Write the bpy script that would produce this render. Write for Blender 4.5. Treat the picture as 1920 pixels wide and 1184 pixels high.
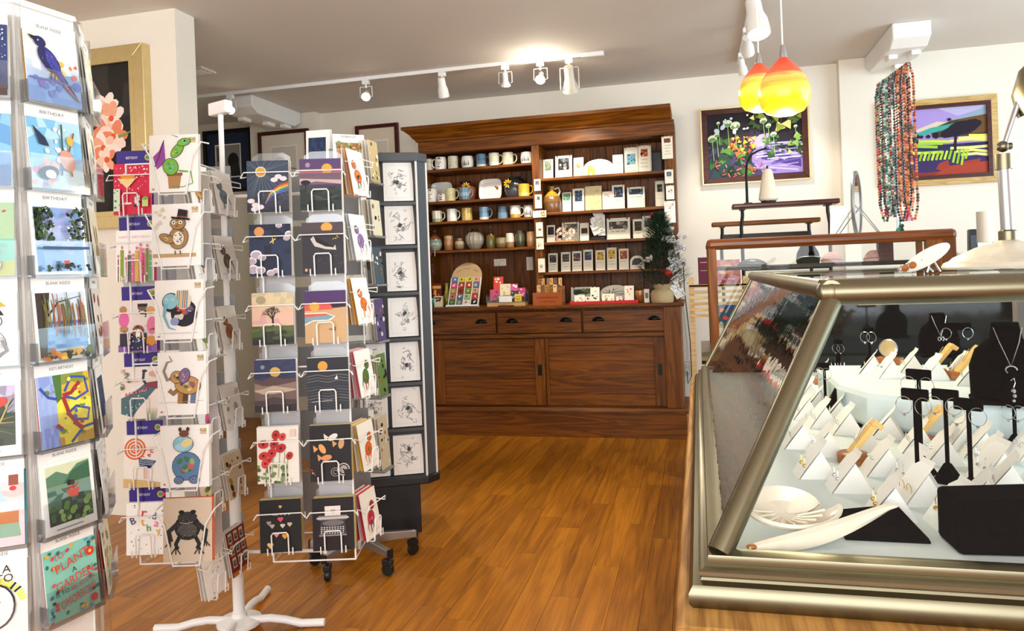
import bpy, bmesh, math, random
import numpy as np
from mathutils import Matrix, Vector, Euler

for o in list(bpy.data.objects):
    bpy.data.objects.remove(o)
SC = bpy.context.scene
COL = SC.collection
R = math.radians
PI = math.pi

# ------------------------------------------------------------------ camera
FPX, PPX, PPY = 1390.0, 960.0, 509.0          # focal length and principal point in 1920x1184 pixels
YAW, ROLL, EYE = R(14.1), R(2.15), 1.35
cam_d = bpy.data.cameras.new('camera')
cam = bpy.data.objects.new('camera', cam_d)
COL.objects.link(cam)
cam_d.sensor_width = 36.0
cam_d.lens = 36.0 * FPX / 1920.0
cam_d.shift_y = -(592.0 - PPY) / 1920.0
cam_d.clip_start = 0.05
cam.matrix_world = (Matrix.Translation((0, 0, EYE)) @ Matrix.Rotation(YAW, 4, 'Z')
                    @ Matrix.Rotation(PI / 2, 4, 'X') @ Matrix.Rotation(-ROLL, 4, 'Z'))
SC.camera = cam

# ------------------------------------------------------------------ view and world
vs = SC.view_settings
vs.view_transform = 'Standard'
vs.look = 'None'
vs.gamma = 1.0
vs.use_curve_mapping = False
vs.exposure = 0.2
world = bpy.data.worlds.new('daylight')
SC.world = world
world.use_nodes = True
world.node_tree.nodes['Background'].inputs[0].default_value = (0.86, 0.93, 1.0, 1)
world.node_tree.nodes['Background'].inputs[1].default_value = 1.0

# daylight through the shop window behind the camera, and through the window in the wall on the till side
def area_light(name, loc, rot, sx, sy, power, color):
    d = bpy.data.lights.new(name, 'AREA')
    d.shape = 'RECTANGLE'; d.size = sx; d.size_y = sy; d.energy = power; d.color = color
    o = bpy.data.objects.new(name, d); COL.objects.link(o)
    o.location = loc; o.rotation_euler = rot
    return o
area_light('shop_window_front_offscreen', (-0.8, -2.76, 1.72), (R(90), 0, 0), 5.8, 2.1, 225, (0.98, 0.98, 1.0))
area_light('side_window_right_offscreen', (3.86, 3.15, 1.7), (R(90), 0, R(90)), 3.9, 2.0, 130, (0.66, 0.86, 1.0))

# ------------------------------------------------------------------ helpers: points in the room
_c, _s = math.cos(ROLL), math.sin(ROLL)
_fw = np.array([-math.sin(YAW), math.cos(YAW), 0.0])
_r0 = np.array([math.cos(YAW), math.sin(YAW), 0.0]); _u0 = np.array([0, 0, 1.0])
_rt = _c * _r0 - _s * _u0
_up = _s * _r0 + _c * _u0
def _ray(px, py): return _fw + _rt * (px - PPX) / FPX - _up * (py - PPY) / FPX
def on_y(px, py, Y):                            # the point seen at a pixel on the vertical plane y = Y
    d = _ray(px, py); return Vector(np.array([0, 0, EYE]) + d * (Y / d[1]))
def on_z(px, py, Z):                            # ... on the level plane z = Z
    d = _ray(px, py); return Vector(np.array([0, 0, EYE]) + d * ((Z - EYE) / d[2]))
def at_depth(px, py, z):                        # ... at a distance z along the viewing axis
    return Vector(np.array([0, 0, EYE]) + _ray(px, py) * z)
def world_xy(cx, cz):                           # from (across, along) the viewing axis to x, y of the room
    p = _r0 * cx + _fw * cz
    return p[0], p[1]

# ------------------------------------------------------------------ helpers: colours and materials
def lin(c):
    if isinstance(c, str):
        c = tuple(int(c[i:i + 2], 16) / 255 for i in (0, 2, 4))
    return tuple((x / 12.92 if x <= 0.04045 else ((x + 0.055) / 1.055) ** 2.4) for x in c[:3]) + (1.0,)

MATS = {}
def new_mat(name):
    m = bpy.data.materials.new(name); m.use_nodes = True
    MATS[name] = m
    nt = m.node_tree
    return m, nt, nt.nodes['Principled BSDF']
def link(nt, a, b): nt.links.new(a, b)
def node(nt, t, **kw):
    n = nt.nodes.new(t)
    for k, v in kw.items(): setattr(n, k, v)
    return n

def plain(name, col, rough=0.5, metal=0.0, noise=0.06, nscale=30.0, bump=0.0, spec=0.5):
    m, nt, b = new_mat(name)
    tc = node(nt, 'ShaderNodeTexCoord'); nz = node(nt, 'ShaderNodeTexNoise')
    nz.inputs['Scale'].default_value = nscale; nz.inputs['Detail'].default_value = 3
    link(nt, tc.outputs['Object'], nz.inputs['Vector'])
    mx = node(nt, 'ShaderNodeMix', data_type='RGBA', blend_type='MULTIPLY')
    c = lin(col)
    rp = node(nt, 'ShaderNodeMapRange')
    rp.inputs[3].default_value = 1 - noise; rp.inputs[4].default_value = 1 + noise
    link(nt, nz.outputs['Fac'], rp.inputs[0])
    mx.inputs[0].default_value = 1.0
    mx.inputs[6].default_value = c
    link(nt, rp.outputs[0], mx.inputs[7])
    link(nt, mx.outputs[2], b.inputs['Base Color'])
    b.inputs['Roughness'].default_value = rough
    b.inputs['Metallic'].default_value = metal
    b.inputs['Specular IOR Level'].default_value = spec
    if bump:
        bp = node(nt, 'ShaderNodeBump'); bp.inputs['Strength'].default_value = bump
        bp.inputs['Distance'].default_value = 0.002
        link(nt, nz.outputs['Fac'], bp.inputs['Height']); link(nt, bp.outputs[0], b.inputs['Normal'])
    return m

def printed(name, rough=0.5, spec=0.4, coat=0.0, noise=0.05):
    """colour from the mesh's own colour attribute (flat print, glaze, paint)"""
    m, nt, b = new_mat(name)
    at = node(nt, 'ShaderNodeAttribute', attribute_name='Col')
    nz = node(nt, 'ShaderNodeTexNoise'); nz.inputs['Scale'].default_value = 90; nz.inputs['Detail'].default_value = 3
    tc = node(nt, 'ShaderNodeTexCoord'); link(nt, tc.outputs['Object'], nz.inputs['Vector'])
    rp = node(nt, 'ShaderNodeMapRange'); rp.inputs[3].default_value = 1 - noise; rp.inputs[4].default_value = 1 + noise
    link(nt, nz.outputs['Fac'], rp.inputs[0])
    mx = node(nt, 'ShaderNodeMix', data_type='RGBA', blend_type='MULTIPLY'); mx.inputs[0].default_value = 1.0
    link(nt, at.outputs['Color'], mx.inputs[6]); link(nt, rp.outputs[0], mx.inputs[7])
    link(nt, mx.outputs[2], b.inputs['Base Color'])
    b.inputs['Roughness'].default_value = rough; b.inputs['Specular IOR Level'].default_value = spec
    b.inputs['Coat Weight'].default_value = coat
    return m

def wood(name, dark, light, axis='X', scale=1.0, rough=0.4, coat=0.15, rnd=0.25, wave=0.15, freq=34.0):
    """grain running along one axis of the object"""
    m, nt, b = new_mat(name)
    tc = node(nt, 'ShaderNodeTexCoord'); oi = node(nt, 'ShaderNodeObjectInfo')
    add = node(nt, 'ShaderNodeVectorMath', operation='ADD')
    sc = node(nt, 'ShaderNodeVectorMath', operation='SCALE'); sc.inputs[3].default_value = 37.0
    cb = node(nt, 'ShaderNodeCombineXYZ')
    for i in range(3): link(nt, oi.outputs['Random'], cb.inputs[i])
    link(nt, cb.outputs[0], sc.inputs[0]); link(nt, tc.outputs['Object'], add.inputs[0]); link(nt, sc.outputs[0], add.inputs[1])
    mp = node(nt, 'ShaderNodeMapping')
    s = [14.0 * scale] * 3; s['XYZ'.index(axis)] = 1.1 * scale
    mp.inputs['Scale'].default_value = s
    link(nt, add.outputs[0], mp.inputs['Vector'])
    n1 = node(nt, 'ShaderNodeTexNoise'); n1.inputs['Scale'].default_value = 1.0; n1.inputs['Detail'].default_value = 2.5
    n1.inputs['Distortion'].default_value = 0.6
    link(nt, mp.outputs[0], n1.inputs['Vector'])
    wv = node(nt, 'ShaderNodeMath', operation='SINE')
    ml = node(nt, 'ShaderNodeMath', operation='MULTIPLY'); ml.inputs[1].default_value = freq
    link(nt, n1.outputs['Fac'], ml.inputs[0]); link(nt, ml.outputs[0], wv.inputs[0])
    mp2 = node(nt, 'ShaderNodeMapping')
    s2 = [160.0 * scale] * 3; s2['XYZ'.index(axis)] = 5.0 * scale
    mp2.inputs['Scale'].default_value = s2
    link(nt, add.outputs[0], mp2.inputs['Vector'])
    n2 = node(nt, 'ShaderNodeTexNoise'); n2.inputs['Scale'].default_value = 1.0; n2.inputs['Detail'].default_value = 2
    link(nt, mp2.outputs[0], n2.inputs['Vector'])
    f1 = node(nt, 'ShaderNodeMath', operation='MULTIPLY_ADD'); f1.inputs[1].default_value = wave; f1.inputs[2].default_value = 0.18
    link(nt, wv.outputs[0], f1.inputs[0])
    f2 = node(nt, 'ShaderNodeMath', operation='MULTIPLY_ADD'); f2.inputs[1].default_value = 0.55
    link(nt, n2.outputs['Fac'], f2.inputs[0]); link(nt, f1.outputs[0], f2.inputs[2])
    f3 = node(nt, 'ShaderNodeMath', operation='MULTIPLY_ADD'); f3.inputs[1].default_value = rnd
    link(nt, oi.outputs['Random'], f3.inputs[0]); link(nt, f2.outputs[0], f3.inputs[2])
    cr = node(nt, 'ShaderNodeValToRGB')
    cr.color_ramp.elements[0].color = lin(dark); cr.color_ramp.elements[0].position = 0.12
    cr.color_ramp.elements[1].color = lin(light); cr.color_ramp.elements[1].position = 0.85
    link(nt, f3.outputs[0], cr.inputs[0]); link(nt, cr.outputs[0], b.inputs['Base Color'])
    b.inputs['Roughness'].default_value = rough; b.inputs['Coat Weight'].default_value = coat
    b.inputs['Specular IOR Level'].default_value = 0.22
    b.inputs['Coat Roughness'].default_value = 0.25
    return m

def glass_mat(name, tint=(1, 1, 1), refl=1.0, rough=0.02, body=0.0, wavy=0.0):
    m, nt, b = new_mat(name)
    out = nt.nodes['Material Output']
    tr = node(nt, 'ShaderNodeBsdfTransparent'); tr.inputs[0].default_value = (*tint, 1)
    gl = node(nt, 'ShaderNodeBsdfGlossy'); gl.inputs['Roughness'].default_value = rough
    fr = node(nt, 'ShaderNodeFresnel'); fr.inputs[0].default_value = 1.45
    mu = node(nt, 'ShaderNodeMath', operation='MULTIPLY'); mu.inputs[1].default_value = refl; mu.use_clamp = True
    link(nt, fr.outputs[0], mu.inputs[0])
    mx = node(nt, 'ShaderNodeMixShader')
    link(nt, mu.outputs[0], mx.inputs[0]); link(nt, tr.outputs[0], mx.inputs[1]); link(nt, gl.outputs[0], mx.inputs[2])
    if wavy:
        tc = node(nt, 'ShaderNodeTexCoord'); nz = node(nt, 'ShaderNodeTexNoise'); nz.inputs['Scale'].default_value = 9
        link(nt, tc.outputs['Object'], nz.inputs['Vector'])
        bp = node(nt, 'ShaderNodeBump'); bp.inputs['Strength'].default_value = wavy; bp.inputs['Distance'].default_value = 0.01
        link(nt, nz.outputs['Fac'], bp.inputs['Height']); link(nt, bp.outputs[0], gl.inputs['Normal'])
    last = mx
    if body:
        df = node(nt, 'ShaderNodeBsdfDiffuse'); df.inputs[0].default_value = (0.85, 0.87, 0.9, 1)
        m2 = node(nt, 'ShaderNodeMixShader'); m2.inputs[0].default_value = body
        link(nt, mx.outputs[0], m2.inputs[1]); link(nt, df.outputs[0], m2.inputs[2]); last = m2
    nt.nodes.remove(b)
    link(nt, last.outputs[0], out.inputs[0])
    return m

def glow(name, col, strength):
    m, nt, b = new_mat(name)
    b.inputs['Base Color'].default_value = lin(col)
    b.inputs['Emission Color'].default_value = lin(col); b.inputs['Emission Strength'].default_value = strength
    return m

paper = printed('paper', 0.55, 0.3)
glazed = printed('glazed_ceramic', 0.18, 0.5, 0.3, 0.10)
canvas = printed('painted_canvas', 0.6, 0.25, 0.0, 0.12)
wall_paint = plain('wall_paint', 'ECE6D8', 0.75, noise=0.02, nscale=4, bump=0.05)
ceil_paint = plain('ceiling_paint', 'DAD4CB', 0.8, noise=0.02, nscale=3)
white_metal = plain('white_enamel', 'F2F1EF', 0.35, noise=0.02)
white_plastic = plain('white_plastic', 'F0EFEA', 0.45, noise=0.02)
cream_plastic = plain('cream_plastic', 'D8D0C0', 0.4, noise=0.03)
grey_plastic = plain('grey_plastic', '8E9093', 0.45, noise=0.03)
slate_metal = plain('slate_metal', '474C52', 0.45, noise=0.04)
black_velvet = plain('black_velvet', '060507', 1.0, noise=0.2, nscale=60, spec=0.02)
black_plastic = plain('black_plastic', '17171A', 0.4, noise=0.1)
black_metal = plain('black_iron', '1B1714', 0.38, metal=0.6, noise=0.1)
silver = plain('silver', 'D9DADC', 0.18, metal=1.0, noise=0.03)
steel = plain('brushed_steel', 'B4B6B8', 0.3, metal=0.9, noise=0.05)
gold = plain('gold_wire', 'D9B45C', 0.22, metal=1.0, noise=0.03)
nickel = plain('aged_nickel', '7E7862', 0.34, metal=1.0, noise=0.10, nscale=9)
gilt = plain('gilt_frame', 'D8C48E', 0.33, metal=0.75, noise=0.10, nscale=25)
gilt_wood = wood('gilt_wood', '9A7440', 'D9B877', 'X', 2.0, 0.35)
oak = wood('oak_along', '2E1301', '8A4E0C', 'X', 1.0, 0.45, 0.05, 0.16)
oak_v = wood('oak_upright', '2E1301', '8A4E0C', 'Z', 1.0, 0.45, 0.05, 0.16)
oak_y = wood('oak_deep', '2E1301', '8A4E0C', 'Y', 1.0, 0.45, 0.05, 0.16)
plank_wood = wood('floor_plank', '5E3004', 'C67E1E', 'Y', 0.8, 0.38, 0.16, 0.22, 0.10, 22.0)
case_wood = wood('counter_wood', '6E4014', 'CC9A55', 'Y', 1.2, 0.5, 0.0, 0.1)
case_wood_x = wood('showcase_rail', '3E1C08', '7E4418', 'X', 1.2, 0.3, 0.3, 0.1)
mahogany = wood('mahogany', '2A0D08', '5C2416', 'X', 1.5, 0.35, 0.2, 0.1)
pale_wood = wood('pale_wood', 'B98A50', 'E8C78E', 'X', 2.0, 0.5, 0.0, 0.2)
craft_wood = wood('turned_wood', '7A3F1A', 'B97338', 'X', 2.0, 0.4, 0.1, 0.3)
clear = glass_mat('clear_acrylic', (0.98, 0.985, 0.99), 0.7, 0.05, 0.02)
glass = glass_mat('glass', (0.97, 0.985, 0.975), 0.55, 0.01)
old_glass = glass_mat('old_wavy_glass', (0.95, 0.98, 0.965), 0.8, 0.02, 0.0, 0.10)
frosted = glass_mat('cellophane', (0.97, 0.97, 0.98), 1.2, 0.12, 0.10)
cloth = plain('pale_cloth', 'D6E2E2', 0.9, noise=0.03, nscale=120)
cream_shell = plain('shell', 'E8DCC8', 0.25, noise=0.10, nscale=18)
bulb_glow = glow('bulb_glow', 'FFF2D8', 30.0)
burlap = plain('burlap', 'BCA67C', 0.95, noise=0.2, nscale=140, bump=0.6)
pine_needle = plain('pine_needle', '1F3F24', 0.7, noise=0.35, nscale=40)
cardinal_red = plain('cardinal_red', 'C51F1C', 0.7, noise=0.15, nscale=80)
thread = plain('cotton_thread', 'E4D9C4', 0.9, noise=0.08, nscale=200)
dark_mirror = plain('smoked_mirror', '2B2D2E', 0.06, metal=0.85, noise=0.03)
mirror = plain('mirror', 'E6EAEC', 0.03, metal=1.0, noise=0.0)

# ------------------------------------------------------------------ helpers: meshes
class MB:
    """collects shapes and builds ONE mesh object"""
    def __init__(s): s.v = []; s.f = []; s.c = []; s.mx = None
    def add(s, vs, fs, col=None):
        o = len(s.v)
        if s.mx is not None: vs = [tuple(s.mx @ Vector(p)) for p in vs]
        s.v.extend(tuple(p) for p in vs)
        cl = lin(col) if col is not None else None
        for k in fs:
            s.f.append(tuple(i + o for i in k)); s.c.append(cl)
        return s
    def box(s, x0, x1, y0, y1, z0, z1, col=None):
        v = [(x, y, z) for z in (z0, z1) for y in (y0, y1) for x in (x0, x1)]
        return s.add(v, [(0, 2, 3, 1), (4, 5, 7, 6), (0, 1, 5, 4), (2, 6, 7, 3), (0, 4, 6, 2), (1, 3, 7, 5)], col)
    def prism(s, poly, a0, a1, axis='y', col=None):
        """polygon in the other two axes, swept along one axis"""
        n = len(poly)
        def pt(p, a):
            return {'y': (p[0], a, p[1]), 'x': (a, p[0], p[1]), 'z': (p[0], p[1], a)}[axis]
        v = [pt(p, a0) for p in poly] + [pt(p, a1) for p in poly]
        fs = [tuple(range(n)), tuple(range(2 * n - 1, n - 1, -1))]
        fs += [(i, n + i, n + (i + 1) % n, (i + 1) % n) for i in range(n)]
        return s.add(v, fs, col)
    def ring(s, c, ax, r, n):
        ax = Vector(ax).normalized(); t = Vector((0, 0, 1)) if abs(ax.z) < .9 else Vector((1, 0, 0))
        a = ax.cross(t).normalized(); b = ax.cross(a)
        return [tuple(Vector(c) + (a * math.cos(2 * PI * i / n) + b * math.sin(2 * PI * i / n)) * r) for i in range(n)]
    def cyl(s, p0, p1, r0, r1=None, n=12, col=None, caps=True):
        r1 = r0 if r1 is None else r1
        ax = Vector(p1) - Vector(p0)
        v = s.ring(p0, ax, r0, n) + s.ring(p1, ax, r1, n)
        fs = [(i, (i + 1) % n, n + (i + 1) % n, n + i) for i in range(n)]
        if caps: fs += [tuple(range(n - 1, -1, -1)), tuple(range(n, 2 * n))]
        return s.add(v, fs, col)
    def tube(s, pts, r, n=6, closed=False, col=None):
        P = [Vector(p) for p in pts]; m = len(P); v = []; up = None
        for i, p in enumerate(P):
            a = P[(i - 1) % m] if (closed or i) else p; b = P[(i + 1) % m] if (closed or i < m - 1) else p
            t = (b - a)
            t = t.normalized() if t.length > 1e-9 else Vector((0, 0, 1))
            if up is None: up = Vector((0, 0, 1)) if abs(t.z) < .9 else Vector((1, 0, 0))
            u = up - t * up.dot(t)
            if u.length < 1e-4:
                u = Vector((0, 1, 0)) - t * t.y
                if u.length < 1e-4: u = Vector((1, 0, 0)) - t * t.x
            u.normalize(); w = t.cross(u); up = u
            rr = r[i] if isinstance(r, (list, tuple)) else r
            v += [tuple(p + (u * math.cos(2 * PI * k / n) + w * math.sin(2 * PI * k / n)) * rr) for k in range(n)]
        fs = []
        for i in range(m if closed else m - 1):
            j = (i + 1) % m
            fs += [(i * n + k, i * n + (k + 1) % n, j * n + (k + 1) % n, j * n + k) for k in range(n)]
        if not closed: fs += [tuple(range(n - 1, -1, -1)), tuple(range((m - 1) * n, m * n))]
        return s.add(v, fs, col)
    def lathe(s, prof, n=20, c=(0, 0, 0), cols=None, sx=1.0, sy=1.0):
        """profile of (radius, height) turned about z; cols: one colour or one per band"""
        v = []
        for r, z in prof:
            v += [(c[0] + sx * r * math.cos(2 * PI * k / n), c[1] + sy * r * math.sin(2 * PI * k / n), c[2] + z) for k in range(n)]
        o = len(s.v)
        if s.mx is not None: v = [tuple(s.mx @ Vector(p)) for p in v]
        s.v.extend(v)
        for i in range(len(prof) - 1):
            cc = cols[min(i, len(cols) - 1)] if isinstance(cols, (list, tuple)) else cols
            cc = lin(cc) if cc is not None else None
            for k in range(n):
                s.f.append((o + i * n + k, o + i * n + (k + 1) % n, o + (i + 1) * n + (k + 1) % n, o + (i + 1) * n + k)); s.c.append(cc)
        c0 = cols[0] if isinstance(cols, (list, tuple)) else cols
        c1 = cols[-1] if isinstance(cols, (list, tuple)) else cols
        s.f.append(tuple(o + k for k in range(n - 1, -1, -1))); s.c.append(lin(c0) if c0 is not None else None)
        e = o + (len(prof) - 1) * n
        s.f.append(tuple(e + k for k in range(n))); s.c.append(lin(c1) if c1 is not None else None)
        return s
    def ball(s, c, r, nu=8, nv=6, col=None, sc=(1, 1, 1)):
        v = []; fs = []
        for j in range(1, nv):
            t = PI * j / nv
            v += [(c[0] + sc[0] * r * math.sin(t) * math.cos(2 * PI * k / nu), c[1] + sc[1] * r * math.sin(t) * math.sin(2 * PI * k / nu), c[2] + sc[2] * r * math.cos(t)) for k in range(nu)]
        a = len(v); v += [(c[0], c[1], c[2] + sc[2] * r), (c[0], c[1], c[2] - sc[2] * r)]
        for j in range(nv - 2):
            fs += [(j * nu + k, (j + 1) * nu + k, (j + 1) * nu + (k + 1) % nu, j * nu + (k + 1) % nu) for k in range(nu)]
        fs += [(a, k, (k + 1) % nu) for k in range(nu)]
        e = (nv - 2) * nu
        fs += [(a + 1, e + (k + 1) % nu, e + k) for k in range(nu)]
        return s.add(v, fs, col)
    def mesh(s, name):
        me = bpy.data.meshes.new(name)
        me.from_pydata(s.v, [], s.f); 
        if any(c is not None for c in s.c):
            at = me.attributes.new('Col', 'FLOAT_COLOR', 'CORNER')
            w = (0.8, 0.8, 0.8, 1.0); buf = []
            for p, c in zip(s.f, s.c): buf.extend((c or w) * len(p))
            at.data.foreach_set('color', buf)
        me.update()
        return me
    def build(s, name, mat, parent=None, loc=None, rot=None, smooth=False, bevel=0.0, fix=False):
        me = s.mesh(name)
        me.materials.append(mat)
        if smooth or fix:
            bm = bmesh.new(); bm.from_mesh(me)
            bmesh.ops.recalc_face_normals(bm, faces=bm.faces)
            bm.to_mesh(me); bm.free()
        if smooth:
            me.shade_smooth()
            me.set_sharp_from_angle(angle=R(38))
        o = bpy.data.objects.new(name, me); COL.objects.link(o)
        if parent is not None: o.parent = parent
        if loc is not None: o.location = loc
        if rot is not None: o.rotation_euler = rot
        if bevel:
            b = o.modifiers.new('bevel', 'BEVEL'); b.width = bevel; b.segments = 2; b.limit_method = 'ANGLE'
            b.angle_limit = R(40)
        return o

def tag(o, label, cat, group=None):
    o['label'] = label; o['category'] = cat
    if group: o['group'] = group
    return o
def thing(name, label, cat, loc=(0, 0, 0), rot=(0, 0, 0), group=None):
    o = bpy.data.objects.new(name, None); COL.objects.link(o)
    o.empty_display_size = 0.05
    o.location = loc; o.rotation_euler = rot
    return tag(o, label, cat, group)
def struct(o):
    o['kind'] = 'structure'; return o
def copy_tree(src, parent=None):
    c = src.copy(); COL.objects.link(c); c.parent = parent
    for ch in list(src.children): copy_tree(ch, c)
    return c

_txt = {}
def text_shape(t):
    """outline font shapes as flat triangles: vertices (x, y), faces, width, height"""
    if t in _txt: return _txt[t]
    cu = bpy.data.curves.new('lettering', 'FONT'); cu.body = t; cu.resolution_u = 2; cu.size = 1.0
    ob = bpy.data.objects.new('lettering', cu)
    me = ob.to_mesh()
    v = [(p.co.x, p.co.y) for p in me.vertices]; f = [tuple(p.vertices) for p in me.polygons]
    ob.to_mesh_clear(); bpy.data.objects.remove(ob); bpy.data.curves.remove(cu)
    if not v: v = [(0, 0)]
    xs = [p[0] for p in v]; ys = [p[1] for p in v]
    x0, y0 = min(xs), min(ys)
    _txt[t] = ([(x - x0, y - y0) for x, y in v], f, max(xs) - x0, max(ys) - y0)
    return _txt[t]

K = '1C1A1C'                                  # print black
class Art(MB):
    """a flat sheet with print on its front (-y) side: u across 0..1, v up 0..1"""
    def __init__(s, w, h, t=0.0016, bg='FBFAF6', back='F4F2EC'):
        super().__init__(); s.w, s.h, s.t = w, h, t; s.k = 0
        s.box(-w / 2, w / 2, 0, t, 0, h, back)
        s.rect(0, 0, 1, 1, bg)
    def p(s, u, v):
        return ((min(1, max(0, u)) - .5) * s.w, -0.00012 * s.k, min(1, max(0, v)) * s.h)
    def P(s, pts, col):
        s.k += 1
        return s.add([s.p(*q) for q in pts], [tuple(range(len(pts)))], col)
    def rect(s, u0, v0, u1, v1, col): return s.P([(u0, v0), (u1, v0), (u1, v1), (u0, v1)], col)
    def E(s, u, v, ru, rv, col, rot=0, n=16):
        k = s.w / s.h; c, d = math.cos(R(rot)), math.sin(R(rot)); pts = []
        for i in range(n):
            a = 2 * PI * i / n; x, y = ru * math.cos(a), rv * math.sin(a)
            pts.append((u + x * c - y * d, v + (x * d + y * c) * k))
        return s.P(pts, col)
    def S(s, pts, wd, col, taper=False):
        """a brush stroke: polyline with a width (share of the sheet's width)"""
        k = s.w / s.h; n = len(pts); L = []; Rr = []
        for i, (u, v) in enumerate(pts):
            a = pts[max(0, i - 1)]; b = pts[min(n - 1, i + 1)]
            dx, dy = b[0] - a[0], (b[1] - a[1]) / k
            q = math.hypot(dx, dy) or 1; nx, ny = -dy / q, dx / q
            ww = wd * (1 - .8 * i / (n - 1)) if taper and n > 1 else wd
            L.append((u + nx * ww / 2, v + ny * ww / 2 * k)); Rr.append((u - nx * ww / 2, v - ny * ww / 2 * k))
        s.k += 1
        vs = [s.p(*q) for q in L + Rr]
        return s.add(vs, [(i, i + 1, n + i + 1, n + i) for i in range(n - 1)], col)
    def ell_ring(s, u, v, ru, rv, wd, col, n=20, a0=0, a1=360):
        k = s.w / s.h
        return s.S([(u + ru * math.cos(R(a0 + (a1 - a0) * i / n)), v + rv * k * math.sin(R(a0 + (a1 - a0) * i / n))) for i in range(n + 1)], wd, col)
    def T(s, t, u, v, size, col, rot=0, wide=None, align=0.5):
        """lettering: size = letter height as a share of the sheet's width; wide = fit to this share of the width"""
        vs, fs, tw, th = text_shape(t)
        k = s.w / s.h; sc = size / (th or 1)
        sx = sc if wide is None else wide / (tw or 1)
        c, d = math.cos(R(rot)), math.sin(R(rot)); s.k += 1; pts = []
        for x, y in vs:
            X, Y = (x - tw * align) * sx, (y - th / 2) * sc
            pts.append(s.p(u + X * c - Y * d, v + (X * d + Y * c) * k))
        return s.add(pts, fs, col)
    def Q(s, u, v, size, wide, col, seed=1, rot=0):
        """a line of lettering too small to read: short uneven strokes"""
        rg = random.Random(seed); k = s.w / s.h; x = -wide / 2; c, d = math.cos(R(rot)), math.sin(R(rot))
        while x < wide / 2:
            q = size * rg.uniform(.5, 1.0); hh = size * rg.uniform(.25, .5); L = []
            for (a, b) in ((x, -hh), (x + q * .3, hh), (x + q * .6, -hh * .6), (x + q, hh * .5)): L.append((u + a * c - b * d, v + (a * d + b * c) * k))
            s.S(L, size * .2, col); x += q + size * (.9 if rg.random() < .22 else .25)
        return s
    def scatter(s, n, seed, cols, u0=0, v0=0, u1=1, v1=1, r=(.02, .06), kind='dot', ang=None):
        rg = random.Random(seed)
        for i in range(n):
            u, v = rg.uniform(u0, u1), rg.uniform(v0, v1); q = rg.uniform(*r); c = rg.choice(cols)
            if kind == 'dot': s.E(u, v, q, q * rg.uniform(.6, 1), c, rg.uniform(0, 180), 7)
            elif kind == 'dash':
                a = R(rg.uniform(0, 360) if ang is None else ang + rg.uniform(-20, 20)); k = s.w / s.h
                s.S([(u, v), (u + q * math.cos(a), v + q * math.sin(a) * k)], q * .28, c)
            elif kind == 'tri':
                a = rg.uniform(0, 6.3)
                s.P([(u + q * math.cos(a + b), v + q * math.sin(a + b) * s.w / s.h) for b in (0, 2.1, 4.2)], c)
        return s
    def wash(s, seed, cols, v0=0, v1=1, u0=0, u1=1, nu=6, nv=7):
        """loose cells of neighbouring tones, like a watercolour wash"""
        rg = random.Random(seed); s.k += 1; k0 = s.k
        gu = [[u0 + (u1 - u0) * (i + (rg.uniform(-.3, .3) if 0 < i < nu else 0)) / nu for i in range(nu + 1)] for j in range(nv + 1)]
        gv = [[v0 + (v1 - v0) * (j + (rg.uniform(-.3, .3) if 0 < j < nv else 0)) / nv for i in range(nu + 1)] for j in range(nv + 1)]
        for j in range(nv):
            for i in range(nu):
                q = [(gu[j][i], gv[j][i]), (gu[j][i + 1], gv[j][i + 1]), (gu[j + 1][i + 1], gv[j + 1][i + 1]), (gu[j + 1][i], gv[j + 1][i])]
                f = (j + .5) / nv * (len(cols) - 1) + rg.uniform(-.6, .6)
                c = cols[max(0, min(len(cols) - 1, int(round(f))))]
                s.add([s.p(*z) for z in q], [(0, 1, 2, 3)], c)
        return s

# ================================================================== the room
CEIL = 2.93
WB = 6.46                                       # back wall
def wbuild(mb, name, mat, parent, **kw):
    """mb holds room coordinates; the parent stands unrotated at its own base"""
    return mb.build(name, mat, parent, loc=-Vector(parent.location), **kw)

struct(MB().box(-4.9, 3.8, -2.7, 6.6, -0.12, -0.012).build('floor_base', plank_wood))
fl = bpy.data.objects['floor_base']; fl.name = 'floor'
rg = random.Random(4)
plank_me = {}
for L in (1.22, 0.84, 0.52):
    m = MB().box(-.0618, .0618, 0, L - .0012, -0.012, 0)
    me = m.mesh('plank'); me.materials.append(plank_wood); plank_me[L] = me
x = -4.83
while x < 0.3:
    y = 0.9 - rg.uniform(0, 1.1)
    while y < 6.45:
        L = rg.choice((1.22, 1.22, 1.22, .84, .52))
        o = bpy.data.objects.new('plank', plank_me[L]); COL.objects.link(o); o.parent = fl
        o.location = (x, y, 0)
        y += L
    x += 0.125

struct(MB().box(-4.9, 3.8, -2.7, 6.6, CEIL, CEIL + .1).build('ceiling', ceil_paint))
struct(MB().box(-4.9, 1.14, WB, WB + .12, -0.12, CEIL).box(1.14, 3.8, WB - .10, WB + .12, -0.12, CEIL)
       .box(-4.16, -3.46, WB - .10, WB, -0.12, CEIL).build('wall_back', wall_paint))
struct(MB().box(-5.0, -4.9, -2.7, 6.6, -0.12, CEIL).build('wall_left', wall_paint))
m = MB().box(3.8, 3.92, -2.7, 1.1, -0.12, CEIL).box(3.8, 3.92, 5.2, 6.6, -0.12, CEIL).box(3.8, 3.92, 1.1, 5.2, -0.12, .65).box(3.8, 3.92, 1.1, 5.2, 2.75, CEIL)
struct(m.build('wall_right', wall_paint))
m = MB().box(-4.9, -3.8, -2.82, -2.7, -0.12, CEIL).box(2.2, 3.8, -2.82, -2.7, -0.12, CEIL).box(-3.8, 2.2, -2.82, -2.7, -0.12, .6).box(-3.8, 2.2, -2.82, -2.7, 2.85, CEIL)
struct(m.build('wall_front', wall_paint))
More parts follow.
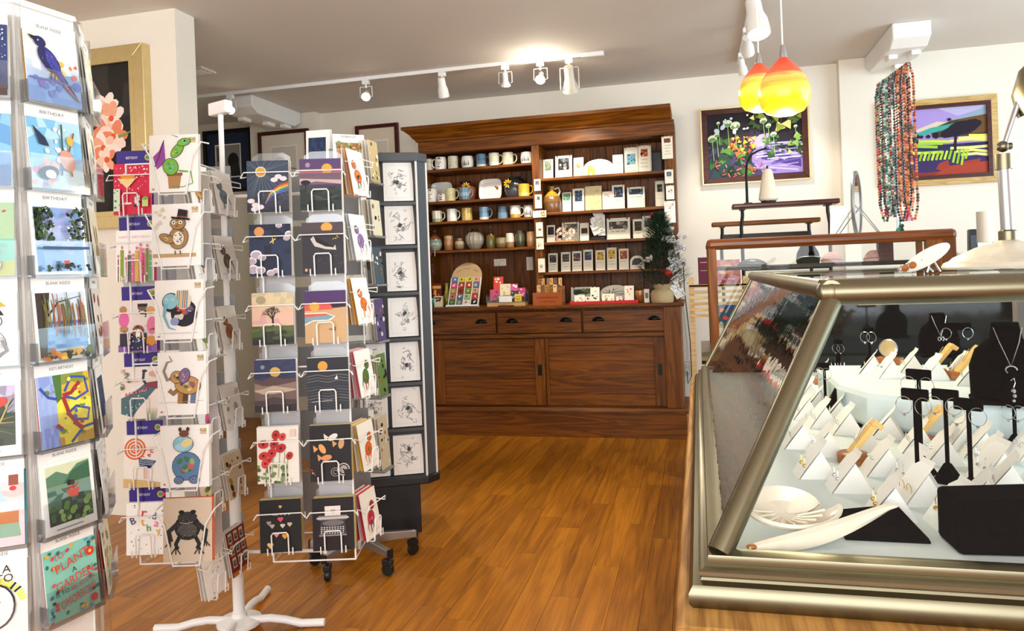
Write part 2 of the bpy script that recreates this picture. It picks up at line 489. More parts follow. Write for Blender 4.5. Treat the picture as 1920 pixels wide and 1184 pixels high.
# the pier that carries the flower painting
PY = 3.66
struct(MB().box(-4.9, -2.853, PY, PY + .17, -0.12, CEIL).build('wall_pier', wall_paint))
struct(MB().box(-.14, 1.14, WB - .02, WB, 0, .14).box(1.14, 3.8, WB - .12, WB - .10, 0, .14).build('baseboard_back', white_plastic, bevel=.004))

# wall outlet beside the cabinet, with a plug and its black cable
p = on_y(1288, 690, WB)
t = thing('wall_outlet', 'cream wall outlet beside the oak cabinet with a plug in it', 'outlet', (p.x, WB, p.z))
MB().box(-.038, .038, -.006, 0, -.06, .06).build('cover_plate', cream_plastic, t, bevel=.003)
for dz in (.026, -.026):
    MB().lathe([(.016, 0), (.016, .004)], 14).build('socket', white_plastic, t, (0, -.006, dz), (R(90), 0, 0))
    MB().box(-.007, -.005, -.0115, -.010, dz - .006, dz + .006).box(.005, .007, -.0115, -.010, dz - .006, dz + .006).build('slot', black_plastic, t)
a = on_y(1283, 540, WB - .03); b = on_y(1294, 640, WB - .03); c = Vector((p.x, WB - .03, p.z - .026)); d = on_y(1290, 720, WB - .03)
tag(MB().tube([(a.x, WB - .03, a.z + .25), a, b, on_y(1297, 705, WB - .03), d, c], .004).build('power_cable', black_plastic), 'black power cable running down the wall to the outlet', 'cable')

# ------------------------------------------------------------------ ceiling fixtures
def track(name, label, p0, p1):
    t = thing(name, label, 'light track', (p0[0], p0[1], CEIL))
    d = Vector(p1) - Vector(p0); L = d.length; t.rotation_euler = (0, 0, math.atan2(d.y, d.x))
    MB().box(0, L, -.018, .018, -.028, 0).build('rail', white_metal, t, bevel=.003)
    MB().box(.01, L - .01, -.006, .006, -.0285, -.026).build('groove', grey_plastic, t)
    MB().box(L - .16, L + .01, -.022, .022, -.034, 0).build('power_feed', white_metal, t, bevel=.004)
    return t
T1Y = 5.42
track('light_track', 'long white light track on the ceiling before the oak cabinet', (-4.4, T1Y, 0), (-.62, T1Y, 0))
track('light_track', 'white light track running over the jewellery counter', (.37, .9, 0), (.37, 6.05, 0))
track('light_track', 'added white light track over the card racks, out of view', (-2.6, 1.05, 0), (.2, 1.05, 0))  # invented track out of view, added to light the racks, now unlit

def spot(parent, loc, aim, power, size, color=(1.0, 0.90, 0.76), blend=.6):
    d = bpy.data.lights.new('lamp_light', 'SPOT'); d.energy = power; d.spot_size = R(size); d.spot_blend = blend
    d.color = color; d.shadow_soft_size = .035
    o = bpy.data.objects.new('lamp_light', d); COL.objects.link(o)
    o.location = loc
    v = Vector(aim) - Vector(loc)
    o.rotation_euler = v.to_track_quat('-Z', 'Y').to_euler()
    return o
def track_head(label, x, y, aim, kind, lit=None, size=70, s=1.0):
    """adaptor on the track, an arm and a lamp turned towards aim"""
    t = thing('track_spotlight', label, 'spotlight', (x, y, CEIL - .028), group='spotlights on the ceiling tracks')
    MB().box(-.028, .028, -.018, .018, -.032, 0).build('adaptor', white_metal, t, bevel=.004)
    piv = Vector((0, 0, -.075 * s - .02))
    MB().cyl((0, 0, -.03), (0, 0, -.06), .008, n=8).build('stem', white_metal, t)
    v = (Vector(aim) - Vector((x, y, CEIL - .12))).normalized()
    q = v.to_track_quat('-Z', 'Y').to_euler()
    if kind == 'can':
        prof = [(.0, .075), (.028, .073), (.030, .015), (.040, -.02), (.043, -.075), (.039, -.075), (.034, -.03)]
        MB().lathe([(r * s, z * s) for r, z in prof], 20).build('lamp_can', white_plastic, t, piv - Vector((0, 0, .02)), q, smooth=True)
        zb = -.055
        rb = .034
    elif kind == 'gimbal':
        MB().lathe([(r * s, z * s) for r, z in [(.014, .06), (.020, .055), (.020, 0), (.036, -.032), (.037, -.04), (.033, -.04), (.018, -.005)]], 18).build('lamp_can', white_metal, t, piv - Vector((0, 0, .02)), q, smooth=True)
        MB().tube([(-.05, 0, .05), (-.052, 0, -.03), (-.04, 0, -.035)], .003).tube([(.05, 0, .05), (.052, 0, -.03), (.04, 0, -.035)], .003).tube([(-.05, 0, .05), (.05, 0, .05)], .003).build('yoke', white_metal, t, piv - Vector((0, 0, .005)))
        zb = -.03; rb = .03
    else:
        MB().lathe([(r * s, z * s) for r, z in [(.02, .10), (.034, .09), (.036, .0), (.060, -.075), (.062, -.10), (.057, -.10), (.034, -.01)]], 22).build('lamp_can', cream_plastic, t, piv - Vector((0, 0, .05)), q, smooth=True)
        MB().box(-.072, -.066, -.008, .008, -.10, .06).box(.066, .072, -.008, .008, -.10, .06).box(-.072, .072, -.008, .008, .055, .061).build('yoke', cream_plastic, t, piv - Vector((0, 0, .03)))
        zb = -.07; rb = .052
    bm_ = bulb_glow if lit else grey_plastic
    b = MB().ball((0, 0, zb * s), rb * s * .92, 14, 8, sc=(1, 1, .55)).build('bulb', bm_, t, piv - Vector((0, 0, .05 if kind == 'big' else .02)), q, smooth=True)
    if lit:
        c = Vector((x, y, CEIL - .028)) + piv - Vector((0, 0, .02)) + v * (abs(zb) + rb + .02) * s
        spot(t, c, aim, lit, size)
        if 'next to the large cream lamp' in label:      # the bare bulb that also lights the ceiling in the photograph
            d = bpy.data.lights.new('lamp_light', 'POINT'); d.energy = 5.0; d.color = (1, .9, .74); d.shadow_soft_size = .03
            o = bpy.data.objects.new('lamp_light', d); COL.objects.link(o); o.location = c + Vector((0, -.03, .0))
    return t
def tx(px, py): return on_y(px, py, T1Y).x
track_head('white spotlight glowing above the navy framed picture', tx(432, 190), T1Y, (-1.9, 2.6, .9), 'gimbal', 60, 75)
track_head('white gimbal spotlight glowing beside the ceiling heater box', tx(686, 160), T1Y, (-1.5, 2.5, .8), 'gimbal', 60, 80)
track_head('white cylinder spotlight switched off, beside the small ring spotlight', tx(829, 145), T1Y, (-1.9, 6.2, 1.2), 'can', None)
track_head('small white ring spotlight between the cylinder lamp and the glowing lamp', tx(947, 132), T1Y, (-1.5, 6.2, 1.4), 'gimbal', 42, 75)
track_head('glowing spotlight above the oak cabinet next to the large cream lamp', tx(1013, 125), T1Y, (-.9, 2.6, .3), 'gimbal', 50, 85)
track_head('large cream bell-shaped spotlight at the track end above the oak cabinet', tx(1067, 120), T1Y, (-.9, 6.1, 1.9), 'big', 46, 75)
track_head('large white cylinder spotlight over the pendant lamps', .37, 4.45, (.55, 3.75, .9), 'can', 60, 100, 1.55)
track_head('white spotlight with brown collar above the abstract path painting', .37, 5.15, (.5, 6.4, 2.2), 'can', None)
track_head('small white spotlight at the far end of the counter track', .37, 5.75, (.6, 6.35, 1.6), 'can', 30, 95, .8)
for i, (x_, aim, pw) in enumerate([(-2.3, (-1.9, 2.2, 1.2), 55), (-1.5, (-1.35, 2.6, 1.1), 60), (-.7, (-1.2, 3.2, .9), 60), (-.25, (.55, 2.0, .9), 75)]):  # invented heads on the added track; none gives light
    track_head('added unlit white cylinder spotlight aimed at the %s' % ['clear card tower', 'wire card towers', 'drawing tower', 'jewellery case'][i], x_, 1.05, aim, 'can', None)

def ceiling_box(label, x0, x1, y0, y1, bits):
    t = thing('ceiling_heater', label, 'ceiling heater', ((x0 + x1) / 2, y0, CEIL), group='white boxes on the ceiling')
    w = (x1 - x0) / 2; L = y1 - y0
    MB().prism([(0, 0), (0, -.10), (.10, -.15), (L - .1, -.15), (L, -.10), (L, 0)], -w, w, 'x').build('housing', white_plastic, t, bevel=.01)
    for (u, v, a) in bits:
        MB().box(-.03, .03, -a, a, -.18, -.148).build('bracket', white_plastic, t, (u, v, 0), bevel=.006)
ceiling_box('white ceiling heater box above the landscape painting', 1.33, 1.57, 5.50, 6.34, [(-.06, .3, .05), (.07, .25, .07), (.05, .6, .05)])
ceiling_box('white ceiling heater box above the small framed prints', -3.86, -3.60, 5.55, 6.34, [(-.08, .2, .06), (0, .45, .06), (.08, .6, .05)])
p = on_z(372, 131, CEIL)
t = thing('ceiling_vent', 'small square vent plate on the ceiling beside the white pier', 'vent', (p.x, p.y, CEIL))
MB().box(-.09, .09, -.09, .09, -.018, 0).build('plate', cream_plastic, t, bevel=.004)
for k in range(4): MB().box(-.07, .07, -.006, .006, -.024, -.017).build('slat', white_plastic, t, (0, -.05 + k * .033, 0))

# ------------------------------------------------------------------ framed pictures
def framed(name, label, loc, rotz, w, h, fw, fmat, art, depth=.035, lip=None, edge=None, cat='painting', glazing=False):
    """loc = lower middle of the frame's back on the wall; front faces local -y"""
    t = thing(name, label, cat, loc, (0, 0, rotz))
    for a, (pts) in enumerate([[(-w / 2, 0), (w / 2, 0), (w / 2 - fw, fw), (-w / 2 + fw, fw)], [(w / 2, 0), (w / 2, h), (w / 2 - fw, h - fw), (w / 2 - fw, fw)],
                               [(w / 2, h), (-w / 2, h), (-w / 2 + fw, h - fw), (w / 2 - fw, h - fw)], [(-w / 2, h), (-w / 2, 0), (-w / 2 + fw, fw), (-w / 2 + fw, h - fw)]]):
        MB().prism(pts, -depth, 0, 'y').build('frame_side', fmat, t, bevel=fw * .05, fix=True)
    if lip:
        q = fw * .82; e = fw + lip[1]
        m = MB()
        for (x0, x1, z0, z1) in [(-w / 2 + q, w / 2 - q, q, e), (-w / 2 + q, w / 2 - q, h - e, h - q), (-w / 2 + q, -w / 2 + e, e, h - e), (w / 2 - e, w / 2 - q, e, h - e)]:
            m.box(x0, x1, -depth - .003, -depth + .012, z0, z1)
        m.build('liner', lip[0], t)
    if edge:
        for (x0, x1, z0, z1) in [(-w / 2 - .006, w / 2 + .006, -.006, .004), (-w / 2 - .006, w / 2 + .006, h - .004, h + .006), (-w / 2 - .006, -w / 2 + .004, 0, h), (w / 2 - .004, w / 2 + .006, 0, h)]:
            MB().box(x0, x1, -depth - .004, 0, z0, z1).build('outer_edge', edge, t)
    iw, ih = w - 2 * fw, h - 2 * fw
    a = Art(iw + .004, ih + .004, .004)
    art(a)
    a.build('picture', canvas, t, (0, -depth * .55, fw - .002))
    if glazing:
        MB().box(-iw / 2, iw / 2, -depth * .8, -depth * .8 + .002, fw, h - fw).build('glazing', glass, t)
    return t

def art_garden(a):
    rg = random.Random(11)
    a.rect(0, 0, 1, 1, '2A2536')
    a.wash(3, ['3A3156', '4A3F66', '2E2A40', '241E28', '1B1820'], 0, 1, 0, 1, 9, 8)
    a.P([(.62, .02), (1, .02), (1, .28), (.66, .46), (.52, .62), (.44, .60), (.50, .44), (.44, .26)], '9B86C8')
    a.P([(.50, .42), (.64, .52), (.66, .66), (.56, .64), (.45, .52)], 'B9A9DE')
    a.P([(.56, .26), (.98, .10), (.98, .22), (.64, .42)], '4A3A86')
    for i in range(26): a.S([(rg.uniform(.44, .95), q := rg.uniform(.05, .5)), (rg.uniform(.5, 1), q + rg.uniform(-.05, .07))], rg.uniform(.006, .02), rg.choice(['C9BCE8', 'AFA0D8', '6A57A8', 'D8CFF0']))
    a.scatter(50, 5, ['2C4A2C', '3F6B35', '1E3322', '5C8A3C', '274A48'], 0, 0, .45, .6, (.03, .08), 'tri')
    a.scatter(40, 6, ['E8B23C', 'E2703A', 'D94F3A', 'F2D76A'], .22, .35, .5, .62, (.012, .04), 'tri')
    a.scatter(26, 7, ['E8716A', 'F09A86', 'D8564E'], .02, .02, .6, .3, (.02, .06), 'dash')
    a.scatter(30, 8, ['4E7A38', '8CB84C', 'C9DE7A', '2F5130'], .6, .3, 1, .62, (.02, .05), 'tri')
    for i in range(9):
        u = .5 + i * .055; a.S([(u, .62 + rg.uniform(0, .1)), (u + rg.uniform(-.03, .03), 1)], rg.uniform(.012, .03), rg.choice(['15131A', '221C22', '3B2E3A']))
    a.scatter(26, 9, ['2F4A22', '566B2A', '8E9A3A', 'E9E48A', '1C2618'], .45, .72, 1, 1, (.03, .07), 'tri')
    for (u, v, r_) in [(.05, .62, .05), (.1, .68, .03), (.3, .8, .055), (.22, .84, .05), (.12, .86, .02), (.70, .62, .035), (.65, .76, .03), (.6, .84, .04), (.93, .72, .02)]:
        a.E(u, v, r_, r_ * .8, 'DDE8C4', 20); a.E(u, v - .02, r_ * .8, r_ * .5, '6B8F5A', 10); a.S([(u, v - .03), (u + .01, v - .35)], .007, '8FB46A')
    a.scatter(14, 10, ['F2EFD8', 'C9D8E8', 'BFD6A8'], .1, .7, .45, .95, (.012, .035))
def art_orchard(a):
    rg = random.Random(21)
    a.rect(0, 0, 1, 1, 'A08CCB')
    a.P([(0, 1), (1, 1), (1, .9), (.6, .76), (.3, .68), (0, .72)], 'A993D6')
    a.P([(.45, 1), (1, 1), (1, .93), (.7, .84)], 'B9B4DA')
    a.P([(.24, .66), (.5, .78), (.62, .76), (.4, .64)], 'D8C8B4')
    a.P([(.6, .78), (.82, .86), (1, .96), (1, .80), (.7, .74)], '8FA7B8')
    a.P([(.4, .66), (.64, .78), (1, .84), (1, .55), (.5, .56)], '4A3A22'); a.P([(.7, .78), (1, .84), (1, .6), (.84, .58)], '6B4A26')
    a.P([(.18, .58), (.44, .70), (.78, .76), (.58, .66), (.34, .60)], '3FA69A'); a.P([(0, .50), (.26, .58), (.22, .54), (0, .46)], '3DC0B8')
    a.E(.1, .66, .14, .13, '4E5B4A', 10, 9); a.E(.22, .7, .07, .06, '5E6A58', 0, 8)
    a.wash(5, ['8E3324', 'A13A2A', '3B2A5E', '2E2A66'], 0, .30, 0, 1, 8, 4)
    a.wash(6, ['3A2C66', '2C2A58', '23264A'], .26, .46, 0, 1, 8, 3)
    a.P([(.4, 0), (1, 0), (1, .2), (.6, .16)], 'A8402C'); a.P([(0, 0), (.3, 0), (.2, .06), (0, .08)], '5A7032')
    for (v, u0, u1, c) in [(.52, .3, .62, 'C8E04A'), (.49, .2, .55, 'A8CE3E'), (.46, .12, .5, '9CCB36'), (.5, .62, 1, 'EDE66A'), (.53, .7, 1, 'F2EC8C'), (.56, .8, 1, 'E2E26A'), (.36, .1, .55, 'B8D844'), (.37, .02, .35, 'D8E86A'), (.40, .62, 1, 'F0E98A'), (.35, .66, 1, 'E8E07A'), (.30, .72, 1, 'F2EFA4')]:
        a.S([(u0, v), ((u0 + u1) / 2, v + rg.uniform(-.01, .01)), (u1, v - rg.uniform(0, .04))], .028, c)
    for i in range(12): u = .35 + i * .04; a.S([(u, .37), (u - .03, .25 - .1 * (i > 7) * rg.random())], .022, rg.choice(['A9D02E', '8CBF26', 'C6E04E']))
    for (u, v, r_) in [(.70, .66, .13), (.80, .68, .12), (.62, .62, .09), (.86, .70, .07)]: a.E(u, v, r_, r_ * .55, '1C1224', 25, 10)
    a.S([(.68, .62), (.67, .48), (.665, .36)], .025, '1C1224', False)
    for (u, v, r_) in [(.06, .52, .12), (.16, .48, .1), (.24, .52, .08), (.08, .42, .08)]: a.E(u, v, r_, r_ * .7, '15121E', 0, 9)
    a.S([(.12, .44), (.12, .3)], .02, '15121E'); a.E(.62, .795, .02, .016, '2A1C22')
    a.scatter(10, 3, ['15121E', '221830'], .3, .56, .5, .6, (.015, .03))
def art_flower(a):
    a.rect(0, 0, 1, 1, '24211E'); a.wash(2, ['1E1B18', '2A2724', '35322E', '262320'], 0, 1, 0, 1, 6, 8)
    rg = random.Random(3)
    for (u, v, s) in [(.66, .71, 1), (.72, .63, 1.1), (.64, .56, 1), (.74, .51, 1.1), (.62, .44, 1), (.5, .36, 1), (.66, .36, .8)]:
        for k in range(7):
            an = k * .9 + rg.random(); a.E(u + .07 * s * math.cos(an), v + .05 * s * math.sin(an), .085 * s, .05 * s, rg.choice(['F3C7AE', 'EFA98A', 'F6DACB', 'E88A66', 'F9E6DA']), math.degrees(an), 9)
        a.E(u, v, .03, .03, 'E0622E')
    a.S([(.80, .505), (.9, .52), (.985, .545)], .03, '7E9A4A', True)

# garden path painting and orchard painting on the back wall
g = on_y(1320, 346, WB); g2 = on_y(1516, 200, WB)
framed('garden_painting', 'painting of a purple garden path in a dark frame', ((.07 + .905) / 2, WB, 2.015), 0, .84, .625, .05, mahogany, art_garden, edge=gilt)
framed('orchard_painting', 'painting of violet orchard and green fields in a gilt wood frame', ((1.407 + 2.231) / 2, WB - .10, 1.89), 0, .83, .665, .055, gilt_wood, art_orchard, lip=(mahogany, .02))
framed('flower_painting', 'dark painting of peach gladiolus in a broad gilt frame on the pier', (on_y(285, 200, PY).x - .385, PY, on_y(285, 84, PY).z - 1.05), 0, .77, 1.05, .085, gilt, art_flower, .06, lip=(gilt, .012))
def art_matted(matc, pic):
    def f(a):
        a.rect(0, 0, 1, 1, matc); a.rect(.2, .2, .8, .8, 'F4F2EC'); a.rect(.22, .22, .78, .78, '8E8A84')
        pic(a)
    return f
def sil(a): a.E(.62, .5, .13, .16, '1E1E20'); a.P([(.4, .22), (.78, .22), (.74, .48), (.46, .4)], '2A2A2C'); a.rect(.25, .5, .4, .75, '4A4642')
def dune(a): a.rect(.22, .22, .78, .78, 'D5CEC2'); a.E(.42, .5, .12, .14, '5E5650'); a.P([(.22, .22), (.78, .22), (.78, .4), (.22, .5)], 'A39A8C')
def hill(a): a.rect(.22, .22, .78, .78, 'DAD2C4'); a.P([(.22, .22), (.78, .22), (.6, .6)], 'B0A592')
for (nm, lb, px, py, px1, y0, fm, mc, pc) in [
    ('framed_print', 'framed print with navy mat on the far wall', 383, 248, 474, WB - .0, black_metal, '27304A', sil),
    ('framed_print', 'framed print with cream mat in mahogany frame below the ceiling heater', 486, 250, 580, WB - .10, mahogany, 'E9DFCF', dune),
    ('framed_print', 'framed print with beige mat half hidden behind the oak cabinet end', 668, 238, 748, WB, mahogany, 'E2D3BE', hill)]:
    a0, a1 = on_y(px, py, y0), on_y(px1, py, y0); w_ = a1.x - a0.x
    framed(nm, lb, ((a0.x + a1.x) / 2, y0, a0.z - .62), 0, w_, .62, .035, fm, art_matted(mc, pc), cat='picture')

# ------------------------------------------------------------------ hanging glass lamps
shade_m, nt, bs = new_mat('art_glass')
tc = node(nt, 'ShaderNodeTexCoord'); sp = node(nt, 'ShaderNodeSeparateXYZ'); link(nt, tc.outputs['Object'], sp.inputs[0])
mr = node(nt, 'ShaderNodeMapRange'); mr.inputs[1].default_value = 0.0; mr.inputs[2].default_value = .20
mp = node(nt, 'ShaderNodeMapping'); mp.inputs['Scale'].default_value = (14, 14, 90); link(nt, tc.outputs['Object'], mp.inputs[0])
nz = node(nt, 'ShaderNodeTexNoise'); nz.inputs['Scale'].default_value = 1; nz.inputs['Detail'].default_value = 4; link(nt, mp.outputs[0], nz.inputs[0])
ad = node(nt, 'ShaderNodeMath', operation='MULTIPLY_ADD'); ad.inputs[1].default_value = .035; link(nt, nz.outputs['Fac'], ad.inputs[0]); link(nt, sp.outputs[2], ad.inputs[2])
link(nt, ad.outputs[0], mr.inputs[0])
cr = node(nt, 'ShaderNodeValToRGB'); el = cr.color_ramp.elements
el[0].color = lin('F6CE22'); el[0].position = 0; el[1].color = lin('D43A22'); el[1].position = 1
for ps, c in [(.36, 'FFC81E'), (.42, 'FFD84A'), (.58, 'F09A3C'), (.66, 'F6B25A'), (.75, 'E8583A')]:
    e = el.new(ps); e.color = lin(c)
link(nt, mr.outputs[0], cr.inputs[0])
link(nt, cr.outputs[0], bs.inputs['Base Color']); link(nt, cr.outputs[0], bs.inputs['Emission Color'])
bs.inputs['Emission Strength'].default_value = 0.55; bs.inputs['Roughness'].default_value = .25
def pendant(label, px, py_bot, Y, s):
    p = on_y(px, py_bot, Y)
    t = thing('pendant_lamp', label, 'pendant lamp', p, group='glass pendant lamps over the counter')
    prof = [(.036, .0), (.060, .010), (.076, .030), (.083, .06), (.080, .09), (.066, .125), (.044, .155), (.022, .178), (.013, .188)]
    MB().lathe([(r * s, z * s) for r, z in prof], 28).build('glass_shade', shade_m, t, smooth=True)
    MB().lathe([(.034 * s, -.001), (.0345 * s, .0012)], 20).build('bulb', bulb_glow, t)
    MB().lathe([(.014 * s, .186 * s), (.013 * s, .20 * s), (.006 * s, .23 * s)], 14).build('metal_cap', steel, t, smooth=True)
    MB().cyl((0, 0, .22 * s), (0, 0, CEIL - p.z), .0028, n=6).build('cord', white_plastic, t)
    MB().lathe([(.05, CEIL - p.z - .02), (.05, CEIL - p.z)], 16).build('canopy', steel, t)
    d = bpy.data.lights.new('lamp_light', 'POINT'); d.energy = 13; d.color = (1, .86, .62); d.shadow_soft_size = .03
    o = bpy.data.objects.new('lamp_light', d); COL.objects.link(o); o.location = p - Vector((0, 0, .05))
pendant('orange and yellow glass pendant lamp, whole in view over the counter', 1472, 215, 2.6, 1.0)
pendant('orange and yellow glass pendant lamp partly behind its twin', 1426, 208, 2.95, .95)

# ================================================================== the oak cabinet
XL, XR, YF, YU, WT = -2.32, -.147, 5.90, 6.10, 1.06
cab = thing('display_cabinet', 'tall oak shop cabinet with shelves above drawers and sliding doors', 'cabinet', ((XL + XR) / 2, YF, 0))
def cb(mb, name, mat, **kw): return wbuild(mb, name, mat, cab, **kw)
cb(MB().box(XL, XR + .02, YF - .02, WB - .03, 0, .20), 'plinth', oak, bevel=.004)
cb(MB().prism([(YF - .045, .20), (YF - .045, .215), (YF - .02, .235), (WB - .03, .235), (WB - .03, .20)], XL - .02, XR + .035, 'x'), 'plinth_moulding', oak, fix=True)
cb(MB().box(XL, XR, YF + .05, WB - .03, .235, 1.03), 'carcass', oak_v)
cb(MB().box(XR - .13, XR, YF, YF + .06, .235, 1.03), 'corner_post', oak_v, bevel=.004)
cb(MB().box(XL, XL + .13, YF, YF + .06, .235, 1.03), 'corner_post', oak_v, bevel=.004)
cb(MB().box(XL, XR, YF + .01, YF + .06, .80, .83), 'rail', oak, bevel=.003)
cb(MB().box(XL - .03, XR + .03, YF - .035, WB - .03, 1.03, WT), 'worktop', oak, bevel=.008)
# drawers
dx = [on_y(787, 600, YF).x, on_y(930, 600, YF).x, on_y(1091, 600, YF).x, on_y(1258, 600, YF).x]
dx[0] = dx[1] - (dx[2] - dx[1])
for i in range(3):
    a, b = dx[i] + .008, dx[i + 1] - .008
    w_ = b - a
    d = MB().box(-w_ / 2, w_ / 2, 0, .05, 0, .175).build('drawer', oak, cab, Vector(((a + b) / 2, YF + .012, .838)) - cab.location, bevel=.004)
    for u in (-.29, .29):
        m = MB()
        # cup pull: quarter of a shell, open below
        N = 10
        vs = []; fs = []
        for j in range(5):
            tt = PI / 2 * j / 4
            for k in range(N + 1):
                an = PI * k / N
                vs.append((.047 * math.cos(an) * math.cos(tt * .98), -.030 * math.sin(tt) * math.sin(an) ** .6 if 0 < k < N else 0, .034 * math.sin(an) * math.cos(tt)))
        for j in range(4):
            for k in range(N): fs.append((j * (N + 1) + k, j * (N + 1) + k + 1, (j + 1) * (N + 1) + k + 1, (j + 1) * (N + 1) + k))
        m.add(vs, fs)
        m.box(-.05, .05, -.004, 0, .0, .006)
        m.prism([(.052 * math.cos(PI * k / 10), .038 * math.sin(PI * k / 10)) for k in range(11)], -.004, 0, 'y')
        m.build('cup_pull', black_metal, d, (u * w_ / .9, 0, .088), smooth=True)
# sliding doors
mid = on_y(1022, 700, YF).x
for (a, b, off, pu) in [(XL + .13, mid - .002, .018, -1), (mid + .002, XR - .13, .034, 1)]:
    z0, z1 = .245, .79; st = .085
    d = MB().box(b - st, b, YF + off, YF + off + .03, z0, z1).build('sliding_door', oak_v, cab, -cab.location, bevel=.003)
    MB().box(a, a + st * (.3 if pu > 0 else 1), YF + off, YF + off + .03, z0, z1).build('stile', oak_v, d, bevel=.003)
    ar = a + st * (.3 if pu > 0 else 1)
    MB().box(ar, b - st, YF + off, YF + off + .03, z0, z0 + .085).build('rail', oak, d, bevel=.003)
    MB().box(ar, b - st, YF + off, YF + off + .03, z1 - .06, z1).build('rail', oak, d, bevel=.003)
    zz = [z0 + .085, z0 + .215, z0 + .36, z1 - .06]
    for k in range(3):
        MB().box(ar, b - st, YF + off + .014, YF + off + .026, zz[k] + .001, zz[k + 1] - .001).build('panel_board', oak, d, bevel=.0015)
    xm = b - st / 2
    m = MB().box(xm - .016, xm + .016, YF + off - .004, YF + off, .49, .58).box(xm - .009, xm + .009, YF + off - .0045, YF + off - .0035, .505, .565)
    m.build('recessed_pull', black_metal, d, bevel=.002)
# upper part
YB = 6.425
shelf_z = {}
for k, y in enumerate([312, 373.5, 412, 467]): shelf_z['L%d' % (k + 1)] = on_y(900, y, YU).z
for k, y in enumerate([327, 393, 450, 507]): shelf_z['R%d' % (k + 1)] = on_y(1130, y, YU).z
shelf_z['W'] = WT
XD0, XD1 = on_y(1001, 400, YU).x, on_y(1015, 400, YU).x
ZTOP = 2.42
nb = 15
for k in range(nb):
    a = XL + .02 + (XR - XL - .04) * k / nb; b = XL + .02 + (XR - XL - .04) * (k + 1) / nb
    cb(MB().box(a + .001, b - .001, YB, YB + .015, WT, ZTOP), 'back_board', oak_v, bevel=.004)
cb(MB().box(XL, XL + .025, YU, YB, WT, ZTOP), 'side_panel', oak_v)
cb(MB().box(XR - .025, XR, YU, YB, WT, ZTOP), 'side_panel', oak_v)
cb(MB().box(XL, XL + .045, YU - .012, YU + .015, WT, ZTOP), 'post', oak_v, bevel=.003)
cb(MB().box(XR - .085, XR, YU - .012, YU + .015, WT, ZTOP), 'post', oak_v, bevel=.003)
cb(MB().box(XD0, XD1, YU - .012, YB, WT, ZTOP), 'divider', oak_v, bevel=.003)
for k in range(1, 5):
    z = shelf_z['L%d' % k]; cb(MB().box(XL + .025, XD0, YU, YB, z - .022, z), 'shelf', oak, bevel=.002)
    z = shelf_z['R%d' % k]; cb(MB().box(XD1, XR - .03, YU, YB, z - .022, z), 'shelf', oak, bevel=.002)
cb(MB().box(XL - .01, XR, YU - .02, YB, 2.40, 2.52), 'frieze', oak, bevel=.003)
prof = [(YU - .02, 2.50), (YU - .035, 2.505), (YU - .04, 2.52), (YU - .055, 2.53), (YU - .075, 2.56), (YU - .11, 2.59), (YU - .13, 2.60), (YU - .13, 2.625), (YB, 2.625), (YB, 2.50)]
m = MB(); n = len(prof)
vl = [(XL - .01 - (YU - .02 - y if y < YU else 0), y, z) for y, z in prof]; vr = [(XR - .02, y, z) for y, z in prof]
m.add(vl + vr, [tuple(range(n)), tuple(range(2 * n - 1, n - 1, -1))] + [(i, n + i, n + (i + 1) % n, (i + 1) % n) for i in range(n)])
cb(m, 'cornice', oak, fix=True)

# ================================================================== things on the oak cabinet
YS = 6.20
MPP = 6.27 / 1390                                 # metres per pixel at the shelves
def sx(px, Y=YS): return on_y(px, 420, Y).x
def shelf_x(px, sh, Y=YS):
    z = shelf_z[sh]; x = sx(px, Y)
    for _ in range(4):                            # the pixel column leans with the camera roll
        d = Vector((x, Y, z)) - Vector((0, 0, EYE)); zc = d.x * _fw[0] + d.y * _fw[1]
        u = PPX + FPX * (d.x * _rt[0] + d.y * _rt[1] + d.z * _rt[2]) / zc
        x += (px - u) * zc / FPX
    return x

